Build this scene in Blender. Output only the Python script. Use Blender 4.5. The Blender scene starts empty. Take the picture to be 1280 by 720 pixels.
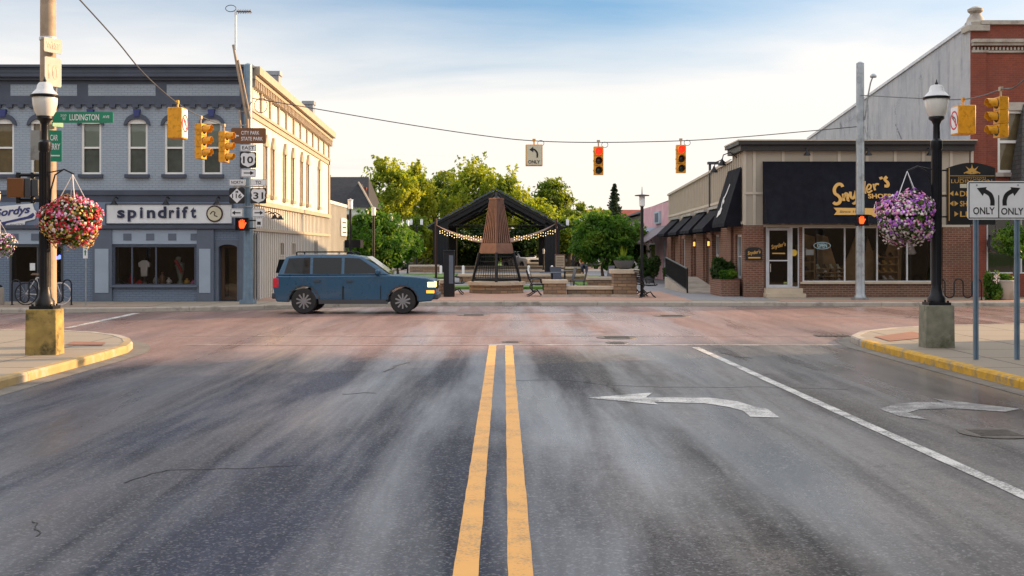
import bpy, math, random
import numpy as np
from mathutils import Matrix, Vector
R = math.radians
rnd = random.Random(11)
sc = bpy.context.scene
COL = sc.collection
FPX, CX, HY, EYE = 1450.0, 630.0, 312.0, 1.8
def PX(px, Y): return (px - CX) / FPX * Y
def PZ(py, Y): return EYE - (py - HY) / FPX * Y
def GP(px, py, z=0.0):
    Y = FPX * (EYE - z) / (py - HY); return (PX(px, Y), Y)

# ---------------- materials ----------------
def newmat(name):
    m = bpy.data.materials.new(name); m.use_nodes = True
    nt = m.node_tree; nt.nodes.clear()
    out = nt.nodes.new('ShaderNodeOutputMaterial')
    p = nt.nodes.new('ShaderNodeBsdfPrincipled')
    nt.links.new(p.outputs[0], out.inputs[0])
    return m, nt, p, out
def N(nt, t, **kw):
    n = nt.nodes.new(t)
    for k, v in kw.items(): setattr(n, k, v)
    return n
def c4(c): return (c[0], c[1], c[2], 1)
def noise(nt, scale, detail=4, rough=.55, vec=None, dist=0):
    n = N(nt, 'ShaderNodeTexNoise'); n.inputs['Scale'].default_value = scale
    n.inputs['Detail'].default_value = detail; n.inputs['Roughness'].default_value = rough
    n.inputs['Distortion'].default_value = dist
    if vec is None:
        tc = N(nt, 'ShaderNodeTexCoord'); vec = tc.outputs['Object']
    nt.links.new(vec, n.inputs['Vector']); return n.outputs['Fac']
def mapr(nt, val, a, b, c, d):
    n = N(nt, 'ShaderNodeMapRange'); nt.links.new(val, n.inputs['Value'])
    for i, x in zip((1, 2, 3, 4), (a, b, c, d)): n.inputs[i].default_value = x
    return n.outputs[0]
def mixc(nt, fac, A, B, mode='MIX'):
    n = N(nt, 'ShaderNodeMix', data_type='RGBA', blend_type=mode)
    for i, x in ((0, fac), (6, A), (7, B)):
        if hasattr(x, 'links') or hasattr(x, 'is_linked'): nt.links.new(x, n.inputs[i])
        elif isinstance(x, (int, float)): n.inputs[i].default_value = x
        else: n.inputs[i].default_value = c4(x)
    return n.outputs[2]
def math_(nt, op, a, b=None, clamp=False):
    n = N(nt, 'ShaderNodeMath', operation=op); n.use_clamp = clamp
    for i, x in ((0, a), (1, b)):
        if x is None: continue
        if isinstance(x, (int, float)): n.inputs[i].default_value = x
        else: nt.links.new(x, n.inputs[i])
    return n.outputs[0]
def bump(nt, p, h, strength, dist=.01):
    b = N(nt, 'ShaderNodeBump'); b.inputs['Strength'].default_value = strength
    b.inputs['Distance'].default_value = dist
    nt.links.new(h, b.inputs['Height']); nt.links.new(b.outputs[0], p.inputs['Normal'])
def mat(name, col, rough=.6, metal=0., var=.15, scale=2.5, bmp=0., bscale=40, emit=0., ecol=None, dirt=None, dscale=1.2, spec=None, coat=0):
    m, nt, p, out = newmat(name)
    f = noise(nt, scale, 5)
    lo = [c * (1 - var) for c in col]; hi = [min(1, c * (1 + var)) for c in col]
    base = mixc(nt, mapr(nt, f, .3, .7, 0, 1), lo, hi)
    if dirt:
        g = noise(nt, dscale, 6, .65)
        base = mixc(nt, mapr(nt, g, .50, .64, 0, 1), base, dirt)
    nt.links.new(base, p.inputs['Base Color'])
    nt.links.new(mapr(nt, noise(nt, scale * 2.3, 4), .3, .7, max(0, rough - .08), min(1, rough + .08)), p.inputs['Roughness'])
    p.inputs['Metallic'].default_value = metal
    if spec is not None: p.inputs['Specular IOR Level'].default_value = spec
    if coat: p.inputs['Coat Weight'].default_value = coat; p.inputs['Coat Roughness'].default_value = .05
    if bmp: bump(nt, p, noise(nt, bscale, 4), bmp)
    if emit:
        p.inputs['Emission Color'].default_value = c4(ecol or col); p.inputs['Emission Strength'].default_value = emit
    return m
def wallvec(nt, flat=False):
    tc = N(nt, 'ShaderNodeTexCoord'); s = N(nt, 'ShaderNodeSeparateXYZ'); nt.links.new(tc.outputs['Object'], s.inputs[0])
    c = N(nt, 'ShaderNodeCombineXYZ')
    if flat:
        nt.links.new(s.outputs[0], c.inputs[0]); nt.links.new(s.outputs[1], c.inputs[1])
    else:
        nt.links.new(math_(nt, 'ADD', s.outputs[0], s.outputs[1]), c.inputs[0]); nt.links.new(s.outputs[2], c.inputs[1])
    return c.outputs[0]
def brick(name, c1, c2, mortar, bw=.21, bh=.075, ms=.009, rough=.8, flat=False, bias=0, bstr=.5, varcol=None, offset=.5):
    m, nt, p, out = newmat(name)
    v = wallvec(nt, flat)
    b = N(nt, 'ShaderNodeTexBrick'); nt.links.new(v, b.inputs['Vector'])
    b.offset = offset
    for k, x in (('Color1', c4(c1)), ('Color2', c4(c2)), ('Mortar', c4(mortar)), ('Scale', 1), ('Mortar Size', ms), ('Mortar Smooth', .2), ('Bias', bias), ('Brick Width', bw), ('Row Height', bh)):
        b.inputs[k].default_value = x
    col = b.outputs['Color']
    f = noise(nt, 1.1, 6, .6)
    col = mixc(nt, mapr(nt, f, .35, .75, 0, .55), col, varcol or [c * .55 for c in c1])
    f2 = noise(nt, 11, 3)
    col = mixc(nt, mapr(nt, f2, .4, .7, 0, .3), col, c2)
    nt.links.new(col, p.inputs['Base Color']); p.inputs['Roughness'].default_value = rough
    h = math_(nt, 'SUBTRACT', math_(nt, 'MULTIPLY', noise(nt, 60, 3), .3), b.outputs['Fac'])
    bump(nt, p, h, bstr, .01)
    return m
def glassmat(name, tint=(.75, .8, .8), refl=.12):
    m = bpy.data.materials.new(name); m.use_nodes = True; nt = m.node_tree; nt.nodes.clear()
    out = N(nt, 'ShaderNodeOutputMaterial'); t = N(nt, 'ShaderNodeBsdfTransparent'); t.inputs[0].default_value = c4(tint)
    g = N(nt, 'ShaderNodeBsdfGlossy'); g.inputs['Roughness'].default_value = .02
    mx = N(nt, 'ShaderNodeMixShader'); fr = N(nt, 'ShaderNodeFresnel'); fr.inputs[0].default_value = 1.5
    nt.links.new(mapr(nt, fr.outputs[0], 0, 1, refl, 1), mx.inputs[0])
    nt.links.new(t.outputs[0], mx.inputs[1]); nt.links.new(g.outputs[0], mx.inputs[2]); nt.links.new(mx.outputs[0], out.inputs[0])
    bu = N(nt, 'ShaderNodeBump'); bu.inputs['Strength'].default_value = .04; bu.inputs['Distance'].default_value = .02
    nt.links.new(noise(nt, 1.5, 2), bu.inputs['Height']); nt.links.new(bu.outputs[0], g.inputs['Normal'])
    return m
def leafmat(name, a, b, c, scale=.9, trans=.35):
    m, nt, p, out = newmat(name)
    f = noise(nt, scale, 3)
    r = N(nt, 'ShaderNodeValToRGB'); nt.links.new(f, r.inputs[0])
    e = r.color_ramp.elements; e[0].position = .35; e[0].color = c4(a); e[1].position = .66; e[1].color = c4(c)
    x = e.new(.5); x.color = c4(b)
    nt.links.new(r.outputs[0], p.inputs['Base Color']); p.inputs['Roughness'].default_value = .55
    p.inputs['Specular IOR Level'].default_value = .25
    t = N(nt, 'ShaderNodeBsdfTranslucent')
    nt.links.new(mixc(nt, 1.0, r.outputs[0], (1.5, 1.5, .6), 'MULTIPLY'), t.inputs[0])
    mx = N(nt, 'ShaderNodeMixShader'); mx.inputs[0].default_value = trans
    nt.links.new(p.outputs[0], mx.inputs[1]); nt.links.new(t.outputs[0], mx.inputs[2]); nt.links.new(mx.outputs[0], out.inputs[0])
    return m

MT = {}
def D(k, *a, **kw): MT[k] = mat(k, *a, **kw)
D('black_metal', (.009, .010, .014), .4, .2, spec=.4)
D('dark_grey', (.05, .055, .065), .5)
D('galv', (.36, .40, .43), .42, .6, var=.12, scale=5, dirt=(.25, .27, .29), dscale=3)
D('galv_blue', (.17, .25, .33), .4, .35, var=.15, scale=6)
D('tan_pole', (.36, .27, .19), .65, 0, var=.12, scale=5, dirt=(.27, .20, .14), dscale=4)
D('yellow_sig', (.75, .34, .012), .42, 0, var=.08, scale=6, dirt=(.5, .22, .01), dscale=9)
D('lens_dark', (.03, .015, .01), .2)
D('lens_green_off', (.01, .035, .025), .2)
D('lens_red', (.8, .03, .01), .3, emit=1.0, ecol=(1, .02, .008), var=.02)
D('hand_red', (.9, .1, .02), .3, emit=1.1, ecol=(1, .08, .012), var=.02)
D('white_paint', (.78, .77, .73), .55, var=.05)
D('sign_white', (.72, .73, .74), .4, var=.04, scale=6)
D('sign_grey', (.36, .36, .34), .6, var=.1)
D('sign_cream', (.60, .57, .42), .4, var=.05)
D('sign_black', (.012, .012, .014), .4)
D('sign_green', (.0, .22, .12), .4, var=.06)
D('sign_brown', (.17, .065, .02), .4, var=.06)
D('navy', (.018, .024, .06), .5)
D('navy_bright', (.03, .04, .16), .5)
D('gold', (.62, .35, .08), .5, var=.06)
D('slate', (.055, .068, .10), .5, var=.14, scale=1.6)
D('slate_light', (.10, .125, .17), .55, var=.1)
D('blue_panel', (.30, .37, .46), .55, var=.07, scale=1.5)
D('blue_mid', (.16, .21, .30), .55, var=.1, scale=1.5)
D('sign_panel', (.72, .74, .76), .5, var=.04)
D('cream_wall', (.70, .66, .58), .75, var=.06, scale=1.2, bmp=.3, bscale=25, dirt=(.60, .54, .46), dscale=1.5)
D('tan_trim', (.40, .33, .25), .65, var=.1)
D('siding', (.58, .59, .58), .6, var=.06, scale=1.5)
D('siding_edge', (.46, .42, .36), .6, var=.06)
D('beige', (.38, .335, .27), .6, var=.05, scale=1.2)
D('beige_edge', (.50, .45, .37), .6, var=.05)
D('dark_cornice', (.022, .02, .02), .5)
D('awning', (.007, .008, .014), .85, spec=.2, var=.25, scale=2, bmp=.15, bscale=8)
D('awning_blue', (.13, .17, .24), .5, .3)
D('awning_purple', (.13, .09, .11), .5, .3)
D('pink', (.60, .33, .38), .75, var=.12, scale=2, dirt=(.7, .45, .48))
D('pale_blue', (.40, .50, .58), .7)
D('grey_stucco', (.34, .36, .39), .85, var=.22, scale=.7, bmp=.4, bscale=9, dirt=(.20, .21, .235), dscale=.55)
D('limestone', (.42, .39, .34), .8, var=.12, scale=4, dirt=(.26, .23, .2), dscale=2)
D('roof_dark', (.018, .019, .024), .85, var=.3, scale=3)
D('roof_red', (.30, .07, .04), .8, var=.2)
D('roof_flat', (.10, .10, .10), .9)
D('interior', (.022, .018, .016), .8, var=.4, scale=1)
D('interior_warm', (.42, .25, .12), .8, var=.35, scale=1.5)
D('blind', (.44, .47, .40), .7, var=.06)
D('room_dark', (.22, .23, .20), .6, var=.3)
D('curtain_tan', (.42, .30, .16), .8, var=.15, scale=5)
D('copper', (.23, .125, .09), .5, .35, var=.22, scale=3)
D('copper_dark', (.045, .02, .015), .5, .35, var=.2)
D('stone_cap', (.50, .42, .32), .8, var=.12, scale=3, bmp=.3, bscale=30)
D('concrete', (.40, .36, .31), .85, var=.14, scale=1.2, bmp=.3, bscale=60, dirt=(.28, .25, .21), dscale=.9)
D('kerb_plain', (.42, .38, .33), .85, var=.14, scale=2, bmp=.3, bscale=50, dirt=(.25, .22, .19), dscale=2)
D('kerb_yellow', (.58, .33, .03), .75, var=.2, scale=7, bmp=.5, bscale=50, dirt=(.30, .23, .13), dscale=4.5)
D('kerb_faded', (.40, .28, .12), .75, var=.15, scale=4, bmp=.3, bscale=50, dirt=(.42, .37, .30), dscale=2.2)
D('moss_block', (.36, .26, .085), .9, var=.3, scale=5, bmp=.8, bscale=35, dirt=(.09, .08, .035), dscale=3.2)
D('moss_block_grey', (.22, .215, .165), .9, var=.3, scale=5, bmp=.8, bscale=35, dirt=(.085, .09, .05), dscale=2.2)
D('gutter', (.17, .15, .125), .7, var=.2, scale=3, bmp=.3, dirt=(.10,.09,.08))
D('tactile', (.28, .13, .085), .8, var=.12)
D('lamp_globe', (.72, .69, .64), .22, var=.05, spec=.6)
D('lamp_cap', (.62, .62, .63), .25, .15, var=.1)
D('frost', (.7, .72, .74), .3)
D('bulb', (1, .75, .3), .4, emit=1.1, ecol=(1, .68, .28))
D('wall_light', (1, .5, .15), .4, emit=1.0, ecol=(1, .4, .08))
D('headlight', (1, .7, .3), .2, emit=1.6, ecol=(1, .62, .2))
D('marker_orange', (.9, .3, .03), .3, emit=1.2, ecol=(1, .3, .03))
D('car_blue', (.009, .075, .155), .32, .1, var=.01, coat=.5)
D('car_white', (.7, .7, .7), .3, var=.03, coat=.5)
D('car_silver', (.35, .37, .40), .3, .5, var=.03, coat=.5)
D('car_red', (.35, .04, .03), .3, var=.05, coat=.5)
D('car_dark', (.03, .035, .045), .3, var=.05, coat=.5)
D('car_glass', (.008, .011, .014), .05, spec=.35)
D('chrome', (.6, .6, .6), .15, .9)
D('tyre', (.02, .02, .02), .8)
D('rim', (.30, .31, .33), .35, .7)
D('sail', (.15, .09, .065), .8, var=.1)
D('bark', (.10, .075, .05), .9, var=.3, scale=6, bmp=.8, bscale=20)
D('soil', (.06, .045, .03), .95)
D('grass', (.075, .16, .02), .9, var=.35, scale=2)
D('steel_light', (.55, .55, .57), .35, .5)
D('bowl', (.10, .105, .12), .6)
D('door_pale', (.55, .57, .60), .5)
D('wood_dark', (.10, .055, .03), .5)
D('red_cloth', (.35, .02, .03), .7)
D('neon_blue', (.1, .15, .9), .3, emit=2.5, ecol=(.08, .12, 1))
D('neon_pale', (.5, .6, .6), .4, emit=.35, ecol=(.5, .7, .75))
D('sticker_yellow', (.75, .5, .06), .5)
D('teal', (.02, .16, .18), .5)
D('skin', (.50, .28, .19), .6)
D('pink_cloth', (.85, .25, .12), .7)
D('manhole', (.13, .115, .10), .5, .5, var=.3, scale=9, bmp=.8, bscale=28)
D('tar', (.012, .012, .014), .5)
D('pet_red', (.55, .012, .03), .55, var=.3, scale=14)
D('pet_white', (.78, .68, .66), .55, var=.1)
D('pet_pink', (.78, .26, .50), .55, var=.2, scale=14)
D('pet_purple', (.46, .14, .62), .55, var=.3, scale=14)
D('pet_yellow', (.75, .5, .15), .55, var=.2)
MT['lf_basket'] = leafmat('lf_basket', (.03, .07, .015), (.06, .12, .025), (.12, .17, .03), 9)
MT['lf_yellow'] = leafmat('lf_yellow', (.10, .16, .025), (.22, .275, .035), (.38, .39, .05), .35, .55)
MT['lf_mid'] = leafmat('lf_mid', (.06, .11, .02), (.13, .19, .03), (.26, .28, .04), .35, .5)
MT['lf_dark'] = leafmat('lf_dark', (.014, .035, .010), (.03, .065, .014), (.06, .10, .02), .4, .25)
MT['lf_green'] = leafmat('lf_green', (.03, .09, .014), (.075, .17, .024), (.17, .26, .035), .9, .42)
MT['lf_con'] = leafmat('lf_con', (.018, .035, .018), (.03, .055, .028), (.05, .075, .035), .8, .1)
MT['glass'] = glassmat('glass', (.85,.9,.9), .02); MT['glass_dark'] = glassmat('glass_dark', (.75, .78, .78), .03)
MT['brick_blue'] = brick('brick_blue', (.315, .37, .43), (.345, .40, .46), (.21, .25, .30), varcol=(.25, .30, .36), bstr=.35)
MT['brick_blue_dark'] = brick('brick_blue_dark', (.15, .20, .28), (.17, .225, .31), (.09, .12, .17), varcol=(.13, .17, .24), bstr=.4)
MT['brick_brown'] = brick('brick_brown', (.22, .085, .045), (.13, .05, .032), (.27, .225, .18), ms=.010)
MT['brick_red'] = brick('brick_red', (.26, .058, .03), (.19, .042, .025), (.20, .11, .08), ms=.006)
def stucco(name, a, b, dark):
    m, nt, p, out = newmat(name); tc = N(nt, 'ShaderNodeTexCoord'); mp = N(nt, 'ShaderNodeMapping'); mp.inputs['Scale'].default_value = (1, 1, .16); nt.links.new(tc.outputs['Object'], mp.inputs[0])
    st = noise(nt, 2.2, 6, .65, mp.outputs[0], .3); pa = noise(nt, .38, 6, .62, tc.outputs['Object'], .6); fi = noise(nt, 5, 6, .7, tc.outputs['Object'])
    c = mixc(nt, mapr(nt, pa, .38, .60, 0, 1), a, b); c = mixc(nt, mapr(nt, st, .50, .68, 0, .75), c, dark); c = mixc(nt, mapr(nt, fi, .5, .7, 0, .35), c, [x*1.25 for x in b])
    sp = N(nt, 'ShaderNodeSeparateXYZ'); nt.links.new(tc.outputs['Object'], sp.inputs[0]); cv = N(nt, 'ShaderNodeCombineXYZ')
    nt.links.new(math_(nt, 'ADD', sp.outputs[1], math_(nt, 'MULTIPLY', fi, 1.6)), cv.inputs[0]); nt.links.new(math_(nt, 'ADD', sp.outputs[2], math_(nt, 'MULTIPLY', fi, 1.6)), cv.inputs[1])
    vo = N(nt, 'ShaderNodeTexVoronoi', feature='DISTANCE_TO_EDGE'); vo.inputs['Scale'].default_value = .45; nt.links.new(cv.outputs[0], vo.inputs['Vector'])
    ck = math_(nt, 'MULTIPLY', mapr(nt, vo.outputs['Distance'], .004, .014, 1, 0), mapr(nt, noise(nt, .3, 2, .5, tc.outputs['Object']), .50, .56, 0, .8))
    c = mixc(nt, ck, c, (.10, .10, .12)); nt.links.new(c, p.inputs['Base Color']); p.inputs['Roughness'].default_value = .9; bump(nt, p, fi, .4); MT[name] = m
stucco('stucco_wall', (.37, .39, .43), (.45, .455, .47), (.22, .23, .27))
MT['near_wall'] = brick('near_wall', (.085, .075, .06), (.06, .05, .042), (.10, .09, .085))
MT['stone'] = brick('stone', (.36, .25, .14), (.17, .125, .09), (.09, .075, .06), bw=.34, bh=.115, ms=.014, varcol=(.30, .15, .08), bstr=.9)
MT['paver'] = brick('paver', (.44, .25, .18), (.36, .21, .16), (.28, .20, .16), bw=.22, bh=.11, ms=.006, flat=True, varcol=(.40, .27, .21), bstr=.2)
MT['flag'] = brick('flag', (.25, .25, .27), (.21, .215, .235), (.12, .12, .13), bw=1.6, bh=1.2, ms=.02, flat=True, varcol=(.19, .19, .205), bstr=.2, offset=.3)
MT['walk'] = brick('walk', (.33, .275, .21), (.29, .245, .19), (.09, .08, .07), bw=1.5, bh=1.5, ms=.028, flat=True, varcol=(.29, .25, .205), bstr=.25, offset=0)
MT['shingle'] = brick('shingle', (.085, .085, .085), (.05, .05, .052), (.02, .02, .02), bw=.3, bh=.16, ms=.014, varcol=(.06, .055, .05), bstr=.9)

# ---------------- mesh builder ----------------
I4 = Matrix.Identity(4)
def FR(Y): return Matrix(((1,0,0,0),(0,0,-1,Y),(0,1,0,0),(0,0,0,1)))      # u,v,w -> x,z, towards viewer (-Y)
def EA(X): return Matrix(((0,0,1,X),(1,0,0,0),(0,1,0,0),(0,0,0,1)))       # faces +X ; u = y
def WE(X): return Matrix(((0,0,-1,X),(-1,0,0,0),(0,1,0,0),(0,0,0,1)))     # faces -X ; u = -y
FLAT = Matrix(((1,0,0,0),(0,1,0,0),(0,0,1,0),(0,0,0,1)))
def worldloc(o):
    v = Vector((0,0,0))
    while o is not None: v = v + o.location; o = o.parent
    return v
class MB:
    def __init__(s, M=None): s.v = []; s.f = []; s.mi = []; s.M = M or I4
    def add(s, vs, fs, m=0):
        b = len(s.v)
        for p in vs: s.v.append(tuple(s.M @ Vector(p)))
        for f in fs: s.f.append(tuple(b + i for i in f)); s.mi.append(m)
        return s
    def box(s, x0, x1, y0, y1, z0, z1, m=0, sx=1, sy=1):
        cx, cy = (x0 + x1) / 2, (y0 + y1) / 2; hx, hy = (x1 - x0) / 2, (y1 - y0) / 2
        return s.add([(x0,y0,z0),(x1,y0,z0),(x1,y1,z0),(x0,y1,z0),(cx-hx*sx,cy-hy*sy,z1),(cx+hx*sx,cy-hy*sy,z1),(cx+hx*sx,cy+hy*sy,z1),(cx-hx*sx,cy+hy*sy,z1)],
              [(0,3,2,1),(4,5,6,7),(0,1,5,4),(1,2,6,5),(2,3,7,6),(3,0,4,7)], m)
    def prism(s, pts, w0, w1, m=0):   # pts in local uv, extruded along w
        n = len(pts)
        s.add([(p[0],p[1],w0) for p in pts] + [(p[0],p[1],w1) for p in pts],
              [tuple(range(n))[::-1], tuple(range(n, 2*n))] + [(i,(i+1)%n,n+(i+1)%n,n+i) for i in range(n)], m); return s
    def poly(s, pts, m=0): return s.add(pts, [tuple(range(len(pts)))], m)
    def tube(s, pts, r, n=8, m=0, caps=True, closed=False):
        pts = [Vector(p) for p in pts]; k = len(pts); rr = r if isinstance(r, (list, tuple)) else [r] * k
        vs = []; up = None
        for i, p in enumerate(pts):
            if closed: t = pts[(i+1)%k] - pts[i-1]
            else: t = pts[min(i+1,k-1)] - pts[max(i-1,0)]
            if t.length < 1e-9: t = Vector((0,0,1))
            t.normalize()
            if up is None:
                up = Vector((0,0,1)) if abs(t.z) < .9 else Vector((1,0,0))
            a = up - t * up.dot(t)
            if a.length < 1e-5: a = t.orthogonal()
            a.normalize(); up = a; b = t.cross(a)
            for j in range(n):
                an = 2*math.pi*j/n; vs.append(p + (a*math.cos(an) + b*math.sin(an)) * rr[i])
        fs = []
        for i in range(k if closed else k-1):
            for j in range(n):
                i2 = (i+1)%k; fs.append((i*n+j, i*n+(j+1)%n, i2*n+(j+1)%n, i2*n+j))
        if caps and not closed: fs += [tuple(range(n))[::-1], tuple((k-1)*n+j for j in range(n))]
        return s.add(vs, fs, m)
    def lathe(s, prof, c=(0,0,0), n=20, m=0, axis='z'):
        vs = []
        for r, z in prof:
            for j in range(n):
                a = 2*math.pi*j/n; x, y = r*math.cos(a), r*math.sin(a)
                if axis == 'z': vs.append((c[0]+x, c[1]+y, c[2]+z))
                elif axis == 'y': vs.append((c[0]+x, c[1]+z, c[2]+y))
                else: vs.append((c[0]+z, c[1]+x, c[2]+y))
        fs = [(i*n+j, i*n+(j+1)%n, (i+1)*n+(j+1)%n, (i+1)*n+j) for i in range(len(prof)-1) for j in range(n)]
        fs += [tuple(range(n))[::-1], tuple((len(prof)-1)*n+j for j in range(n))]
        return s.add(vs, fs, m)
    def disc(s, u, v, r, w0, w1, n=24, m=0):
        return s.prism([(u+r*math.cos(2*math.pi*i/n), v+r*math.sin(2*math.pi*i/n)) for i in range(n)], w0, w1, m)
    def stroke(s, pts, wd, w0=0, w1=.01, m=0, smooth=True):
        P = [Vector((p[0], p[1])) for p in pts]
        if smooth and len(P) > 2:
            Q = []
            for i in range(len(P)-1):
                a = P[max(i-1,0)]; b = P[i]; c = P[i+1]; d = P[min(i+2,len(P)-1)]
                for k in range(5):
                    t = k/5; Q.append(.5*((2*b)+(c-a)*t+(2*a-5*b+4*c-d)*t*t+(3*b-a-3*c+d)*t**3))
            Q.append(P[-1]); P = Q
        k = len(P); L = []; Rr = []
        for i in range(k):
            t = P[min(i+1,k-1)] - P[max(i-1,0)]; t.normalize(); nn = Vector((-t.y, t.x)) * wd/2
            L.append(P[i]+nn); Rr.append(P[i]-nn)
        vs = [(p.x,p.y,w0) for p in L]+[(p.x,p.y,w0) for p in Rr]+[(p.x,p.y,w1) for p in L]+[(p.x,p.y,w1) for p in Rr]
        fs = []
        for i in range(k-1):
            fs += [(2*k+i,3*k+i,3*k+i+1,2*k+i+1), (i,i+1,2*k+i+1,2*k+i), (k+i+1,k+i,3*k+i,3*k+i+1)]
        fs += [(0,2*k,3*k,k),(k-1,2*k-1,4*k-1,3*k-1)]
        return s.add(vs, fs, m)
    def text(s, t, u0, u1, v0, v1, w0=0, w1=.006, m=0, bold=.0, shear=0, rot=0):
        cu = bpy.data.curves.new('txt', 'FONT'); cu.body = t; cu.size = 1; cu.extrude = 0; cu.offset = bold; cu.shear = shear; cu.resolution_u = 3
        ob = bpy.data.objects.new('txt', cu); COL.objects.link(ob)
        dg = bpy.context.evaluated_depsgraph_get(); me = bpy.data.meshes.new_from_object(ob.evaluated_get(dg))
        bpy.data.objects.remove(ob); bpy.data.curves.remove(cu)
        P = [v.co.copy() for v in me.vertices]; F = [tuple(p.vertices) for p in me.polygons]; bpy.data.meshes.remove(me)
        if not P: return s
        xs = [p.x for p in P]; ys = [p.y for p in P]; ax, bx, ay, by = min(xs), max(xs), min(ys), max(ys)
        ca, sa = math.cos(rot), math.sin(rot); uc, vc = (u0+u1)/2, (v0+v1)/2; o = []
        for p in P:
            u = u0+(p.x-ax)/(bx-ax)*(u1-u0)-uc; v = v0+(p.y-ay)/(by-ay)*(v1-v0)-vc
            o.append((uc+u*ca-v*sa, vc+u*sa+v*ca, w1))
        return s.add(o, F, m)
    def holes(s, u0, u1, v0, v1, hs, depth=.18, m=0, mr=None):  # wall face at w=0 with rectangular holes and reveals going to w=-depth
        us = sorted({u0,u1,*[h[0] for h in hs],*[h[1] for h in hs]}); vs = sorted({v0,v1,*[h[2] for h in hs],*[h[3] for h in hs]})
        us = [u for u in us if u0 <= u <= u1]; vs = [v for v in vs if v0 <= v <= v1]
        for i in range(len(us)-1):
            for j in range(len(vs)-1):
                a, b, c, d = us[i], us[i+1], vs[j], vs[j+1]; mu, mv = (a+b)/2, (c+d)/2
                if any(h[0] < mu < h[1] and h[2] < mv < h[3] for h in hs): continue
                s.poly([(a,c,0),(b,c,0),(b,d,0),(a,d,0)], m)
        for h in hs:
            a, b, c, d = h; r = m if mr is None else mr
            s.poly([(a,c,0),(a,d,0),(a,d,-depth),(a,c,-depth)], r); s.poly([(b,c,0),(b,c,-depth),(b,d,-depth),(b,d,0)], r)
            s.poly([(a,d,0),(b,d,0),(b,d,-depth),(a,d,-depth)], r); s.poly([(a,c,0),(a,c,-depth),(b,c,-depth),(b,c,0)], r)
        return s
    def frame(s, u0, u1, v0, v1, t, w0, w1, m=0):
        s.box(u0,u0+t,v0,v1,w0,w1,m); s.box(u1-t,u1,v0,v1,w0,w1,m); s.box(u0+t,u1-t,v0,v0+t,w0,w1,m); s.box(u0+t,u1-t,v1-t,v1,w0,w1,m); return s
    def build(s, name, mats, parent=None, bevel=0, smooth=True):
        if isinstance(mats, str): mats = [mats]
        o3 = worldloc(parent) if parent else Vector((0,0,0))
        me = bpy.data.meshes.new(name); me.from_pydata([(v[0]-o3.x, v[1]-o3.y, v[2]-o3.z) for v in s.v], [], s.f)
        for k in mats: me.materials.append(MT[k])
        if len(mats) > 1: me.polygons.foreach_set('material_index', s.mi)
        if smooth:
            me.polygons.foreach_set('use_smooth', [True]*len(me.polygons)); me.set_sharp_from_angle(angle=R(38))
        me.update()
        o = bpy.data.objects.new(name, me); COL.objects.link(o)
        if parent: o.parent = parent
        if bevel:
            b = o.modifiers.new('bevel', 'BEVEL'); b.width = bevel; b.segments = 2; b.limit_method = 'ANGLE'; b.angle_limit = R(40)
        return o
def tag(o, label=None, cat=None, group=None, kind=None):
    if label: o['label'] = label
    if cat: o['category'] = cat
    if group: o['group'] = group
    if kind: o['kind'] = kind
    return o
def thing(name, label, cat, loc=(0,0,0), group=None, rz=0):
    o = bpy.data.objects.new(name, None); COL.objects.link(o); o.location = loc; o.rotation_euler.z = rz
    o.empty_display_size = .2
    return tag(o, label, cat, group)
def dup(root, loc, rz=None, label=None, group=None, scale=None):
    def rec(o, par):
        c = o.copy(); COL.objects.link(c)
        if par: c.parent = par
        for ch in list(o.children):
            if ch.name in bpy.data.objects: rec(ch, c)
        return c
    r = rec(root, None); r.location = loc
    if rz is not None: r.rotation_euler.z = rz
    if label: r['label'] = label
    if group: r['group'] = group
    if scale: r.scale = scale
    return r
def struct(name, mb, mats, **kw):
    o = mb.build(name, mats, **kw); o['kind'] = 'structure'; return o
# ---------------- camera, light, sky ----------------
cd = bpy.data.cameras.new('camera'); cam = bpy.data.objects.new('camera', cd); COL.objects.link(cam)
cam.location = (0, 0, EYE); cam.rotation_euler = (R(90), 0, 0)
cd.sensor_width = 36; cd.lens = FPX / 1280 * 36; cd.shift_x = 10/1280; cd.shift_y = -48/1280; cd.clip_end = 3000; cd.clip_start = .1
sc.camera = cam
SUN_AZ, SUN_EL = R(20), R(13)      # azimuth measured from +X towards +Y
sd = Vector((math.cos(SUN_AZ)*math.cos(SUN_EL), math.sin(SUN_AZ)*math.cos(SUN_EL), math.sin(SUN_EL)))
sl = bpy.data.lights.new('sun', 'SUN'); sl.energy = 5.0; sl.angle = R(.5); sl.color = (1, .64, .33)
so = bpy.data.objects.new('sun', sl); COL.objects.link(so); so.rotation_euler = sd.to_track_quat('Z', 'Y').to_euler(); so.location = (30, 10, 30)
w = bpy.data.worlds.new('World'); sc.world = w; w.use_nodes = True; nt = w.node_tree; nt.nodes.clear()
wo = N(nt, 'ShaderNodeOutputWorld'); bg = N(nt, 'ShaderNodeBackground'); nt.links.new(bg.outputs[0], wo.inputs[0])
sk = N(nt, 'ShaderNodeTexSky', sky_type='NISHITA'); sk.sun_disc = False; sk.sun_elevation = SUN_EL
sk.sun_rotation = math.pi/2 - SUN_AZ
sk.air_density = 1.0; sk.dust_density = 1.5; sk.ozone_density = 1.5
tc = N(nt, 'ShaderNodeTexCoord'); sx = N(nt, 'ShaderNodeSeparateXYZ'); nt.links.new(tc.outputs['Generated'], sx.inputs[0])
zz = math_(nt, 'MAXIMUM', sx.outputs[2], 0.0); den = math_(nt, 'ADD', zz, .10)
cb = N(nt, 'ShaderNodeCombineXYZ')
nt.links.new(math_(nt, 'DIVIDE', sx.outputs[0], den), cb.inputs[0]); nt.links.new(math_(nt, 'MULTIPLY', math_(nt, 'DIVIDE', sx.outputs[1], den), 1.6), cb.inputs[1])
cb.inputs[2].default_value = 3.7
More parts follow.
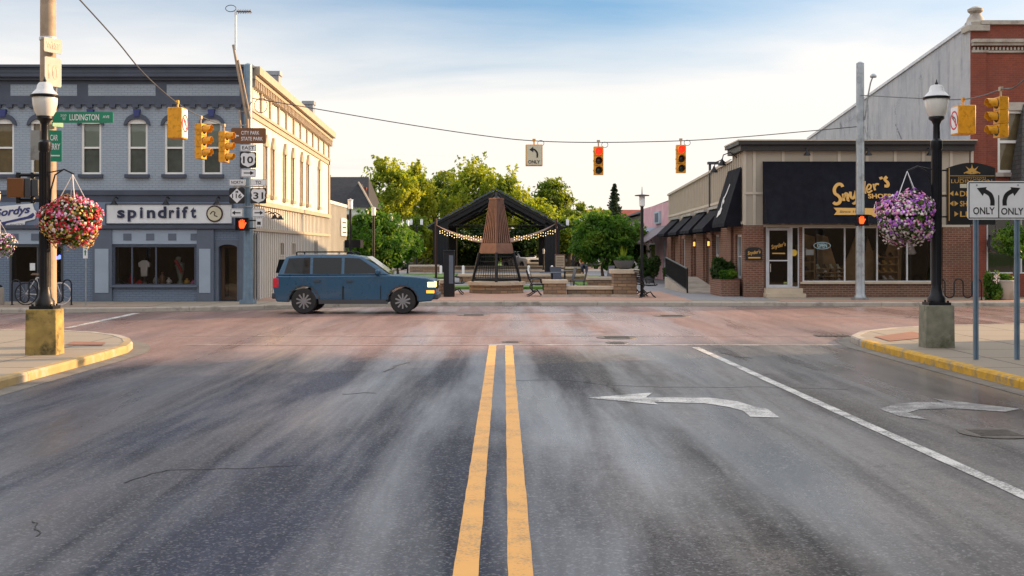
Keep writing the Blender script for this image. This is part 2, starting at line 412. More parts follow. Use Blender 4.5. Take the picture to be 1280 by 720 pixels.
n1 = noise(nt, .42, 7, .55, cb.outputs[0], .6)
n2 = noise(nt, 1.1, 6, .55, cb.outputs[0], .3)
# thin high cloud: thick towards the horizon, thinning out higher up
cov = math_(nt, 'ADD', mapr(nt, zz, .11, .205, .98, .16), mapr(nt, zz, .215, .30, 0, .75))
nz = math_(nt, 'ADD', math_(nt, 'MULTIPLY', mapr(nt, n1, .32, .68, -1, 1), .27), math_(nt, 'MULTIPLY', mapr(nt, n2, .3, .7, -1, 1), .10))
cov = math_(nt, 'ADD', cov, math_(nt, 'ADD', mapr(nt, sx.outputs[0], .10, .36, 0, .42), mapr(nt, sx.outputs[0], -.12, -.40, 0, .22)))
fac = math_(nt, 'ADD', cov, nz, clamp=True)
ccol = mixc(nt, mapr(nt, zz, .02, .22, 0, 1), (6.2, 5.6, 4.95), (5.6, 5.5, 5.45))
ccol = mixc(nt, mapr(nt, zz, .22, .42, 0, 1), ccol, (7.6, 7.5, 7.6))     # cloud overhead, out of view, brightened as fill light for the street
skyc = mixc(nt, 1.0, sk.outputs[0], (.40, .74, 1.02), 'MULTIPLY')
nt.links.new(mixc(nt, math_(nt, 'MULTIPLY', fac, .94), skyc, ccol), bg.inputs[0]); bg.inputs[1].default_value = .10
sc.view_settings.view_transform = 'Standard'; sc.view_settings.look = 'None'; sc.view_settings.exposure = .9; sc.view_settings.gamma = 1

# ---------------- ground & roads ----------------
def vmap(nt, ob, sc_, rz=0, loc=(0,0,0)):
    mp = N(nt, 'ShaderNodeMapping'); mp.inputs['Scale'].default_value = sc_; mp.inputs['Rotation'].default_value = (0, 0, R(rz)); mp.inputs['Location'].default_value = loc
    nt.links.new(ob, mp.inputs[0]); return mp.outputs[0]
def grain(nt, ob, scale, lo, hi):
    """crushed stone showing in the surface: one random value per stone"""
    v = N(nt, 'ShaderNodeTexVoronoi'); v.inputs['Scale'].default_value = scale; v.inputs['Randomness'].default_value = 1
    nt.links.new(ob, v.inputs['Vector']); s_ = N(nt, 'ShaderNodeSeparateXYZ'); nt.links.new(v.outputs['Color'], s_.inputs[0])
    return mapr(nt, s_.outputs[0], lo, hi, 0, 1)
def road_mat(name):
    """one worn, damp asphalt for both roads: facade blue at left, sky sheen at right, sunlit pink in the junction, all put into the colour"""
    m, nt, p, out = newmat(name)
    tc = N(nt, 'ShaderNodeTexCoord'); ob = tc.outputs['Object']
    streak = noise(nt, 1.0, 6, .6, vmap(nt, ob, (1, .09, 1), -6), .3)
    patch = noise(nt, .40, 6, .6, ob, .7)
    mid = noise(nt, 9, 6, .75, ob)
    sp = N(nt, 'ShaderNodeSeparateXYZ'); nt.links.new(ob, sp.inputs[0])
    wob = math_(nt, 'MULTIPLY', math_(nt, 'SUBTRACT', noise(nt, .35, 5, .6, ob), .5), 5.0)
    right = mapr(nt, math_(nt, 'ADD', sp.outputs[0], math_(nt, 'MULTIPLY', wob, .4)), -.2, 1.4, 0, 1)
    cross = mapr(nt, math_(nt, 'ADD', math_(nt, 'SUBTRACT', sp.outputs[1], math_(nt, 'MULTIPLY', sp.outputs[0], .30)), wob), 19.5, 21.8, 0, 1)  # sunlit area of the junction, tinted pink, edge slanted like the shadow line
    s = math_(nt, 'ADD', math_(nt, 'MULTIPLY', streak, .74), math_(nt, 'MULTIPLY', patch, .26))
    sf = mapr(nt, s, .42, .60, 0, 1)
    lo = mixc(nt, cross, mixc(nt, right, (.009,.013,.028), (.022,.021,.022)), (.22,.14,.125))  # blue left and pale right base tones stand in for facade and sky reflections
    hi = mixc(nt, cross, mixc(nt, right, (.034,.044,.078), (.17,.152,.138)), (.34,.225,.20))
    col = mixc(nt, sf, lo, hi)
    trk = noise(nt, 1.7, 3, .5, vmap(nt, ob, (1, .045, 1), -5), .3)
    col = mixc(nt, math_(nt, 'MULTIPLY', mapr(nt, trk, .50, .64, 0, .45), math_(nt, 'SUBTRACT', 1, cross)), col, mixc(nt, .5, hi, (.15,.15,.155)))
    near = mapr(nt, sp.outputs[1], 22, 38, 1, .35)
    col = mixc(nt, mapr(nt, mid, .52, .66, 0, .45), col, (.012,.012,.014))
    g1 = grain(nt, ob, 62, .72, .97); g2 = grain(nt, ob, 105, .05, .42)
    col = mixc(nt, math_(nt, 'MULTIPLY', math_(nt, 'MULTIPLY', g1, near), .6), col, mixc(nt, .55, hi, (.36,.355,.36)))
    col = mixc(nt, math_(nt, 'MULTIPLY', math_(nt, 'SUBTRACT', 1, g2), .6), col, (.006,.006,.008))
    # fine branching cracks in places
    dis = noise(nt, 2.2, 5, .7, ob); cv = N(nt, 'ShaderNodeCombineXYZ')
    nt.links.new(math_(nt, 'ADD', sp.outputs[0], math_(nt, 'MULTIPLY', dis, 1.1)), cv.inputs[0]); nt.links.new(math_(nt, 'ADD', sp.outputs[1], math_(nt, 'MULTIPLY', dis, 1.6)), cv.inputs[1])
    vo = N(nt, 'ShaderNodeTexVoronoi', feature='DISTANCE_TO_EDGE'); vo.inputs['Scale'].default_value = .34; nt.links.new(cv.outputs[0], vo.inputs['Vector'])
    ck = math_(nt, 'MULTIPLY', mapr(nt, vo.outputs['Distance'], .0015, .0045, 1, 0), mapr(nt, noise(nt, .22, 3, .5, vmap(nt, ob, (1,1,1), 0, (5,3,0))), .50, .58, 0, 1))
    col = mixc(nt, math_(nt, 'MULTIPLY', ck, .85), col, (.008,.008,.009))
    # old oil drips down the lane centres
    dr = math_(nt, 'MULTIPLY', mapr(nt, math_(nt, 'ABSOLUTE', math_(nt, 'ADD', sp.outputs[0], -1.95)), .15, .7, 1, 0), mapr(nt, noise(nt, 1.4, 5, .7, ob), .46, .66, 0, .6))
    col = mixc(nt, dr, col, (.014,.013,.014))
    nt.links.new(col, p.inputs['Base Color'])
    # damp film: glossy where it still lies, matt where it has dried off
    w1 = noise(nt, 1.0, 5, .6, vmap(nt, ob, (1, .08, 1), -7, (3,1,0)), .25); w2 = noise(nt, .42, 4, .5, vmap(nt, ob, (1,.22,1), -4, (8,2,0)), .2)
    wet = mapr(nt, math_(nt, 'ADD', math_(nt, 'ADD', math_(nt, 'MULTIPLY', w1, .64), math_(nt, 'MULTIPLY', w2, .36)), math_(nt, 'MULTIPLY', right, .055)), .455, .61, 0, 1)
    nt.links.new(math_(nt, 'ADD', mapr(nt, wet, 0, 1, .54, .20), math_(nt, 'MULTIPLY', mid, .10)), p.inputs['Roughness'])
    nt.links.new(mapr(nt, wet, 0, 1, .14, .85), p.inputs['Specular IOR Level'])
    bump(nt, p, math_(nt, 'ADD', g1, math_(nt, 'MULTIPLY', mid, .8)), .28, .003)
    MT[name] = m
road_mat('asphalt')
def paint_mat(name, col, under, wear=.5):
    m, nt, p, out = newmat(name)
    tc = N(nt, 'ShaderNodeTexCoord'); ob = tc.outputs['Object']
    a = noise(nt, 45, 5, .75, ob); b = noise(nt, 3, 5, .6, ob)
    f = mapr(nt, math_(nt, 'ADD', math_(nt, 'MULTIPLY', a, .6), math_(nt, 'MULTIPLY', b, .4)), wear-.05, wear+.06, 1, 0)
    c = mixc(nt, mapr(nt, b, .3, .7, 0, .35), col, [x*.75 for x in col])
    nt.links.new(mixc(nt, f, c, under), p.inputs['Base Color']) if False else nt.links.new(mixc(nt, f, under, c), p.inputs['Base Color'])
    p.inputs['Roughness'].default_value = .55
    bump(nt, p, noise(nt, 170, 2, .6, ob), .5, .003)
    MT[name] = m
paint_mat('pt_yellow', (.80, .40, .085), (.42, .24, .09), .55)
paint_mat('pt_white', (.66, .65, .62), (.16, .155, .15), .52)
paint_mat('pt_white_worn', (.58, .56, .54), (.20, .16, .15), .47)

paint_mat('pt_white_faint', (.50, .44, .42), (.24, .17, .155), .44)
g = MB(); g.box(-900, 900, -400, 1800, -.5, -.02); struct('ground', g, 'grass')
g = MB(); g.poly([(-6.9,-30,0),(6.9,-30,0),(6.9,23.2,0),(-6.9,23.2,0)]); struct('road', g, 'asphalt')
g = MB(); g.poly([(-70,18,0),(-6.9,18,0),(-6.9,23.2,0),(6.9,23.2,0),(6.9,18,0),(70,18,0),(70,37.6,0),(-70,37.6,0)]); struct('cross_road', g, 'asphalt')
def arc(cx, cy, r, a0, a1, n=8): return [(cx+r*math.cos(R(a0+(a1-a0)*i/n)), cy+r*math.sin(R(a0+(a1-a0)*i/n))) for i in range(n+1)]
KW, KH = .16, .13
# kerb lines (road side edge). south-west and south-east corners, north side
sw = [(-6.5,-30),(-6.5,18.9),(-6.55,20.2),(-6.75,21.1),(-7.05,21.9),(-7.55,22.8),(-8.3,23.6),(-9.4,24.2),(-12,24.7),(-16,25.0),(-70,25.2)]
se = [(70,26.3),(16,26.2),(11.5,26.2)] + [(9.6,25.7),(8.3,24.9),(7.3,23.8),(6.75,22.6),(6.6,21.4),(6.62,18.5),(6.66,15),(6.68,-30)]
no = [(-70,32.4),(-14.2,32.8),(-9.2,33.9),(-7.2,34.9),(-5.2,36.4),(-3.2,37.1),(0,37.3),(9,36.9),(18,36.8),(70,36.8)]
def offs(P, d):
    P = [Vector(p) for p in P]; o = []
    for i, p in enumerate(P):
        t = (P[min(i+1,len(P)-1)] - P[max(i-1,0)]).normalized(); o.append((p.x - t.y*d, p.y + t.x*d))
    return o
def kerb(P, side, m, name='kerb', lo=0, hi=None):
    A = P[lo:hi]; B = offs(P, side*KW)[lo:hi]; B2 = offs(P, side*.02)[lo:hi]
    mb = MB()
    for i in range(len(A)-1):
        L = math.dist(A[i], A[i+1]); n = max(1, int(L/3.0)) if L < 60 else 16
        for k in range(n):
            def lp(Q, t): return (Q[i][0]+(Q[i+1][0]-Q[i][0])*t, Q[i][1]+(Q[i+1][1]-Q[i][1])*t)
            e = .006/max(L/n, .1) if L/n > .7 else 0
            t0 = k/n + e/n; t1 = (k+1)/n - e/n
            a0, a1, b0, b1, c0, c1 = lp(A,t0), lp(A,t1), lp(B,t0), lp(B,t1), lp(B2,t0), lp(B2,t1)
            vs = [(*a0,-.01),(*a1,-.01),(*a1,KH-.03),(*a0,KH-.03),(*c0,KH),(*c1,KH),(*b1,KH),(*b0,KH),(*b0,-.01),(*b1,-.01)]
            mb.add(vs, [(0,1,2,3),(3,2,5,4),(4,5,6,7),(7,6,9,8),(0,3,4,7,8),(1,9,6,5,2)])
    return struct(name, mb, m, smooth=False)
def pave(P, m, name='pavement', z=KH-.006):
    mb = MB(); n = len(P); mb.add([(*p, z) for p in P], [tuple(range(n))]); return struct(name, mb, m)
kerb(sw, 1, 'kerb_faded', lo=0, hi=5); kerb(sw, 1, 'kerb_plain', lo=4)
kerb(se, 1, 'kerb_plain', lo=0, hi=8); kerb(se, 1, 'kerb_yellow', lo=7)
kerb(no, 1, 'kerb_plain')
pave([(-70,-30)] + offs(sw, KW) , 'walk'); pave(offs(se, KW) + [(70,-30)], 'walk')
pave(offs(no, KW) + [(70,42),(-70,42)], 'walk')
# gutters
def gutter(P, side, wd=.42):
    A = offs(P, -side*wd); mb = MB()
    for i in range(len(P)-1): mb.poly([(*P[i],.004),(*P[i+1],.004),(*A[i+1],.004),(*A[i],.004)])
    return struct('gutter', mb, 'gutter')
gutter(sw[:8], 1, .32); gutter(se[3:], 1, .28); gutter(no, 1, .4)
z1 = KH + .0
mb = MB(); mb.poly([(-8.3,37.9,z1),(6.2,37.9,z1),(6.2,46.8,z1),(-8.3,46.8,z1)]); struct('plaza_paving', mb, 'paver')
mb = MB(); mb.poly([(6.2,38.2,z1),(9.0,38.2,z1),(9.0,100,z1),(6.2,100,z1)]); mb.poly([(-8.3,46.8,z1),(6.2,46.8,z1),(6.2,100,z1),(-8.3,100,z1)]); struct('plaza_walkway', mb, 'flag')
mb = MB()
for a,b,c,d in ((-7.4,-3.2,52,60),(-2.7,2.0,48.6,51),(3.4,5.9,52,58),(-7,-3,66,76),(3,6,63,70)): mb.box(a,b,c,d,z1,z1+.10)
struct('lawn', mb, 'grass')
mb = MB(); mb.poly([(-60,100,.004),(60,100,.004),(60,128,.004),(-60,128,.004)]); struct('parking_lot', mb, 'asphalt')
# brick edge strip and ramps on the corners
mb = MB()
for P in ([GP(82,431,z1),GP(92,427,z1),GP(132,428,z1),GP(127,432,z1)], [GP(1093,421,z1),GP(1140,414.5,z1),GP(1170,421,z1),GP(1112,426.5,z1)]):
    mb.poly([(*p, z1+.004) for p in P])
struct('tactile_paving', mb, 'tactile')
mb = MB(); mb.poly([(9.0,37.3,z1),(18.5,37.3,z1),(18.5,38.3,z1),(9.0,38.3,z1)]); mb.poly([(-40,34.2,z1),(-10.4,34.2,z1),(-10.4,35.0,z1),(-40,35.0,z1)])
struct('brick_edge_strip', mb, 'paver')

# markings
zm = .005
def mark(polys, m, name='road_marking'):
    mb = MB()
    for P in polys:
        if len(P) == 4: mb.poly([(*p, zm) for p in P])
        else: mb.poly([(*p, zm) for p in P])
    return struct(name, mb, m)
def strip(x0, y0, x1, y1, wd, seg=1, jit=.0):
    a = Vector((x0,y0)); b = Vector((x1,y1)); t = (b-a).normalized(); n = Vector((-t.y,t.x))*wd/2; o = []
    prev = (a-n, a+n)
    for k in range(1, seg+1):
        c = a + (b-a)*k/seg; j = rnd.uniform(-jit, jit); j2 = rnd.uniform(-jit, jit)
        cur = (c-n-t.yx*0 + Vector((j,0)), c+n+Vector((j2,0)))
        o.append([tuple(prev[0]), tuple(cur[0]), tuple(cur[1]), tuple(prev[1])]); prev = cur
    return o
mark(strip(-.212,-5,-.212,21.75,.14,110,.003), 'pt_yellow'); mark(strip(.092,-5,.092,21.75,.14,110,.003), 'pt_yellow')
mark(strip(4.1,-5,3.52,21.3,.13,90,.004), 'pt_white')
mark(strip(-.3,21.85,6.3,21.85,.20,30,.01), 'pt_white_worn'); mark(strip(-6.0,21.85,-.32,21.85,.14,30,.01), 'pt_white_faint')
mark(strip(-7.0,24.2,8.5,24.2,.13,30,.01), 'pt_white_faint')
mark([[GP(80,410),GP(88,410),GP(176,391.6),GP(166,391.6)]], 'pt_white'); mark(strip(-30,27.4,-11.4,30.4,.14,9), 'pt_white_worn')
mark(strip(-3.5,33.2,3.5,33.2,.14,9), 'pt_white_worn'); mark(strip(8,31.2,26,31.3,.14,9), 'pt_white_worn')
mark(strip(-2.4,29.6,3,29.6,.12,9), 'pt_white_worn')
A1 = [(733.7,497.6),(780,494),(816,491),(807,497.2),(850,497.4),(887,497.6),(921.6,502),(944.7,509),(959,511.5),(974.8,522.5),(937.8,521.3),(928.5,513.8),(910,509),(881,504.5),(817.5,502.8),(823,506.3),(780,502)]
A2 = [(1099.6,511.5),(1124,504.5),(1150,502.8),(1180,503.4),(1167,498.7),(1275,511.5),(1257,515),(1190,511),(1150,512),(1135,516),(1161.5,525.5),(1124,520.7)]
paint_mat('pt_white_old', (.50, .49, .48), (.14, .135, .13), .465)
def arrow(P, m='pt_white'):
    mb = MB(); pts = [(*GP(*p), zm) for p in P]; mb.poly(pts); return struct('road_marking', mb, m)
arrow(A1); arrow(A2, 'pt_white_old')
# cracks
def crack(P, wd=.02):
    mb = MB(); Q = [Vector(GP(*p)) for p in P]
    for _ in range(3):
        Z = [Q[0]]
        for a, b in zip(Q, Q[1:]): L = (b-a).length; Z += [(a+b)/2 + Vector((rnd.uniform(-1,1), rnd.uniform(-1,1)))*L*.10, b]
        Q = Z
    mb.stroke([tuple(q) for q in Q], wd, .003, .0045, 0, smooth=False); return struct('road_crack', mb, 'tar')
crack([(155,604),(172,598),(190,592),(210,588),(240,587),(275,586),(320,585),(348,583),(380,582)], .012)
crack([(428,493),(440,492.5),(455,491),(470,491.5)], .02); crack([(480,465),(492,460),(500,456),(512,453)], .035)
crack([(40,652),(47,655),(43,661),(50,665),(45,671)], .008)
crack([(765,482),(850,484),(960,484),(1060,487)], .010); crack([(640,476),(700,475),(760,482)], .01)
crack([(753,470),(760,478),(768,488)], .006); crack([(900,441),(918,445),(940,448)], .03)
# flat iron covers in the road
def cover(px, py, r, label, m='manhole', name='manhole_cover'):
    x, y = GP(px, py); t = thing(name, label, 'manhole cover', (x, y, 0))
    mb = MB(); mb.M = Matrix.Translation((x,y,0)); mb.lathe([(r,.003),(r,.009),(r*.86,.009),(r*.84,.006)], n=28); mb.build('rim', 'manhole', t)
    mb = MB(); mb.M = Matrix.Translation((x,y,0)); mb.lathe([(r*.82,.004),(r*.82,.008),(r*.7,.0085)], n=28)
    for k in range(-3,4): mb.box(-r*.6,r*.6,k*r*.17-.012,k*r*.17+.012,.0086,.0125)
    mb.build('lid', m, t)
cover(1243, 542, .34, 'round iron manhole cover in the right lane near the turn arrow')
cover(771, 422, .42, 'dark round iron cover just past the stop line'); cover(771, 428.5, .22, 'small dark valve cover on the stop line ahead of the turn lane')
cover(640, 427.5, .2, 'small valve cover beside the end of the double yellow line'); cover(840, 395, .5, 'pale manhole cover in the middle of the junction')
cover(592, 394, .45, 'worn round cover in the junction close to the blue car')
x, y = GP(1040, 420); mb = MB(); mb.box(x-.35,x+.35,y-.2,y+.2,.003,.012)
for k in range(6): mb.box(x-.32+k*.115,x-.27+k*.115,y-.17,y+.17,.0121,.02)
tag(mb.build('drain_grate', 'manhole'), 'rectangular iron drain grate by the right hand kerb corner', 'drain grate')
# distant ground cover behind the park
# ---------------- grey-blue brick corner building (left) ----------------
YL, XL = 37.6, -8.25
def lx(px): return PX(px, YL)
def lz(py): return PZ(py, YL)
b1 = thing('commercial_building', 'two storey brick corner building, blue front, cream side wall, dark cornice and shopfront', 'building', (XL, YL, KH))
x0, top, base = -32.0, lz(83), KH
WX = [(-214+57.5*k, None) for k in range(2)]
wc = [5, 51, 114, 172, 218, 265]; wc = [-170,-112,-54] + wc
wins = [(lx(c-12.5), lx(c+12.5), lz(218), lz(151)) for c in wc]
mb = MB(FR(YL)); mb.holes(x0, XL, lz(282), lz(98), wins, .16, 0)
# lower piers, in painted brick
shop = [(lx(142), lx(245), lz(357), lz(307)), (lx(270), lx(300), base, lz(300)), (lx(12), lx(79), base, lz(306)), (lx(-150), lx(-40), lz(357), lz(307))]
mb.holes(x0, XL, base, lz(282), shop, .5, 1)
# back, roof
mb.M = I4; mb.poly([(x0,YL,base),(x0,54.6,base),(x0,54.6,6.9),(x0,YL,top-.05)], 0)
mb.poly([(x0,54.6,base),(XL,54.6,base),(XL,54.6,6.9),(x0,54.6,6.9)], 0)
mb.build('wall', ['brick_blue', 'brick_blue_dark'], b1)
mb = MB(); mb.add([(x0,YL+.1,top-.35),(XL,YL+.1,top-.35),(XL,54.6,6.75),(x0,54.6,6.75)], [(0,1,2,3)]); mb.build('roof', 'roof_flat', b1)
# cornice: slate bands, inset panels, dentils
mb = MB(FR(YL))
mb.box(x0-.1, XL+.12, lz(98), lz(86), 0, .32); mb.box(x0-.15, XL+.18, lz(86), lz(83), 0, .42); mb.box(x0, XL+.03, lz(129), lz(98), 0, .05)
mb.box(x0-.05, XL+.05, lz(101), lz(98), .05, .20); mb.box(x0, XL+.04, lz(131), lz(128), .05, .09)
u = x0
while u < XL-.2: mb.box(u, u+.19, lz(135), lz(130.5), .0, .12); u += .37
for k in range(3): mb.box(x0, XL+.06, lz(97-k*4.2), lz(96.2-k*4.2), .32, .34)
mb.box(lx(301), XL+.04, lz(235), lz(98), .0, .055)          # corner strip
mb.build('cornice', 'slate', b1)
mb = MB(FR(YL))
for a, b in ((-290,-205),(-190,-105),(-90,-4),(14,97),(111,195),(209,300)): mb.box(lx(a), lx(b), lz(120), lz(106), .045, .058)
mb.build('frieze_panel', 'brick_blue', b1)
mb = MB(FR(YL)); mb.box(x0, XL+.08, lz(244), lz(238), 0, .12); mb.box(x0, XL+.04, lz(286), lz(281.5), 0, .16); mb.box(x0, XL+.05, lz(252), lz(244), 0, .07)
mb.build('belt_cornice', 'slate', b1)
mb = MB(FR(YL)); mb.box(x0, XL, lz(281.5), lz(252), 0, .05); mb.build('fascia', 'blue_mid', b1)
mb = MB(FR(YL)); mb.box(x0, lx(262), lz(305), lz(287), 0, .06, 0)
for c in (-20, 19, 45, 76, 104, 132, 160, 188.5, 216, 244): mb.box(lx(c-5), lx(c+5), lz(300.5), lz(292), .055, .075, 1)
mb.build('lower_fascia', ['blue_panel', 'slate_light'], b1)
mb = MB(FR(YL))
for a, b in ((117,141),(247,268)):
    mb.box(lx(a), lx(b), base, lz(287), .0, .10, 0); mb.box(lx(a+3), lx(b-4), lz(366), lz(311), .10, .115, 1)
mb.box(lx(300), XL+.0, base, lz(286), 0, .09, 0); mb.box(lx(139), lx(248), lz(359), lz(356.5), 0, .13, 0)
mb.build('pilaster', ['slate_light', 'blue_panel'], b1)
# upper windows
hood = MB(FR(YL)); 
for c, (a, b, c0, c1) in zip(wc, wins):
    f = MB(FR(YL)); t = .07
    f.frame(a, b, c0, c1, t, -.12, -.04); f.box(a+t, b-t, (c0+c1)/2-.03, (c0+c1)/2+.03, -.11, -.05)
    fr = f.build('window', 'white_paint', b1, bevel=0)
    p = MB(FR(YL)); p.poly([(a+t,c0+t,-.09),(b-t,c0+t,-.09),(b-t,c1-t,-.09),(a+t,c1-t,-.09)]); p.build('pane', 'glass', fr)
    bl = MB(FR(YL)); m_ = (c0+c1)/2 + rnd.uniform(-.02, .05); bl.poly([(a,m_,-.14),(b,m_,-.14),(b,c1,-.14),(a,c1,-.14)]); bl.build('blind', 'curtain_tan' if c in (5, 51) else 'blind', fr)
    bk = MB(FR(YL)); bk.poly([(a,c0,-.158),(b,c0,-.158),(b,c1,-.158),(a,c1,-.158)]); bk.build('shade', 'curtain_tan' if c in (5, 51) else 'room_dark', fr)
    s_ = MB(FR(YL)); s_.box(a-.07, b+.07, c0-.11, c0, 0, .12); s_.build('sill', 'slate', fr)
    h = MB(FR(YL)); uc = (a+b)/2; ro, ri = (b-a)/2+.10, (b-a)/2-.02; k = .52
    A = [(uc+ro*math.cos(R(t_)), c1-.16+ro*k*1.75*math.sin(R(t_))) for t_ in range(0,181,12)]
    B = [(uc+ri*math.cos(R(t_)), c1-.10+ri*k*1.0*math.sin(R(t_))) for t_ in range(0,181,12)]
    n = len(A); h.add([(p[0],p[1],.10) for p in A]+[(p[0],p[1],.10) for p in B]+[(p[0],p[1],0) for p in A]+[(p[0],p[1],0) for p in B],
        [f_ for i in range(n-1) for f_ in ((i,n+i,n+i+1,i+1),(i+1,2*n+i+1,2*n+i,i),(n+i,3*n+i,3*n+i+1,n+i+1))]+[(0,2*n,3*n,n),(n-1,2*n-1,4*n-1,3*n-1)])
    h.build('hood', 'slate', fr)
    B2 = [(p[0],p[1],.02) for p in B]; q = MB(FR(YL)); q.poly([(uc-ri,c1-.1,.02)]+B2[::-1][1:-1]+[(uc+ri,c1-.1,.02)]); q.build('lunette', 'white_paint', fr)
    kk = MB(FR(YL)); kk.prism([(uc-.075,c1+.12),(uc+.075,c1+.12),(uc+.11,c1+.36),(uc-.11,c1+.36)], 0, .13); kk.build('keystone', 'navy_bright', fr)
def store(part, u0, u1, v0, v1, M, depth=2.6, par=None, wood='slate', mull=(), matin='interior', glass='glass', t=.05, frame=True):
    """shop window: frame, glass, dark room behind"""
    f = MB(M)
    f.frame(u0, u1, v0, v1, t, -.10, .015)
    for u_ in mull: f.box(u_-.025, u_+.025, v0+t, v1-t, -.09, .0)
    fo = f.build(part, wood, par)
    p = MB(M); p.poly([(u0+t,v0+t,-.05),(u1-t,v0+t,-.05),(u1-t,v1-t,-.05),(u0+t,v1-t,-.05)]); p.build('pane', glass, fo)
    r = MB(M); r.poly([(u0,v0,-depth),(u1,v0,-depth),(u1,v1,-depth),(u0,v1,-depth)]); r.poly([(u0,v0,-.52),(u0,v0,-depth),(u0,v1,-depth),(u0,v1,-.52)]); r.poly([(u1,v0,-.52),(u1,v1,-.52),(u1,v1,-depth),(u1,v0,-depth)])
    r.poly([(u0,v0,-.1),(u1,v0,-.1),(u1,v0,-depth),(u0,v0,-depth)]); r.poly([(u0,v1,-.1),(u0,v1,-depth),(u1,v1,-depth),(u1,v1,-.1)])
    r.build('display_room', matin, fo); return fo
sw1 = store('shop_window', *shop[0], FR(YL), par=b1, mull=(lx(165), lx(195)), glass='glass_dark')
sw0 = store('shop_window', *shop[3], FR(YL), par=b1, mull=(lx(-95),), glass='glass_dark')
# dark entrance left
en = store('entrance', *shop[2], FR(YL), par=b1, mull=(lx(47), lx(60)), glass='glass_dark', wood='dark_grey', t=.07)
mb = MB(FR(YL)); mb.box(lx(12), lx(79), base, base+.62, -.10, .02); mb.build('kickplate', 'slate', en)
mb = MB(FR(YL)); mb.box(lx(37), lx(43.5), lz(338), lz(329), -.03, -.02); mb.build('notice', 'sign_white', en)
mb = MB(FR(YL)); mb.prism([(lx(69),lz(322)),(lx(71.5),lz(324.5)),(lx(77.5),lz(323)),(lx(78.5),lz(320.5)),(lx(74),lz(318.5))], -.03, -.01); mb.build('neon_sign', 'neon_blue', en)
# arched recessed door
mb = MB(FR(YL))
a, b, c, d = shop[1]; mb.box(a-.0, a+.09, base, d, -.45, .03); mb.box(b-.09, b, base, d, -.45, .03)
pts = [(a,d),(a,lz(314))] + [((a+b)/2 - (b-a)/2*math.cos(R(t_)), lz(314)+.22*math.sin(R(t_))) for t_ in range(0,181,20)][1:-1] + [(b,lz(314)),(b,d)]
mb.prism(pts, -.02, .04); dr = mb.build('door_surround', 'slate_light', b1)
mb = MB(FR(YL)); mb.frame(a+.09, b-.09, base+.02, lz(306), .10, -.44, -.38, 0); do = mb.build('door', 'wood_dark', b1)
mb = MB(FR(YL)); mb.poly([(a+.19,base+.12,-.41),(b-.19,base+.12,-.41),(b-.19,lz(310),-.41),(a+.19,lz(310),-.41)]); mb.build('pane', 'glass_dark', do)
mb = MB(FR(YL)); mb.poly([(a,base,-1.8),(b,base,-1.8),(b,d,-1.8),(a,d,-1.8)]); mb.build('hallway', 'interior_warm', do)
mb = MB(FR(YL)); mb.tube([(b-.16,base+.95,-.37),(b-.16,base+.95,-.32),(b-.16,base+1.15,-.32)], .015); mb.build('handle', 'gold', do)
# shop sign
sg = thing('shop_sign', 'long pale sign board with big navy lower case letters and a round logo', 'sign', (lx(212), YL-.06, lz(279)), None)
mb = MB(FR(YL)); mb.box(lx(134), lx(291), lz(279.5), lz(255.5), .052, .09, 0); mb.build('board', 'sign_panel', sg)
mb = MB(FR(YL)); mb.frame(lx(133), lx(292), lz(280.5), lz(254.5), .035, .052, .12); mb.build('trim', 'slate', sg)
mb = MB(FR(YL))
for ch, a_, b_, v0_, v1_ in zip('spindrift', (148,161,176.3,185,198.5,212.5,221.6,228.8,239.5), (157.6,172,180,195.4,209.5,219.4,226,236.2,246.5), (272.8,277,272.8,272.8,272.8,272.8,272.8,272.8,272.8), (262.6,262.6,259,262.6,258.2,262.6,259,258.2,259.2)):
    mb.text(ch, lx(a_), lx(b_), lz(v0_), lz(v1_), .09, .125, 0, bold=.035)
mb.build('lettering', 'navy', sg)
mb = MB(FR(YL)); mb.disc(lx(269.3), lz(267.3), .27, .09, .12, 28, 0); mb.disc(lx(269.3), lz(267.3), .225, .12, .128, 28, 1)
mb.stroke([(lx(264),lz(268)),(lx(267),lz(264.5)),(lx(270),lz(266)),(lx(269),lz(269)),(lx(273),lz(271))], .03, .128, .133, 0)
mb.build('logo', ['copper_dark', 'sign_cream'], sg)
# gooseneck lamps
def sconce(px, py, lab, Y=YL, x=None, M=None):
    if x is None: x = PX(px, Y)
    z = PZ(py, Y)
    t = thing('wall_lamp', lab, 'wall lamp', (x, Y, z), 'gooseneck lamps over the shop signs')
    mb = MB(); mb.tube([(x,Y,z+.05),(x,Y-.2,z+.12),(x,Y-.38,z+.08),(x,Y-.42,z-.02)], .018, 6); mb.disc(0,0,0,0,0) if False else None
    mb.build('arm', 'black_metal', t)
    mb = MB(); mb.lathe([(.03,.02),(.05,-.02),(.12,-.11),(.13,-.13),(.10,-.12)], (x,Y-.42,z-.02), 14); mb.build('lamp_shade', 'black_metal', t); return t
for px, l in ((148,'gooseneck lamp above the start of the long pale sign'),(212,'gooseneck lamp above the middle of the long pale sign'),(275,'gooseneck lamp above the round logo of the pale sign')): sconce(px, 251, l)
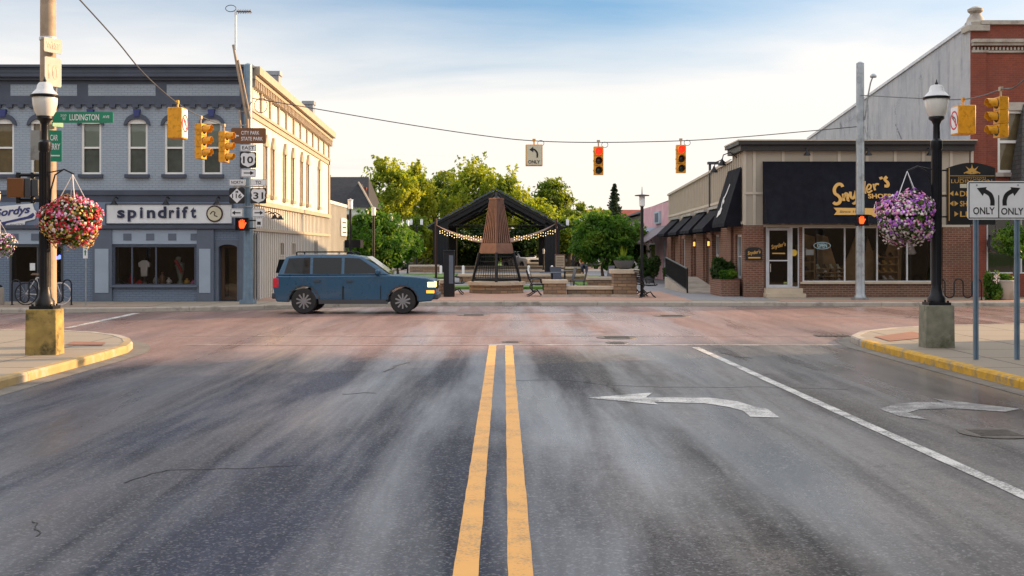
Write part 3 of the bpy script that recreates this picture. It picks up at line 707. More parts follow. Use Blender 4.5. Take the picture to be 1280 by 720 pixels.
# script shop sign at far left
gs = thing('shop_sign', 'navy and white slanted script sign over a swoosh banner at far left', 'sign', (lx(20), YL-.1, lz(285)))
mb = MB(FR(YL)); mb.prism([(lx(-14),lz(262)),(lx(2),lz(258)),(lx(42),lz(254.5)),(lx(44),lz(262)),(lx(47),lz(265)),(lx(45),lz(274)),(lx(33),lz(277)),(lx(32),lz(281)),(lx(10),lz(284)),(lx(5),lz(285)),(lx(-2),lz(279)),(lx(-14),lz(281))], .06, .10); mb.build('board', 'sign_white', gs)
mb = MB(FR(YL)); mb.text('Gordys', lx(-8), lx(40), lz(272), lz(259), .1, .115, 0, bold=.03, shear=.35, rot=R(7))
mb.prism([(lx(1),lz(278.5)),(lx(36),lz(270.5)),(lx(43),lz(266)),(lx(45),lz(269)),(lx(42),lz(272.5)),(lx(10),lz(279)),(lx(5),lz(283.5))], .1, .112); mb.build('lettering', 'navy_bright', gs)
mb = MB(FR(YL)); mb.text('LUDINGTON', lx(11), lx(31), lz(282.6), lz(279.8), .1, .108, 0, rot=R(5)); mb.build('small_lettering', 'navy', gs)
# display goods
tt = thing('t_shirt', 'white printed t-shirt on a stand in the shop window', 't-shirt', (lx(174), YL+.5, lz(350)))
mb = MB(FR(YL+.5)); mb.prism([(lx(170.5),lz(346)),(lx(178.5),lz(346)),(lx(179),lz(334)),(lx(181.5),lz(334.5)),(lx(182),lz(329)),(lx(177),lz(325.5)),(lx(172),lz(325.5)),(lx(167),lz(329)),(lx(168),lz(334.5)),(lx(170),lz(334))], -.06, .06)
mb.build('shirt', 'pet_white', tt, bevel=.03); mb = MB(FR(YL+.5)); mb.tube([(lx(174.5),lz(357),0),(lx(174.5),lz(323),0)], .02); mb.disc(lx(174.5), lz(357)+.02, .12, -.1, .1); mb.build('stand', 'dark_grey', tt)
ms = thing('mannequin', 'dark mannequin with a red scarf in the shop window', 'mannequin', (lx(217), YL+.7, lz(357)))
mb = MB(FR(YL+.7)); mb.lathe([(.09,0),(.02,.03),(.02,.35)], (0,0,0), 10) if False else None
mb.tube([(lx(218),lz(357),0),(lx(218),lz(350),0),(lx(218),lz(338),0),(lx(217),lz(331),0),(lx(216),lz(328),0)], [.14,.06,.13,.16,.05], 12); mb.tube([(lx(216),lz(328),0),(lx(215.5),lz(325.5),0),(lx(215.5),lz(322),0),(lx(215.5),lz(320.5),0)], [.04,.09,.09,.03], 12); mb.build('torso', 'room_dark', ms)
mb = MB(FR(YL+.7)); mb.tube([(lx(213),lz(326),.13),(lx(216),lz(330),.15),(lx(219),lz(335),.16),(lx(221),lz(341),.13)], .05, 8); mb.build('scarf', 'red_cloth', ms)
gk = [('pet_red',170),('limestone',190),('pet_white',205),('gold',230),('pet_pink',237),('red_cloth',158),('copper',199)]
for i, (m_, px) in enumerate(gk):
    x = lx(px); h = (.16,.3,.22,.2,.14,.34,.4)[i]
    mb = MB(); mb.lathe([(.07,0),(.11,h*.3),(.09,h*.6),(.03,h*.85),(.045,h)], (x, YL+.35+.1*(i%3), lz(356)), 14)
    tag(mb.build('vase', m_), '%s little jar on the shop window ledge, %s' % (('red','grey stone','white','yellow','pink','dark red','copper coloured')[i], ('below the t-shirt','right of the t-shirt','left of the mannequin','right of the mannequin','at the right end','at the left end','in the middle behind')[i]), 'vase', 'jars on the shop window ledge')
# east wall (cream, sunlit)
def ey(px): return -XL * FPX / (CX - px)
def ez(py, Y): return PZ(py, Y)
ZT = lambda y: 7.72 - (y-YL)/17.0*.45
wu = [(331,.9),(340,.9),(355,.9),(365,.9),(376,.9),(384,.9),(398,.9)]
YB = 54.6
ew = [(ey(p)-.2, ey(p)+.2, 3.7, 5.35) for p, _ in wu]
lw = [(42.6,43.5,1.55,2.1),(45.0,45.9,1.55,2.1),(38.0,38.9,base,2.35),(50.4,51.2,base,2.2)]
mb = MB(EA(XL)); mb.holes(YL, YB, 3.3, 7.0, ew, .14, 0); mb.holes(YL, YB, base, 3.3, lw, .2, 1)
mb.poly([(YL,7.0,0),(YB,6.85,0),(YB,ZT(YB),0),(YL,ZT(YL),0)], 0); mb.poly([(YL,7.0,0),(YB,7.0,0),(YB,6.85,0)], 0)
mb.build('side_wall', ['cream_wall', 'siding'], b1)
mb = MB(EA(XL))
def slp(mb, v, h, w1, w0=0, dv=-.45, u0=YL, u1=YB):   # sloping band
    s_ = lambda u: dv*(u-YL)/17.0
    mb.add([(u0,v+s_(u0),w0),(u1,v+s_(u1),w0),(u1,v+h+s_(u1),w0),(u0,v+h+s_(u0),w0),(u0,v+s_(u0),w1),(u1,v+s_(u1),w1),(u1,v+h+s_(u1),w1),(u0,v+h+s_(u0),w1)],
       [(0,1,2,3),(4,5,6,7),(0,4,5,1),(3,2,6,7),(0,3,7,4),(1,5,6,2)])
slp(mb, 7.48, .26, .34); slp(mb, 7.34, .14, .20); slp(mb, 6.30, .10, .10, dv=-.35); slp(mb, 6.12, .16, .06, dv=-.35)
u = YL+.1
while u < YB: mb.box(u, u+.10, 7.1-.45*(u-YL)/17, 7.36-.45*(u-YL)/17, 0, .18); u += .28
for k in range(12): u = YL+.05+k*1.52; s_ = -.4*(u-YL)/17; mb.box(u, u+.16, 6.38+s_, 7.12+s_, 0, .07)
slp(mb, 3.28, .16, .12, dv=0); slp(mb, 2.42, .10, .07, dv=0); mb.box(YB-.3, YB+.05, 3.3, 7.1, 0, .06)
mb.build('side_cornice', 'tan_trim', b1)
mb = MB(EA(XL)); u = YL+.02
while u < YB-.05: mb.box(u, u+.045, base, 3.27, 0, .035); u += .36
mb.build('batten', 'siding_edge', b1)
for (a, b, c, d) in ew:
    f = MB(EA(XL)); f.frame(a, b, c, d, .05, -.12, -.04); fo = f.build('side_window', 'white_paint', b1)
    p = MB(EA(XL)); p.poly([(a,c,-.1),(b,c,-.1),(b,d,-.1),(a,d,-.1)]); p.build('pane', 'car_glass', fo)
    h = MB(EA(XL)); h.prism([(a-.07,d),(b+.07,d),(b+.05,d+.12),((a+b)/2,d+.42),(a-.05,d+.12)], 0, .10); h.box(a-.1,b+.1,c-.12,c,0,.13)
    h.box(a-.07,a,c,d,0,.05); h.box(b,b+.07,c,d,0,.05); h.build('hood', 'tan_trim', fo)
for (a, b, c, d) in lw:
    f = MB(EA(XL)); f.frame(a, b, c, d, .06, -.16, .02); dr_ = c < 1
    fo = f.build('side_door' if dr_ else 'small_window', 'slate' if dr_ else 'siding_edge', b1)
    p = MB(EA(XL)); p.poly([(a,c,-.14),(b,c,-.14),(b,d,-.14),(a,d,-.14)]); p.build('panel' if dr_ else 'pane', 'slate_light' if dr_ else 'car_glass', fo)
# awning lights & chimneys
for k, (px, yy) in enumerate(((342,44.5),(386,51.5),(397,53.5))):
    xx = PX(px, yy); tz = PZ((90,127,152)[k], yy); mb = MB(); sz = (.24,.22,.2)[k]
    mb.box(xx-sz,xx+sz,yy-sz,yy+sz,6.6,tz-.15); mb.box(xx-sz-.05,xx+sz+.05,yy-sz-.05,yy+sz+.05,tz-.15,tz); mb.build('chimney', 'grey_stucco', b1)
# rear annex
bx = thing('annex_building', 'low tan sided rear annex behind the cream corner building', 'building', (XL, 54.8, 0))
mb = MB(); mb.box(-14, XL-.06, 54.75, 61, 0, 4.0); mb.box(-14, XL-.0, 54.75, 61.1, 4.0, 4.15); mb.build('wall', 'siding', bx)
mb = MB(EA(XL-.06)); u = 54.9
while u < 61: mb.box(u, u+.06, 0, 4.0, 0, .04); u += .4
mb.build('batten', 'siding_edge', bx)
mb = MB(EA(XL)); mb.box(58.6, 60.6, 2.5, 3.4, 0, .05); mb.build('notice_board', 'sign_white', bx)
mb = MB(EA(XL)); 
for k in range(3): mb.box(58.9,60.3,3.15-k*.25,3.22-k*.25,.05,.055)
mb.build('notice_text', 'dark_grey', bx)
mb = MB(EA(XL)); mb.prism([(60.2,1.9),(61.4,1.9),(61.4,2.3),(60.2,2.3)], 0, .8); mb.build('canopy', 'awning', bx)
# awning lamps on the side wall near the front
for i, yy in enumerate((39.6, 40.6)):
    z = 2.95; t = thing('wall_lamp', ('first','second')[i] + ' dark gooseneck lamp on the cream side wall, counting from the street corner', 'wall lamp', (XL, yy, z), 'gooseneck lamps over the shop signs')
    mb = MB(); mb.tube([(XL,yy,z+.1),(XL+.25,yy,z+.15),(XL+.42,yy,z+.05)], .018, 6); mb.build('arm', 'black_metal', t)
    mb = MB(); mb.lathe([(.03,.02),(.05,-.02),(.12,-.11),(.12,-.13)], (XL+.42,yy,z+.03), 12); mb.build('lamp_shade', 'black_metal', t)
# ---------------- beige shoe shop (right) ----------------
YS, XS, XE = 41.0, 8.5, 16.45
def sx_(px): return PX(px, YS)
def sz_(py): return PZ(py, YS)
base = KH
b2 = thing('shop_building', 'low beige corner shop with brick piers, dark cornice and a big black front awning', 'building', (XS, YS, KH))
vs0 = sz_(283)
hs = [(sx_(956), sx_(999), sz_(360), vs0), (sx_(1003), sx_(1166), sz_(353), vs0)]
mb = MB(FR(YS)); mb.holes(XS, XE, base, sz_(281.5), hs, .25, 1); mb.holes(XS, XE, sz_(281.5), sz_(186), [], 0, 0)
mb.M = I4
def zpar(y): return 5.42 - (y-YS)/18.8*.80
mb.poly([(XE,YS,base),(XE,59.8,base),(XE,59.8,4.6),(XE,YS,5.4)],0); mb.poly([(XS,59.8,base),(XS,59.8,4.6),(XE,59.8,4.6),(XE,59.8,base)],0)
mb.build('wall', ['beige', 'brick_brown'], b2)
mb = MB(); mb.poly([(XS+.05,YS+.1,5.1),(XE,YS+.1,5.1),(XE,59.7,4.4),(XS+.05,59.7,4.4)]); mb.build('roof', 'roof_flat', b2)
mb = MB(FR(YS)); mb.box(XS-.28, XE+.12, sz_(181.5), sz_(177), 0, .34, 0); mb.box(XS-.18, XE+.10, sz_(189), sz_(181.5), 0, .22, 0); mb.box(XS-.3, XE+.14, sz_(177), sz_(175.5), 0, .37, 1)
mb.M = I4; mb.box(XS-.28, XS, YS, YS+2.2, sz_(181.5), sz_(177), 0); mb.box(XS-.18, XS, YS, YS+2.2, sz_(189), sz_(181.5), 0); mb.box(XS-.3, XS, YS, YS+2.25, sz_(177), sz_(175.5), 1)
mb.build('cornice', ['dark_cornice', 'beige_edge'], b2)
mb = MB(FR(YS))
for px in (929, 941, 977, 1012, 1047, 1082, 1117, 1152, 1187, 1213): mb.box(sx_(px), sx_(px)+.10, sz_(281.5), sz_(189), 0, .035)
mb.box(XS, sx_(954), sz_(243), sz_(240), .035, .05); mb.box(sx_(1166), XE, sz_(243), sz_(240), .035, .05); mb.box(XS, XE, sz_(284), sz_(281), 0, .05)
mb.build('batten', 'beige_edge', b2)
mb = MB(FR(YS)); mb.box(XS-.04, sx_(953.5), base, sz_(281.5), 0, .10); mb.box(XS-.04,sx_(953.5),base,base+.12,.1,.14); mb.build('brick_pier', 'brick_brown', b2)
mb = MB(FR(YS)); mb.box(sx_(1178), XE+.02, base, sz_(284), 0, .08); mb.build('brick_pier', 'brick_brown', b2)
mb = MB(FR(YS)); mb.box(sx_(1000), sx_(1169), sz_(354.8), sz_(352.3), 0, .09); mb.build('sill', 'stone_cap', b2)
store('shop_window', sx_(1003), sx_(1166), sz_(353), vs0, FR(YS), 3.2, b2, 'door_pale', mull=(sx_(1056), sx_(1096.5), sx_(1134)), matin='interior', glass='glass_dark', t=.06)
# door with side light
mb = MB(FR(YS)); mb.frame(sx_(959), sx_(988), sz_(359), sz_(285), .085, -.12, -.05); mb.box(sx_(962), sx_(985), sz_(326.5), sz_(325), -.11, -.05); mb.frame(sx_(959)-.04, sx_(988)+.04, sz_(360), vs0, .04, -.14, -.03)
do = mb.build('door', 'door_pale', b2)
mb = MB(FR(YS)); mb.poly([(sx_(961),sz_(358),-.09),(sx_(986),sz_(358),-.09),(sx_(986),sz_(286),-.09),(sx_(961),sz_(286),-.09)]); mb.build('pane', 'glass_dark', do)
mb = MB(FR(YS)); mb.text("Snyder's", sx_(964.5), sx_(983.5), sz_(311), sz_(304), -.088, -.08, 0, bold=.02, shear=.3, rot=R(14)); mb.box(sx_(966), sx_(982), sz_(317.5), sz_(316), -.09, -.08); mb.build('lettering', 'gold', do)
mb = MB(FR(YS)); mb.tube([(sx_(963),sz_(340),-.04),(sx_(963),sz_(340),.01),(sx_(963),sz_(330),.01),(sx_(963),sz_(330),-.04)], .013); mb.build('handle', 'chrome', do)
mb = MB(FR(YS)); mb.frame(sx_(989), sx_(999.5), sz_(360), vs0, .05, -.12, -.02); sdl = mb.build('side_light', 'door_pale', b2)
mb = MB(FR(YS)); mb.poly([(sx_(990),sz_(359),-.09),(sx_(999),sz_(359),-.09),(sx_(999),vs0,-.09),(sx_(990),vs0,-.09)]); mb.build('pane', 'glass_dark', sdl)
mb = MB(FR(YS)); mb.disc(sx_(993), sz_(316), .12, -.088, -.08, 20); mb.build('round_sticker', 'sticker_yellow', sdl)
mb = MB(FR(YS)); mb.poly([(sx_(956),base,-2.5),(sx_(1001),base,-2.5),(sx_(1001),vs0,-2.5),(sx_(956),vs0,-2.5)]); mb.poly([(sx_(956),base,-.25),(sx_(956),base,-2.5),(sx_(956),vs0,-2.5),(sx_(956),vs0,-.25)]); mb.build('hallway', 'interior', do)
mb = MB(); mb.box(sx_(953), sx_(1001), YS-.72, YS-.101, base, base+.14); mb.box(sx_(954), sx_(1000), YS-.4, YS-.101, base+.14, sz_(360)); mb.build('step', 'stone_cap', b2)
# awning: sloping canvas
ZT_, ZB_, PR = sz_(202), 2.72, .85
def awn_pt(px, py):     # point on the canvas plane under a spot of the lettering layout
    Y = 40.5
    for _ in range(20):
        z = PZ(py, Y); Y = (YS-.06) - (PR-.06)*(ZT_-z)/(ZT_-ZB_)
    return PX(px, Y), Y, z
def canvas(mb, M_front, u0, u1, zt, zb, pr, seams=9, val=.16, w0=.04):
    mb.M = M_front; n = seams
    for i in range(n):
        a = u0+(u1-u0)*i/n; b = u0+(u1-u0)*(i+1)/n
        mb.poly([(a,zb,pr),(b,zb,pr),(b,zt,w0),(a,zt,w0)]); mb.poly([(a,zb-val,pr),(b,zb-val,pr),(b,zb,pr),(a,zb,pr)])
        mb.box(a-.008,a+.008,zb-val,zb,pr,pr+.006)
        mb.add([(a-.012,zb,pr+.008),(a+.012,zb,pr+.008),(a+.012,zt,w0+.008),(a-.012,zt,w0+.008)], [(0,1,2,3)])
    for u_ in (u0, u1): mb.poly([(u_,zb-val,pr),(u_,zb,pr),(u_,zt,w0),(u_,zb-val,w0)] if True else [])
    mb.poly([(u0,zb+.0,w0),(u1,zb,w0),(u1,zt,w0),(u0,zt,w0)])
mb = MB(); canvas(mb, FR(YS), sx_(953), sx_(1166), ZT_, ZB_, PR, 9, .02, .06); aw = mb.build('awning', 'awning', b2)
dz = Vector((0, -(ZT_-ZB_), 0)); sl_ = Vector((0, -(PR-.06), -(ZT_-ZB_))).normalized(); nrm = Vector((0, -(ZT_-ZB_), PR-.06)).normalized()
upv = -sl_
def awM():   # plane frame: u = world x, v = distance up the slope from the valance
    o = Vector((0, YS-PR, ZB_)) + nrm*.022
    return Matrix(((1,0,nrm.x,o.x),(0,upv.y,nrm.y,o.y),(0,upv.z,nrm.z,o.z),(0,0,0,1)))
AM = awM()
def auv(cx_, cy_):
    x, Y, z = awn_pt(1030+cx_/8, 200+cy_/8); return (x, (z-ZB_)/upv.z)
mb = MB(AM); S = lambda L, wd=.098: mb.stroke([auv(*p) for p in L], wd, 0, .006)
S([(185,272),(168,246),(130,250),(103,290),(108,335),(142,362),(162,395),(150,430),(115,442),(92,425)], .115)
S([(190,340),(196,412)]); S([(194,385),(214,340),(234,350),(236,400),(252,405)])
S([(262,320),(264,362),(284,385),(306,362),(316,312)]); S([(316,312),(324,370),(322,415),(300,436),(288,428)])
S([(372,292),(352,285),(336,318),(350,350),(374,332),(384,290)]); S([(404,214),(400,280),(406,326),(420,330)], .075)
S([(424,302),(458,290),(468,258),(444,248),(424,290),(440,328),(480,306)], .060)
S([(492,242),(508,306)], .075); S([(503,268),(520,244),(548,246)], .070)
S([(562,172),(574,196)], .12); S([(628,170),(606,196),(636,232),(634,262),(602,262)], .11)
mb.build('lettering', 'gold', aw)
mb = MB(AM); a0 = auv(440,388); a1 = auv(668,340); mb.text('SHOES', a0[0], a1[0], a0[1], a1[1], 0, .006, 0, bold=.035)
mb.prism([auv(*p) for p in ((95,480),(575,486),(575,455),(640,455),(620,500),(640,545),(560,552),(500,575),(470,552),(98,552),(125,516))], 0, .005)
mb.build('lettering', 'gold', aw)
mb = MB(AM); a0 = auv(155,530); a1 = auv(330,508); mb.text('Since 19', a0[0], a1[0], a0[1], a1[1], .005, .010, 0, bold=.02, shear=.2); mb.build('small_lettering', 'wood_dark', aw)
# oval sign on the pier
ps = thing('pier_sign', 'small black sign with gold script on the brick corner pier', 'sign', (sx_(941), YS-.12, sz_(317)))
mb = MB(FR(YS)); a, b, c, d = sx_(931), sx_(951.5), sz_(325), sz_(310)
mb.prism([(a,c),(b,c),(b,d-.06),(b-.07,d),((a+b)/2,d+.03),(a+.07,d),(a,d-.06)], .10, .15); mb.build('board', 'sign_black', ps)
mb = MB(FR(YS)); mb.text("Snyder's", a+.06, b-.05, sz_(319), sz_(313), .15, .156, 0, bold=.02, shear=.35, rot=R(8)); mb.box(a+.09,b-.06,sz_(323),sz_(321.3),.15,.155); mb.build('lettering', 'gold', ps)
for px, l in ((1005,'gooseneck lamp above the left end of the big black awning'),(1081,'gooseneck lamp above the awning behind the tall corner pole'),(1157,'gooseneck lamp above the right end of the big black awning')): sconce(px, 190, l, YS)
# OPEN neon and goods
os_ = thing('neon_sign', 'dim oval neon sign reading OPEN hung in the shop window', 'neon sign', (sx_(1029), YS+.14, sz_(307)))
mb = MB(FR(YS+.14)); mb.text('OPEN', sx_(1023), sx_(1035), sz_(309.5), sz_(304.5), 0, .006, 0); mb.tube([(sx_(1029)+.3*math.cos(t_*.3142), sz_(307)+.12*math.sin(t_*.3142), 0) for t_ in range(20)], .007, 5, closed=True); mb.build('tubes', 'neon_pale', os_)
def shelf(x, Y, z0, w, h, lab, goods):
    t = thing('display_shelf', lab, 'shelf', (x, Y, z0), 'display shelves in the shoe shop window')
    mb = MB(); mb.box(x-w/2,x-w/2+.03,Y-.2,Y+.2,z0,z0+h); mb.box(x+w/2-.03,x+w/2,Y-.2,Y+.2,z0,z0+h)
    for k in range(4): mb.box(x-w/2+.03,x+w/2-.03,Y-.2,Y+.2,z0+k*h/4+.02,z0+k*h/4+.05)
    mb.build('frame', 'interior_warm', t)
    for k in range(4):
        u = x-w/2+.1
        while u < x+w/2-.1:
            m = rnd.choice(goods); z = z0+k*h/4+.05
            mb = MB(); mb.add([(u-.05,Y-.18,z),(u+.05,Y-.18,z),(u+.05,Y+.1,z),(u-.05,Y+.1,z),(u-.04,Y-.14,z+.05),(u+.04,Y-.14,z+.05),(u+.045,Y+.08,z+.15),(u-.045,Y+.08,z+.15),(u-.04,Y-.02,z+.07),(u+.04,Y-.02,z+.07)],
               [(0,3,2,1),(0,1,5,4),(4,5,9,8),(8,9,6,7),(2,3,7,6),(0,4,8,7,3),(1,2,6,9,5)]); 
            tag(mb.build('shoe', m, smooth=False), 'small shoe on a display shelf in the shoe shop window', 'shoe', 'shoes on the display shelves'); u += .24
wz = sz_(353)+.03
shelf(sx_(1013), YS+.7, wz, .6, 1.3, 'tan shelf of shoes at the left end of the shop window', ['pet_white','teal','gold','copper','navy'])
shelf(sx_(1042), YS+.6, wz, 1.0, .55, 'low rack of pale shoes under the neon sign', ['pet_white','sign_cream','copper','limestone'])
shelf(sx_(1120), YS+1.1, wz, .8, 1.1, 'dark shelf of shoes behind the big hanging basket', ['pet_white','gold','copper_dark'])
wp = thing('window_poster', 'small white notice taped inside the shop window', 'notice', (sx_(1012), YS+.1, sz_(316))); mb = MB(FR(YS+.1)); mb.box(sx_(1008),sx_(1018),sz_(319),sz_(312),0,.01); mb.build('sheet', 'sign_white', wp)
dp = thing('dress_form', 'pale blouse on a dress form at the right end of the shop window', 'dress form', (sx_(1148), YS+.8, wz))
mb = MB(); mb.lathe([(.16,.95),(.20,1.0),(.13,1.2),(.17,1.42),(.14,1.52),(.05,1.56),(.04,1.62)], (sx_(1148),YS+.8,wz), 14); mb.build('blouse', 'pet_white', dp); mb = MB(); mb.lathe([(.2,0),(.02,.03),(.02,.96)], (sx_(1148),YS+.8,wz), 12); mb.build('stand', 'dark_grey', dp)
for i, (px, tl) in enumerate(((1075,.5),(1107,-.4),(1127,.3),(1018,.2),(1052,-.3))):
    x = sx_(px); mb = MB(FR(YS+1.3)); mb.prism([(x-.5,wz-.2),(x+.4,wz-.2),(x+.15+tl,wz+1.6),(x-.25+tl,wz+1.7)], 0, .06)
    mb.build('backdrop', 'interior_warm', b2)

# side wall (west)
mb = MB(WE(XS)); YF = 59.8
H = lambda a, b, c, d: (-b, -a, c, d)
sh = [H(41.5,42.6,.75,2.35), H(45.9,46.9,.75,2.4), H(47.9,48.8,base,2.3), H(51.0,52.0,base,2.3), H(54.2,55.2,.9,2.3), H(57.2,58.2,base,2.3)]
mb.holes(-YF, -YS, base, 2.75, sh, .3, 1)
mb.poly([(-YF,2.75,0),(-YS,2.75,0),(-YS,5.42,0),(-43.2,5.33,0),(-43.2,5.12,0),(-YF,4.62,0)], 0)
mb.build('side_wall', ['beige', 'brick_brown'], b2)
mb = MB(WE(XS)); y_ = YS+.15
while y_ < YF: mb.box(-y_-.05, -y_, 2.75, (5.10 if y_ > 43.2 else 5.3)-(max(y_-43.2,0))/16.6*.5-.04, 0, .04); y_ += .42
mb.box(-YF, -YS, 2.70, 2.80, 0, .06); mb.add([(-YF,3.45,.0),(-44,3.62,.0),(-44,3.72,.0),(-YF,3.55,.0),(-YF,3.45,.05),(-44,3.62,.05),(-44,3.72,.05),(-YF,3.55,.05)], [(4,5,6,7),(0,4,5,1)[::-1],(3,2,6,7)])
mb.add([(-YF,4.56,.0),(-43.2,5.06,.0),(-43.2,5.16,.0),(-YF,4.66,.0),(-YF,4.56,.09),(-43.2,5.06,.09),(-43.2,5.16,.09),(-YF,4.66,.09)], [(4,5,6,7),(0,1,5,4),(3,7,6,2),(0,4,7,3)])
mb.build('batten', 'beige_edge', b2)
for i, (a, b, c, d) in enumerate(sh):
    dr_ = c < .5
    f = MB(WE(XS)); f.frame(a, b, c, d, .09, -.2, -.08)
    if not dr_: f.box((a+b)/2-.03,(a+b)/2+.03,c,d,-.19,-.09); f.box(a,b,(c+d)/2-.02,(c+d)/2+.02,-.185,-.095)
    fo = f.build('side_door' if dr_ else 'side_window', 'door_pale' if not dr_ else 'dark_grey', b2)
    p = MB(WE(XS)); p.poly([(a,c,-.14),(b,c,-.14),(b,d,-.14),(a,d,-.14)]); p.build('pane', 'car_glass', fo)
for a, b in ((43.0,45.3),(46.95,47.75),(49.0,50.8),(52.2,53.9),(55.5,57.0),(58.4,59.7)): mb = MB(WE(XS)); mb.box(-b, -a, base, 2.7, 0, .09); mb.build('brick_pier', 'brick_brown', b2)
mb = MB(); canvas(mb, WE(XS), -43.75, -41.35, 4.75, 2.74, .65, 4, .12, .05); aw2 = mb.build('side_awning', 'awning', b2)
sl2 = Vector((-.60, 0, -2.01)).normalized(); o2 = Vector((XS-.65,0,2.74)); n2_ = Vector((-2.01,0,.60)).normalized(); u2 = -sl2
M2 = Matrix(((0,u2.x,n2_.x,o2.x+n2_.x*.02),(-1,0,0,0),(0,u2.z,n2_.z,o2.z+n2_.z*.02),(0,0,0,1)))
mb = MB(M2); mb.stroke([(-42.95,.45),(-42.75,.65),(-42.85,.9),(-42.55,1.15),(-42.4,1.5)], .12, 0, .01); mb.stroke([(-42.9,1.0),(-42.5,.8)], .1, 0, .01); mb.prism([(-43.1,.25),(-42.55,.38),(-42.55,.62),(-43.1,.5)], 0, .01); mb.build('lettering', 'sign_white', aw2)
for (a, b, zt, zb) in ((45.0,47.4,3.42,2.62),(48.4,50.9,3.38,2.6),(52.0,54.5,3.32,2.58),(55.9,58.5,3.28,2.56)):
    mb = MB(); canvas(mb, WE(XS), -b, -a, zt, zb, .8, 3, .12, .06); o_ = mb.build('side_awning', 'awning', b2)
    mb = MB(WE(XS)); mb.box(-b, -a, zt, zt+.09, 0, .16); mb.build('hood_flashing', 'steel_light', o_)
mb = MB(); mb.box(XS-.09,XS-.0,47.58,47.68,base,5.35); mb.box(XS-.14,XS+.3,47.5,47.75,5.3,5.4); mb.build('downpipe', 'dark_grey', b2)
for i, yy in enumerate((42.3, 43.9)):
    z = 5.05 - i*.15; t = thing('wall_lamp', ('gooseneck lamp on the beige side wall just over the sloping side awning','gooseneck lamp on the beige side wall, hung left of the side awning')[i], 'wall lamp', (XS, yy, z), 'gooseneck lamps over the shop signs')
    mb = MB(); mb.tube([(XS,yy,z+.1),(XS-.25,yy,z+.3),(XS-.5,yy,z+.2),(XS-.55,yy,z)], .02, 6); mb.build('arm', 'black_metal', t)
    mb = MB(); mb.lathe([(.03,.06),(.06,-.02),(.15,-.16),(.15,-.18)], (XS-.55,yy,z), 12); mb.build('lamp_shade', 'black_metal', t)
for i, yy in enumerate((50.95, 47.4)):
    t = thing('wall_lantern', ('small lit wall lantern between the side doors','small lit wall lantern next to the tall white side window')[i], 'lantern', (XS-.1, yy, 2.1)); mb = MB(); mb.box(XS-.2,XS-.09,yy-.05,yy+.05,2.14,2.2); mb.box(XS-.2,XS-.09,yy-.05,yy+.05,1.92,1.95); mb.build('bracket', 'black_metal', t)
    mb = MB(); mb.box(XS-.18,XS-.11,yy-.03,yy+.03,1.95,2.14); mb.build('lamp_glass', 'wall_light', t)
# ramp with railing
rp = thing('ramp', 'tan concrete access ramp along the beige shop side wall', 'ramp', (7.3, 47, KH))
mb = MB(); mb.add([(7.0,50.5,base),(XS-.1,50.5,base),(XS-.1,44.6,base),(7.0,44.6,base),(7.0,50.5,.62),(XS-.1,50.5,.62),(XS-.1,44.6,base+.01),(7.0,44.6,base+.01)], [(0,1,2,3),(4,7,6,5),(0,3,7,4),(1,5,6,2),(0,4,5,1)]); mb.build('slab', 'concrete', rp)
rl = thing('railing', 'black metal handrail with close bars beside the ramp', 'railing', (7.1, 47, KH))
mb = MB(); zr = lambda y: .2+(y-44.6)/5.9*.45
mb.tube([(7.05,44.6,zr(44.6)+.86),(7.05,50.5,zr(50.5)+.8)], .035); mb.tube([(7.05,44.6,zr(44.6)+.05),(7.05,50.5,zr(50.5)+.06)], .02)
mb.tube([(7.05,44.6,base),(7.05,44.6,zr(44.6)+.88)], .03); mb.tube([(7.05,50.5,base),(7.05,50.5,zr(50.5)+.82)], .03); mb.build('rail', 'black_metal', rl)
mb = MB(); y_ = 44.75
while y_ < 50.4: mb.box(7.04,7.06,y_-.012,y_+.012,zr(y_)+.05,zr(y_)+.84); y_ += .13
mb.build('bars', 'black_metal', rl)

# ---------------- tall red brick building ----------------
YR, XR, XR2, YRB = 41.05, 16.5, 22.0, 63.0
r_ = lambda py: PZ(py, YR); rx = lambda px: PX(px, YR)
b3 = thing('brick_building', 'tall red brick building with stone bands and a weathered grey side wall', 'building', (XR, YR, KH))
TP = r_(31); uw = [(rx(1247), rx(1247)+1.75, r_(216), r_(138)), (rx(1247)+2.3, rx(1247)+4.05, r_(216), r_(138))]
us_ = [(rx(1233), rx(1233)+1.9, .95, 3.1), (rx(1233)+2.1, XR2-.4, .95, 3.1)]
mb = MB(FR(YR)); mb.holes(XR, XR2, base, TP, uw+us_, .22, 0); mb.M = I4
mb.poly([(XR2,YR,base),(XR2,YRB,base),(XR2,YRB,7.8),(XR2,YR,TP)]); mb.poly([(XR,YRB,base),(XR,YRB,7.8),(XR2,YRB,7.8),(XR2,YRB,base)]); mb.build('wall', 'brick_red', b3)
mb = MB(); mb.poly([(XR,YR,base),(XR,YR,TP-.02),(XR,YRB,7.75),(XR,YRB,base)]); mb.build('side_wall', 'stucco_wall', b3)
mb = MB(); mb.add([(XR-.06,YR,TP-.02),(XR+.25,YR,TP-.02),(XR+.25,YRB,7.75),(XR-.06,YRB,7.75),(XR-.06,YR,TP+.1),(XR+.25,YR,TP+.1),(XR+.25,YRB,7.87),(XR-.06,YRB,7.87)], [(0,3,2,1),(4,5,6,7),(0,1,5,4),(3,7,6,2),(0,4,7,3),(1,2,6,5)]); mb.build('coping', 'steel_light', b3)
mb = MB(); mb.poly([(XR+.2,YR+.2,TP-.5),(XR2,YR+.2,TP-.5),(XR2,YRB,7.3),(XR+.2,YRB,7.3)]); mb.build('roof', 'roof_flat', b3)
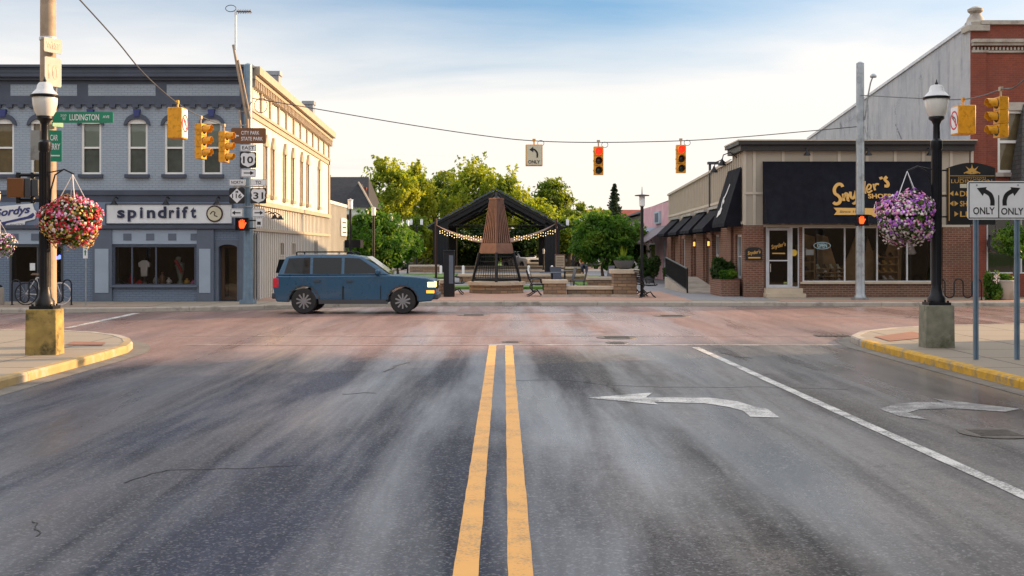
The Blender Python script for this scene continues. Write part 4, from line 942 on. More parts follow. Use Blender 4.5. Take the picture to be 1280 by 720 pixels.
mb = MB(FR(YR)); mb.box(XR+.35, XR2+.05, r_(31), r_(26), -.3, .12); mb.box(XR+.02, XR2, r_(54), r_(50), 0, .26); mb.box(XR+.04, XR2, r_(57.5), r_(54), 0, .18); mb.box(XR+.05, XR2, r_(66), r_(63.5), 0, .07)
u = XR+.08
while u < XR2: mb.box(u, u+.06, r_(63), r_(59.5), 0, .10); u += .13
mb.box(XR+.02,rx(1234),r_(66),r_(63),.07,.1)
for a, b, c, d in uw: mb.box(a-.12,b+.12,d,d+.28,0,.06); mb.box(a-.1,b+.1,c-.14,c,0,.12)
mb.build('stone_band', 'limestone', b3)
for a, b, c, d in ((XR, rx(1232), r_(226), r_(66)), (XR2-.5,XR2,r_(226),r_(66)), (XR, rx(1232), base, 3.4)): mb = MB(FR(YR)); mb.box(a, b, c, d, 0, .07); mb.build('brick_pier', 'brick_red', b3)
mb = MB(); cx_ = XR+.28; mb.lathe([(.34,0),(.36,.12),(.30,.2),(.27,.3),(.20,.4),(.17,.46),(.26,.54),(.27,.62),(.12,.70)], (cx_, YR+.25, TP-.02), 16); mb.box(cx_-.37,cx_+.37,YR-.12,YR+.6,TP-.22,TP-.02); mb.build('finial', 'limestone', b3)
for a, b, c, d in uw:
    f = MB(FR(YR)); f.frame(a, b, c, d, .10, -.16, -.04); f.box(a+.1, b-.1, (c+d)/2-.05, (c+d)/2+.05, -.15, -.05); fo = f.build('window', 'white_paint', b3)
    p = MB(FR(YR)); p.poly([(a+.1,c+.1,-.12),(b-.1,c+.1,-.12),(b-.1,d-.1,-.12),(a+.1,d-.1,-.12)]); p.build('pane', 'glass', fo)
    p = MB(FR(YR)); p.poly([(a,c,-.215),(b,c,-.215),(b,d,-.215),(a,d,-.215)]); p.build('blind', 'curtain_tan', fo)
for a, b, c, d in us_: store('shop_window', a, b, c, d, FR(YR), 2.5, b3, 'door_pale', mull=((a*.35+b*.65),), glass='glass_dark')
# shingled mansard over the shopfront, hipped at its left end
mb = MB(); zt, zb = r_(130)+.1, 3.35; xa, xb = rx(1275), XR2
mb.add([(xa-.55,YR-1.3,zb),(xb,YR-1.3,zb),(xb,YR-.02,zt),(xa+.1,YR-.02,zt),(xa-.55,YR-.02,zb),(xb,YR-.02,zb)], [(0,1,2,3),(0,3,4),(0,4,5,1),(1,5,2)]); mb.build('shingled_canopy', 'shingle', b3, smooth=False)
rs = thing('hanging_sign', 'round dark shop sign on the window behind the turn lane sign posts', 'sign', (rx(1240), YR-.3, r_(308)))
mb = MB(FR(YR-.3)); mb.disc(rx(1240), r_(304), .31, 0, .05, 28, 0); mb.disc(rx(1240), r_(304), .22, .05, .055, 28, 1); mb.stroke([(rx(1235),r_(306)),(rx(1238),r_(301)),(rx(1242),r_(302)),(rx(1241),r_(307)),(rx(1245),r_(306))], .05, .055, .06, 2)
mb.prism([(rx(1232),r_(313)),(rx(1238),r_(316)),(rx(1248),r_(313)),(rx(1246),r_(310)),(rx(1234),r_(310))], 0, .04, 2); mb.build('disc', ['sign_black','dark_grey','sail'], rs)
mb = MB(FR(YR-.3)); mb.tube([(rx(1240),r_(300)+.02,0),(rx(1240),3.3,0)], .012); mb.build('hanger', 'dark_grey', rs)

# ---------------- pink shop and others behind ----------------
XP = 8.72
b4 = thing('pink_building', 'small pink shop with a pale blue end panel and sloping metal awnings', 'building', (XP, 60, KH))
ph = [(-63.6,-62.6,base,2.3), (-70.5,-67,.9,2.2)]
mb = MB(WE(XP)); mb.holes(-73, -60.9, base, 4.35, ph, .2, 0); mb.M = I4; mb.poly([(XP,73,base),(XP,73,4.35),(16,73,4.35),(16,73,base)]); mb.poly([(XP,60.9,base),(16,60.9,base),(16,60.9,4.35),(XP,60.9,4.35)]); mb.build('wall', 'pink', b4)
mb = MB(); mb.box(XP,16,60.0,60.9,base,4.7); mb.build('end_panel', 'pale_blue', b4)
mb = MB(WE(XP)); mb.prism([(-60.5-.16,2.9),(-60.5+.16,2.9),(-60.5+.28,3.9),(-60.5,4.4),(-60.5-.28,3.9)], 0, .08); mb.build('emblem', 'lf_con', b4)
mb = MB(); mb.box(XP+.05,16,60.95,72.9,4.15,4.25); mb.build('roof', 'roof_flat', b4)
mb = MB(WE(XP)); mb.box(-66.4,-64.4,3.25,3.95,0,.12); mb.build('wall_sign', 'pale_blue', b4); mb = MB(WE(XP)); mb.box(-66.1,-64.7,3.35,3.85,.12,.14); mb.build('wall_sign', 'slate_light', b4)
for (a, b, m_) in ((60.3,65.8,'awning_purple'),(66.0,72,'awning_blue')):
    mb = MB(WE(XP)); n = 12
    for k in range(n):
        u0 = -b+(b-a)*k/n; u1 = u0+(b-a)/n; mb.poly([(u0,2.2,1.35),(u1,2.2,1.35),(u1,3.1,.03),(u0,3.1,.03)]); mb.box(u0-.02,u0+.02,2.1,2.2,1.3,1.36); mb.add([(u0-.02,2.2,1.38),(u0+.02,2.2,1.38),(u0+.02,3.1,.06),(u0-.02,3.1,.06)],[(0,1,2,3)])
    mb.poly([(-b,2.1,1.35),(-a,2.1,1.35),(-a,2.2,1.35),(-b,2.2,1.35)]); mb.build('awning', m_, b4)
f = MB(WE(XP)); f.frame(-63.6,-62.6,base,2.3,.12,-.16,-.05); f.box(-63.5,-62.7,base,1.1,-.15,-.06); fo = f.build('door', 'door_pale', b4); p = MB(WE(XP)); p.poly([(-63.5,1.1,-.12),(-62.7,1.1,-.12),(-62.7,2.2,-.12),(-63.5,2.2,-.12)]); p.build('pane', 'car_glass', fo)
f = MB(WE(XP)); f.frame(-70.5,-67,.9,2.2,.1,-.16,-.05); fo = f.build('window', 'white_paint', b4); p = MB(WE(XP)); p.poly([(-70.4,1,-.12),(-67.1,1,-.12),(-67.1,2.1,-.12),(-70.4,2.1,-.12)]); p.build('pane', 'car_glass', fo)
b5 = thing('gabled_building', 'grey gabled roof building showing behind the pink shop', 'building', (15, 84, 0))
mb = MB(); mb.box(9.6,24,80,92,0,4.2); mb.build('wall', 'limestone', b5); mb = MB(); mb.add([(9.0,79.5,4.2),(24.5,79.5,4.2),(24.5,92.5,4.2),(9.0,92.5,4.2),(16.5,79.5,7.0),(16.5,92.5,7.0)], [(0,1,4),(1,2,5,4),(2,3,5),(3,0,4,5)]); mb.build('roof', 'roof_dark', b5, smooth=False)
b6 = thing('red_roofed_building', 'low building with a red roof glimpsed between the trees', 'building', (14, 128, 0))
mb = MB(); mb.box(9,16,130,138,0,4.2); mb.build('wall', 'limestone', b6); mb = MB(); mb.add([(8.5,129.5,4.2),(16.5,129.5,4.2),(16.5,138.5,4.2),(8.5,138.5,4.2),(8.9,134,6.4),(16,134,6.4)], [(0,1,5,4),(1,2,5),(2,3,4,5),(3,0,4)]); mb.build('roof', 'roof_red', b6, smooth=False)
# house with dark roof, left
b7 = thing('house', 'white house with steep dark gabled roofs behind the street trees', 'house', (-12.5, 90, 0))
H7 = lambda px, py, Y=90: (PX(px, Y), Y, PZ(py, Y))
xl, xr, yf = -20, PX(462,90), 90
mb = MB(); mb.box(xl, xr-.4, yf, yf+9, 0, PZ(257,90)); mb.box(PX(426,90), PX(461,90), yf-1.6, yf, 0, PZ(258,90)); mb.build('wall', 'white_paint', b7)
mb = MB(); e = PZ(257,90); rg = PZ(236,90)
mb.add([(xl-.3,yf-.5,e),(xr,yf-.5,e),(xr,yf+9.5,e),(xl-.3,yf+9.5,e),(xl+1,yf+4.5,rg+1.2),(xr-.6,yf+4.5,rg+1.2)], [(0,1,5,4),(1,2,5),(2,3,4,5),(3,0,4)])
gx = PX(443,88); mb.add([(PX(424,88),88,PZ(259,88)),(PX(465,88),88,PZ(259,88)),(gx,90.5,PZ(226,88)),(PX(424,88),94,PZ(259,88)),(PX(465,88),94,PZ(259,88)),(gx,94,PZ(226,88))], [(0,1,2),(1,4,5,2),(0,2,5,3)])
mb.build('roof', 'roof_dark', b7, smooth=False)
mb = MB(); mb.tube([(PX(465,88)+.03,87.95,PZ(259,88)),(gx,90.45,PZ(226,88)+.03)], .07, 6); mb.build('rake_board', 'tan_trim', b7)
mb = MB(); mb.box(PX(455,92),PX(458,92),92,92.6,e,PZ(234,92)); mb.build('chimney', 'brick_red', b7)
for px in (436, 450):
    mb = MB(FR(88.4)); mb.frame(PX(px-4,88.4),PX(px+4,88.4),PZ(285,88.4),PZ(268,88.4),.08,0,.05); fo = mb.build('window', 'slate', b7); mb = MB(FR(88.4)); mb.poly([(PX(px-4,88.4),PZ(285,88.4),.02),(PX(px+4,88.4),PZ(285,88.4),.02),(PX(px+4,88.4),PZ(268,88.4),.02),(PX(px-4,88.4),PZ(268,88.4),.02)]); mb.build('pane', 'car_glass', fo)
# unseen buildings on the near corners, put in for road shade and darker reflections
def near(name, x0, x1, y0, y1, h, m, lab, face):
    b = thing(name, lab, 'building', ((x0+x1)/2, (y0+y1)/2, 0)); X = x0 if face == 'w' else x1; M = WE(X) if face == 'w' else EA(X); sg_ = -1 if face == 'w' else 1
    hh = []; y_ = y0+1
    while y_ < y1-3:
        a, c = sorted((sg_*y_, sg_*(y_+2.2))); hh += [(a, c, .7, 2.9), (a+.5, c-.5, 4.3, 6.1)]; y_ += 3.3
    mb = MB(M); u0, u1 = sorted((sg_*y0, sg_*y1)); mb.holes(u0, u1, 0, h, hh, .2); mb.M = I4
    oth = x1 if face == 'w' else x0
    mb.poly([(x0,y1,0),(x1,y1,0),(x1,y1,h),(x0,y1,h)]); mb.poly([(x0,y0,0),(x0,y0,h),(x1,y0,h),(x1,y0,0)]); mb.poly([(oth,y0,0),(oth,y0,h),(oth,y1,h),(oth,y1,0)]); mb.poly([(x0,y0,h-.3),(x1,y0,h-.3),(x1,y1,h-.3),(x0,y1,h-.3)]); mb.build('wall', m, b)
    mb = MB(M); mb.box(u0-.1,u1+.1,h-.35,h,0,.3); mb.box(u0,u1,3.3,3.6,0,.12); mb.build('cornice', 'limestone', b)
    for (a, c, d, e) in hh:
        f = MB(M); f.frame(a,c,d,e,.07,-.14,-.04); fo = f.build('window', 'dark_grey', b); p = MB(M); p.poly([(a,d,-.1),(c,d,-.1),(c,e,-.1),(a,e,-.1)]); p.build('pane', 'car_glass', fo)
near('unseen_building', 12.4, 24, -14, 22.6, 8.4, 'near_wall', 'unseen brown brick corner building at right, shading the near road', 'w')
near('unseen_building', -26, -12.6, -14, 18.5, 7.6, 'near_wall', 'unseen dark brick corner building at left, added to darken reflections', 'e')
# ---------------- lamp posts, baskets ----------------
def lamp_post(name, label, x, y, hgt=4.45, moss='moss_block', armdir=1, armx=.5, armz=3.1, block=True, z0=KH, bw=.25, bd=.18, btop=.85, group='ornamental street lamps on concrete blocks'):
    t = thing(name, label, 'street lamp', (x, y, z0), group)
    T = Matrix.Translation((x, y, 0)); zb = btop if block else z0
    if block:
        mb = MB(T); mb.box(-bw, bw, -bd, bd, z0-.02, btop, 0, .97, .97); mb.build('block', moss, t, bevel=.015)
    mb = MB(T); mb.box(-.19,.19,-.16,.16,zb,zb+.05); mb.lathe([(.15,zb+.05),(.15,zb+.12),(.11,zb+.18),(.085,zb+.32),(.08,hgt-1.15),(.10,hgt-1.12),(.10,hgt-1.0),(.06,hgt-.96),(.055,hgt-.72),(.08,hgt-.66),(.13,hgt-.62),(.13,hgt-.58)], n=20)
    for k in range(14):
        a = k*2*math.pi/14; mb.box(.078*math.cos(a)-.008,.078*math.cos(a)+.008,.078*math.sin(a)-.008,.078*math.sin(a)+.008,zb+.35,hgt-1.16)
    for sx2 in (-1,1):
        for sy2 in (-1,1): mb.lathe([(.02,zb+.05),(.02,zb+.08)], (sx2*.15,sy2*.12,0), 8)
    mb.build('post', 'black_metal', t)
    mb = MB(T); mb.lathe([(.12,hgt-.58),(.165,hgt-.5),(.19,hgt-.38),(.195,hgt-.29),(.19,hgt-.27)], n=28); mb.build('globe', 'lamp_globe', t)
    mb = MB(T); mb.lathe([(.215,hgt-.28),(.225,hgt-.265),(.225,hgt-.245),(.21,hgt-.235)], n=28); mb.build('ring', 'black_metal', t)
    mb = MB(T); mb.lathe([(.205,hgt-.235),(.17,hgt-.19),(.13,hgt-.15),(.115,hgt-.08),(.09,hgt-.045),(.03,hgt-.03)], n=24); cp = mb.build('cap', 'lamp_cap', t)
    mb = MB(T); mb.lathe([(.02,hgt-.03),(.028,hgt-.005),(.012,hgt+.02),(.004,hgt+.06)], n=10); mb.build('finial', 'black_metal', cp)
    if armx:
        s = armdir; mb = MB(T); mb.tube([(s*.08,0,armz-.62),(s*.1,0,armz-.3),(s*armx*.35,0,armz-.06),(s*armx*.65,0,armz+.03),(s*armx,0,armz-.05)], .014, 8); mb.tube([(s*.08,0,armz-.02),(s*armx*.6,0,armz+.02)], .010, 6); mb.build('basket_arm', 'black_metal', t)
    return t
lamp_post('street_lamp', 'black street lamp on a mossy orange lit concrete block at the left kerb', -7.37, 18.62, 4.52, armx=.47, armz=3.06)
lamp_post('street_lamp', 'black street lamp on a grey green concrete block at the right kerb', 7.42, 19.9, 4.66, 'moss_block_grey', -1, .5, 3.2)
lamp_post('street_lamp', 'farther street lamp across the junction at the left edge of the picture', -15.35, 34.9, 3.75, 'concrete', 1, .22, 2.7, btop=.66)
def basket(label, x, y, zt, zc, r, rv, mats, n, seed):
    t = thing('flower_basket', label, 'hanging basket', (x, y, zt), 'flower baskets hung from the street lamps'); rg = random.Random(seed)
    mb = MB(Matrix.Translation((x,y,0))); 
    for k in range(4):
        a = k*math.pi/2+.5; mb.tube([(0,0,zt),(r*.6*math.cos(a),r*.6*math.sin(a),zc+rv*.5)], .008, 5)
    mb.build('chain', 'steel_light', t)
    mb = MB(Matrix.Translation((x,y,0))); mb.lathe([(.08,zc-rv*.55),(r*.45,zc-rv*.35),(r*.6,zc+rv*.1),(r*.62,zc+rv*.3),(r*.5,zc+rv*.3)], n=18); mb.build('bowl', 'soil', t)
    def shell(nn, s0, s1, rr0, rr1, mcount, bias=None):
        mb = MB(Matrix.Translation((x,y,zc)))
        for _ in range(nn):
            u = rg.uniform(-1,1); a = rg.uniform(0,2*math.pi); q = math.sqrt(1-u*u)
            lump = 1 + .10*math.sin(3*a+seed) + .09*math.sin(5*u+2*a)
            rr = rg.uniform(rr0, rr1)*lump; droop = (-.12*rg.random() if u < 0 else 0)
            p = Vector((q*math.cos(a)*r*rr, q*math.sin(a)*r*rr, u*rv*rr + droop))
            nrm = (Vector((p.x/r,p.y/r,p.z/rv)).normalized() + Vector([rg.uniform(-.6,.6) for _ in range(3)])).normalized()
            tg = nrm.orthogonal().normalized(); bt = nrm.cross(tg); s = rg.uniform(s0, s1)
            cl = math.sin(a*3+u*4+seed)+math.sin(a*1.7-u*6)*.8+rg.gauss(0,.8)
            m_ = min(mcount-1, max(0, int((cl+2.2)/4.4*mcount))) if mcount > 1 else 0
            if bias and u < -.35 and rg.random() < .5: m_ = bias
            k = 5; vs = [p+nrm*s*.3]
            for j in range(k):
                an = 2*math.pi*j/k+rg.random()*.3; vs.append(p+(tg*math.cos(an)+bt*math.sin(an))*s)
            mb.add(vs, [(0,1+j,1+(j+1)%k) for j in range(k)], m_)
        return mb
    shell(int(n*.9), .022, .042, .55, 1.03, 1).build('foliage', 'lf_basket', t, smooth=False)
    shell(n, .018, .031, .88, 1.07, len(mats), len(mats)-1).build('flowers', mats, t, smooth=False)
    return t
basket('round basket of red, white and pink petunias on the left street lamp', -6.90, 18.55, 3.0, 2.29, .445, .35, ['pet_red','pet_pink','pet_red','pet_white','pet_red','pet_yellow'], 2000, 3)
basket('round basket of purple, white and pink petunias on the right street lamp', 6.90, 19.85, 3.14, 2.38, .46, .40, ['pet_pink','pet_purple','pet_white','pet_purple','pet_pink','pet_white'], 2300, 5)
basket('smaller flower basket on the far street lamp at the left edge', -15.12, 34.8, 2.63, 1.98, .42, .36, ['pet_pink','pet_white','pet_purple','pet_white'], 500, 8)

# ---------------- poles ----------------
def PXY(px, py, Y): return (PX(px,Y), Y, PZ(py,Y))
p1 = thing('signal_pole', 'tall tan steel signal pole behind the left street lamp block', 'pole', (-7.86, 20, KH))
mb = MB(); mb.lathe([(.2,KH),(.2,KH+.04),(.15,KH+.05),(.14,KH+1),(.125,8.3),(.05,8.35)], (-7.86,20,0), 20); mb.build('shaft', 'tan_pole', p1)
mb = MB()
for z in (6.52, 5.4, 4.55, 3.4): mb.lathe([(.142,z),(.145,z+.01),(.145,z+.05),(.142,z+.06)], (-7.86,20,0), 16)
mb.build('band', 'steel_light', p1)
p2 = thing('signal_pole', 'blue grey steel corner pole carrying the route signs beside the grey-blue building', 'pole', (-7.9, 35.8, KH))
mb = MB(); mb.box(-8.12,-7.68,35.58,36.02,KH,KH+.12); mb.lathe([(.17,KH+.12),(.155,1),(.13,7.5),(.04,7.55)], (-7.9,35.8,0), 20); mb.build('shaft', 'galv_blue', p2)
mb = MB(); A = PXY(309,150,35.6); B = PXY(308,128,35.6); C_ = PXY(291.5,56,35.6); mb.tube([(-7.9,35.7,A[2]-.4), A, C_], [.05,.045,.04], 8); mb.tube([PXY(313,148,35.6), PXY(298,75,35.6)], .03, 6); mb.tube([(-7.9,35.7,6.0),(-8.1,35.5,6.05),(-8.05,35.5,5.4),(-7.9,35.7,5.3)], .03, 6); mb.build('mast_brace', 'tan_pole', p2)
mb = MB(); mb.tube([PXY(294.5,62,35.6), PXY(294.5,14,35.6)], .035, 8); mb.build('antenna_mast', 'white_paint', p2)
mb = MB(); mb.tube([PXY(293,14.5,35.6), PXY(314,14.5,35.6)], .018, 6)
for k in range(6): q = PXY(298+k*3,14.5,35.6); mb.tube([(q[0],q[1]-.2,q[2]),(q[0],q[1]+.2,q[2])], .010, 5); mb.tube([(q[0],q[1],q[2]-.07),(q[0],q[1],q[2]+.07)], .010, 5)
mb.tube([(PX(288.5,35.6)+.16*math.cos(a/10*math.pi), 35.6, PZ(10.5,35.6)+.10*math.sin(a/10*math.pi)) for a in range(20)], .012, 5, closed=True); mb.build('antenna', 'dark_grey', p2)
mb = MB(); mb.tube([(PX(326,35.6)+.20*math.cos(a/10*math.pi), 35.6, PZ(132,35.6)+.22*math.sin(a/10*math.pi)) for a in range(20)], .012, 5, closed=True); mb.build('cable_coil', 'dark_grey', p2)
p3 = thing('signal_pole', 'tall blue grey corner pole in front of the beige shoe shop', 'pole', (11.85, 38.6, KH))
mb = MB(); mb.box(11.62,12.08,38.38,38.82,KH,KH+.08); mb.lathe([(.20,KH+.08),(.155,KH+.2),(.15,1),(.125,8.0),(.04,8.05)], (11.85,38.6,0), 20); mb.build('shaft', 'galv', p3)
mb = MB(); mb.tube([(11.97,38.5,6.1),(12.05,38.4,6.9),(12.1,38.3,7.3),(12.15,38.2,7.52)], .025, 6); mb.tube([(11.97,38.5,5.9),(12.05,38.45,5.4),(12.07,38.45,6.6)], .02, 6); mb.lathe([(.05,.12),(.11,.05),(.10,0)], (12.13,38.1,7.45), 12); mb.build('luminaire', 'galv', p3)
p4 = thing('signal_pole', 'steel signal pole at the near right corner beside the pavement', 'pole', (9.6, 18, KH))
mb = MB(); mb.lathe([(.2,KH),(.2,KH+.05),(.15,KH+.06),(.12,8.0),(.04,8.05)], (9.6,18,0), 20); mb.build('shaft', 'galv', p4)
# span wires
def wire(lab, pts, r=.014):
    Q = [Vector(p) for p in pts]; o = []
    for i in range(len(Q)-1):
        a = Q[max(i-1,0)]; b = Q[i]; c = Q[i+1]; d = Q[min(i+2,len(Q)-1)]
        for k in range(6):
            t = k/6; o.append(.5*((2*b)+(c-a)*t+(2*a-5*b+4*c-d)*t*t+(3*b-a-3*c+d)*t**3))
    o.append(Q[-1]); mb = MB(); mb.tube(o, r, 6); ob = mb.build('span_wire', 'dark_grey'); tag(ob, lab, 'cable', 'signal span wires over the junction'); return ob
def nsp(px, py):
    k = (38.6-35.8)/(11.85+7.9); # Y = 35.8 + k*(X+7.9)
    a = (px-CX)/FPX; Y = (35.8+k*7.9)/(1-k*a); return (a*Y, Y, PZ(py,Y))
def wsp(px, py): Y = 7.88*FPX/(CX-px); return (-7.88, Y, PZ(py,Y))
def esp(px, py):
    a = (px-CX)/FPX; k = (11.85-9.6)/20.6; Y = (9.6-18*k)/(a-k); return (a*Y, Y, PZ(py,Y))
wire('cable over the far side of the junction carrying the two red signals', [(-7.9,35.8,6.49), nsp(380,133.5), nsp(500,154), nsp(600,169), nsp(667,176), nsp(748,178), nsp(851,176), nsp(930,171), nsp(1020,163), (11.85,38.6,5.9)])
wire('cable along the left side of the junction carrying three yellow signals', [(-7.86,20,6.7), wsp(140,44), wsp(180,92), wsp(222,129), wsp(252,146), wsp(281,156), (-7.9,35.7,5.63)])
wire('cable along the right side of the junction running to the near right pole', [(11.85,38.6,6.94), esp(1140,122.5), esp(1205,124), esp(1251,112), esp(1280,100), (9.6,18,5.9)])
# ---------------- signal heads ----------------
def visor(mb, cz, r, L, m):
    n = 14; vs = []
    for k in range(n+1):
        a = R(-35) + R(250)*k/n
        x_, z_ = r*math.cos(a), cz + r*math.sin(a); vs += [(x_, -.11, z_), (x_, -.11-L*(1 if math.sin(a) > -.2 else .7), z_), (x_*.94, -.11, cz+(z_-cz)*.94), (x_*.94, -.11-L*(1 if math.sin(a) > -.2 else .7), cz+(z_-cz)*.94)]
    fs = []
    for k in range(n): i = k*4; fs += [(i,i+4,i+5,i+1),(i+2,i+3,i+7,i+6),(i+1,i+5,i+7,i+3)]
    mb.add(vs, fs, m)
def signal_head(label, loc, rz, lit, H=.92, backlit=False):
    t = thing('traffic_signal', label, 'traffic signal', (0,0,0), 'yellow traffic signals hung over the junction'); s = H/.92
    mb = MB(); mb.tube([(0,0,.03),(0,0,-.16)], .022, 8); mb.box(-.05,.05,-.03,.03,-.03,.05); mb.build('hanger', 'tan_trim', t)
    z0 = -.16
    for k in range(3):
        cz = z0 - H*(k+.5)/3; h = H/6
        mb = MB(); mb.box(-.155*s,.155*s,-.09,.09,cz-h+.004,cz+h-.004); visor(mb, cz, .125*s, .19, 0); mb.tube([(-.16*s,.02,cz),(-.17*s,.02,cz)], .03, 8); mb.box(-.13*s,.13*s,.09,.11,cz-h+.03,cz+h-.03)
        sec = mb.build('signal_section', 'yellow_sig', t, bevel=.008)
        mb = MB(); mb.lathe([(.118*s,0),(.11*s,-.015),(.06*s,-.03),(.01,-.034)], (0,-.09,cz), 20, axis='y'); mb.build('lens', ['lens_red','lens_dark','lens_green_off'][k] if lit or k else 'lens_dark', sec)
    t.location = loc; t.rotation_euler.z = R(rz); return t
signal_head('red lit traffic signal over the middle of the junction', nsp(748,177), 0, True)
signal_head('red lit traffic signal farthest right on the cable across the junction', nsp(851,175), 0, True)
signal_head('yellow signal seen from the side, between the plain yellow box and the next yellow signal', wsp(251,147), 80, False)
signal_head('yellow traffic signal head seen from the side, nearest to the brown park sign', wsp(280,157), 80, False, .88)
signal_head('yellow traffic signal head seen from the side in front of the red brick building', esp(1251,111.5), -88, False, .84)
def sign_box(label, loc, rz, w_, h_, d_, kind):
    t = thing('sign_box', label, 'sign box', (0,0,0), 'lit sign boxes hung over the junction')
    mb = MB(); mb.tube([(0,0,.03),(0,0,-.14)], .022, 8); mb.box(-.05,.05,-.03,.03,-.03,.05); mb.build('hanger', 'yellow_sig', t)
    z1_, z0_ = -.14, -.14-h_; mb = MB(); mb.box(-w_/2,w_/2,-d_/2,d_/2,z0_,z1_); mb.build('housing', 'yellow_sig', t, bevel=.015)
    F = FR(-d_/2); mb = MB(F); mb.box(-w_/2+.03,w_/2-.03,z0_+.03,z1_-.03,0,.008); fc = mb.build('face', 'sign_cream' if kind == 'only' else 'sign_white', t); mb = MB(F)
    if kind == 'only':
        zc = z0_+h_*.62; mb.stroke([(.10,zc-.16),(.10,zc-.02),(.03,zc+.08),(-.04,zc+.11)], .055, .008, .012); mb.prism([(-.15,zc+.09),(-.02,zc+.01),(-.03,zc+.19)], .008, .012)
        mb.text('ONLY', -.19, .19, z0_+.07, z0_+.18, .008, .013, bold=.02); mb.build('lettering', 'sign_black', fc)
    else:
        mb.M = F @ Matrix.Translation((0, (z0_+z1_)/2, 0)); o_ = [(.20*math.cos(a/12*math.pi), .20*math.sin(a/12*math.pi)) for a in range(25)]; mb.stroke(o_, .035, .008, .013, smooth=False); mb.stroke([(-.14,.14),(.14,-.14)], .035, .008, .012); mb.build('prohibition_ring', 'pet_red', fc)
        mb = MB(F @ Matrix.Translation((0, (z0_+z1_)/2, 0))); mb.stroke([(.08,-.13),(.08,0),(0,.07),(-.06,.07)], .04, .0081, .0105); mb.prism([(-.13,.07),(-.05,.0),(-.05,.14)], .0081, .0105); mb.build('arrow', 'sign_black', fc)
    t.location = loc; t.rotation_euler.z = R(rz); return t
sign_box('hanging sign box with a left arrow over the word ONLY', nsp(667.5,175.5), 0, .54, .68, .22, 'only')
sign_box('plain yellow box seen from its side, first on the left hand cable', wsp(222,128), 88, .46, .74, .35, 'no')
sign_box('yellow sign box with a red prohibition ring, hung right of the lamp post', esp(1204,125), -90, .46, .66, .40, 'no')
mb = MB()
for q in (nsp(675,178), nsp(757,180), nsp(859,178)): 
    pass
for i, q in enumerate((nsp(676,179), nsp(756,181), nsp(859,178.5))):
    mb = MB(); mb.tube([(q[0]+.10*math.cos(a*.3142), q[1], q[2]+.09*math.sin(a*.3142)) for a in range(20)], .009, 5, closed=True)
    tag(mb.build('cable_loop', 'dark_grey'), 'small loop of slack cable beside %s' % ('the hanging ONLY box','the middle red signal','the right hand red signal')[i], 'cable', 'slack cable loops on the span wire')
# pedestrian signals
def ped(label, px, py, Y, w_, lit=True, rz=0):
    x, z = PX(px,Y), PZ(py,Y); t = thing('pedestrian_signal', label, 'pedestrian signal', (0,0,0)); h = w_
    mb = MB(); mb.box(-h/2,h/2,-.1,.12,-h/2,h/2); mb.box(-h/2-.02,h/2+.02,-.2,-.1,h/2-.02,h/2+.01); mb.box(-h/2-.02,-h/2+.01,-.2,-.1,-h/2,h/2); mb.box(h/2-.01,h/2+.02,-.2,-.1,-h/2,h/2); mb.box(h/2,h/2+.2,.0,.05,.1,.14); mb.box(h/2,h/2+.2,.0,.05,-.14,-.1); mb.build('housing', 'black_metal', t, bevel=.01)
    if lit:
        mb = MB(FR(-.1)); u = h*.9; mb.prism([(-.22*u,-.36*u),(.12*u,-.36*u),(.24*u,-.1*u),(.36*u,.12*u),(.28*u,.18*u),(.18*u,.04*u),(.18*u,.38*u),(.09*u,.4*u),(.07*u,.12*u),(.03*u,.44*u),(-.06*u,.44*u),(-.07*u,.12*u),(-.12*u,.42*u),(-.2*u,.4*u),(-.19*u,.1*u),(-.24*u,.32*u),(-.32*u,.3*u),(-.3*u,-.2*u)], .0, .012); mb.build('hand_symbol', 'hand_red', t)
    t.location = (x,Y,z); t.rotation_euler.z = R(rz); return t
ped('pedestrian signal with a lit red hand under the route signs', 304, 280.5, 35.45, .38)
ped('pedestrian signal with a lit orange hand on the pole before the shoe shop', 1076.5, 275.5, 38.3, .36)
pr = thing('pedestrian_signal', 'brown pedestrian signal housing seen from behind on the tan pole', 'pedestrian signal', (-8.2, 19.8, 2.9))
mb = MB(FR(19.8)); u0, u1, v0, v1 = PX(12,19.8), PX(33,19.8), PZ(247,19.8), PZ(223,19.8); mb.box(u0,u1,v0,v1,-.05,.12); mb.build('housing', 'sign_brown', pr, bevel=.012)
mb = MB(FR(19.8)); mb.box(u1+.005,PX(41,19.8),v0,v1,-.1,.1,0); mb.box(PX(41,19.8)+.005,PX(50,19.8),v0+.02,v1-.02,-.1,.08,0); mb.build('rear_housing', 'dark_grey', pr, bevel=.012)
mb = MB(FR(19.8)); mb.tube([(PX(22,19.8),v1+.06,0),(PX(53,19.8),v1+.06,0)], .03); mb.tube([(PX(22,19.8),v0-.05,0),(PX(53,19.8),v0-.05,0)], .03)
for u_ in (PX(23,19.8),PX(41,19.8)): mb.tube([(u_,v0-.1,0),(u_,v0,0)], .04); mb.tube([(u_,v1,0),(u_,v1+.1,0)], .04)
mb.build('bracket', 'black_metal', pr)
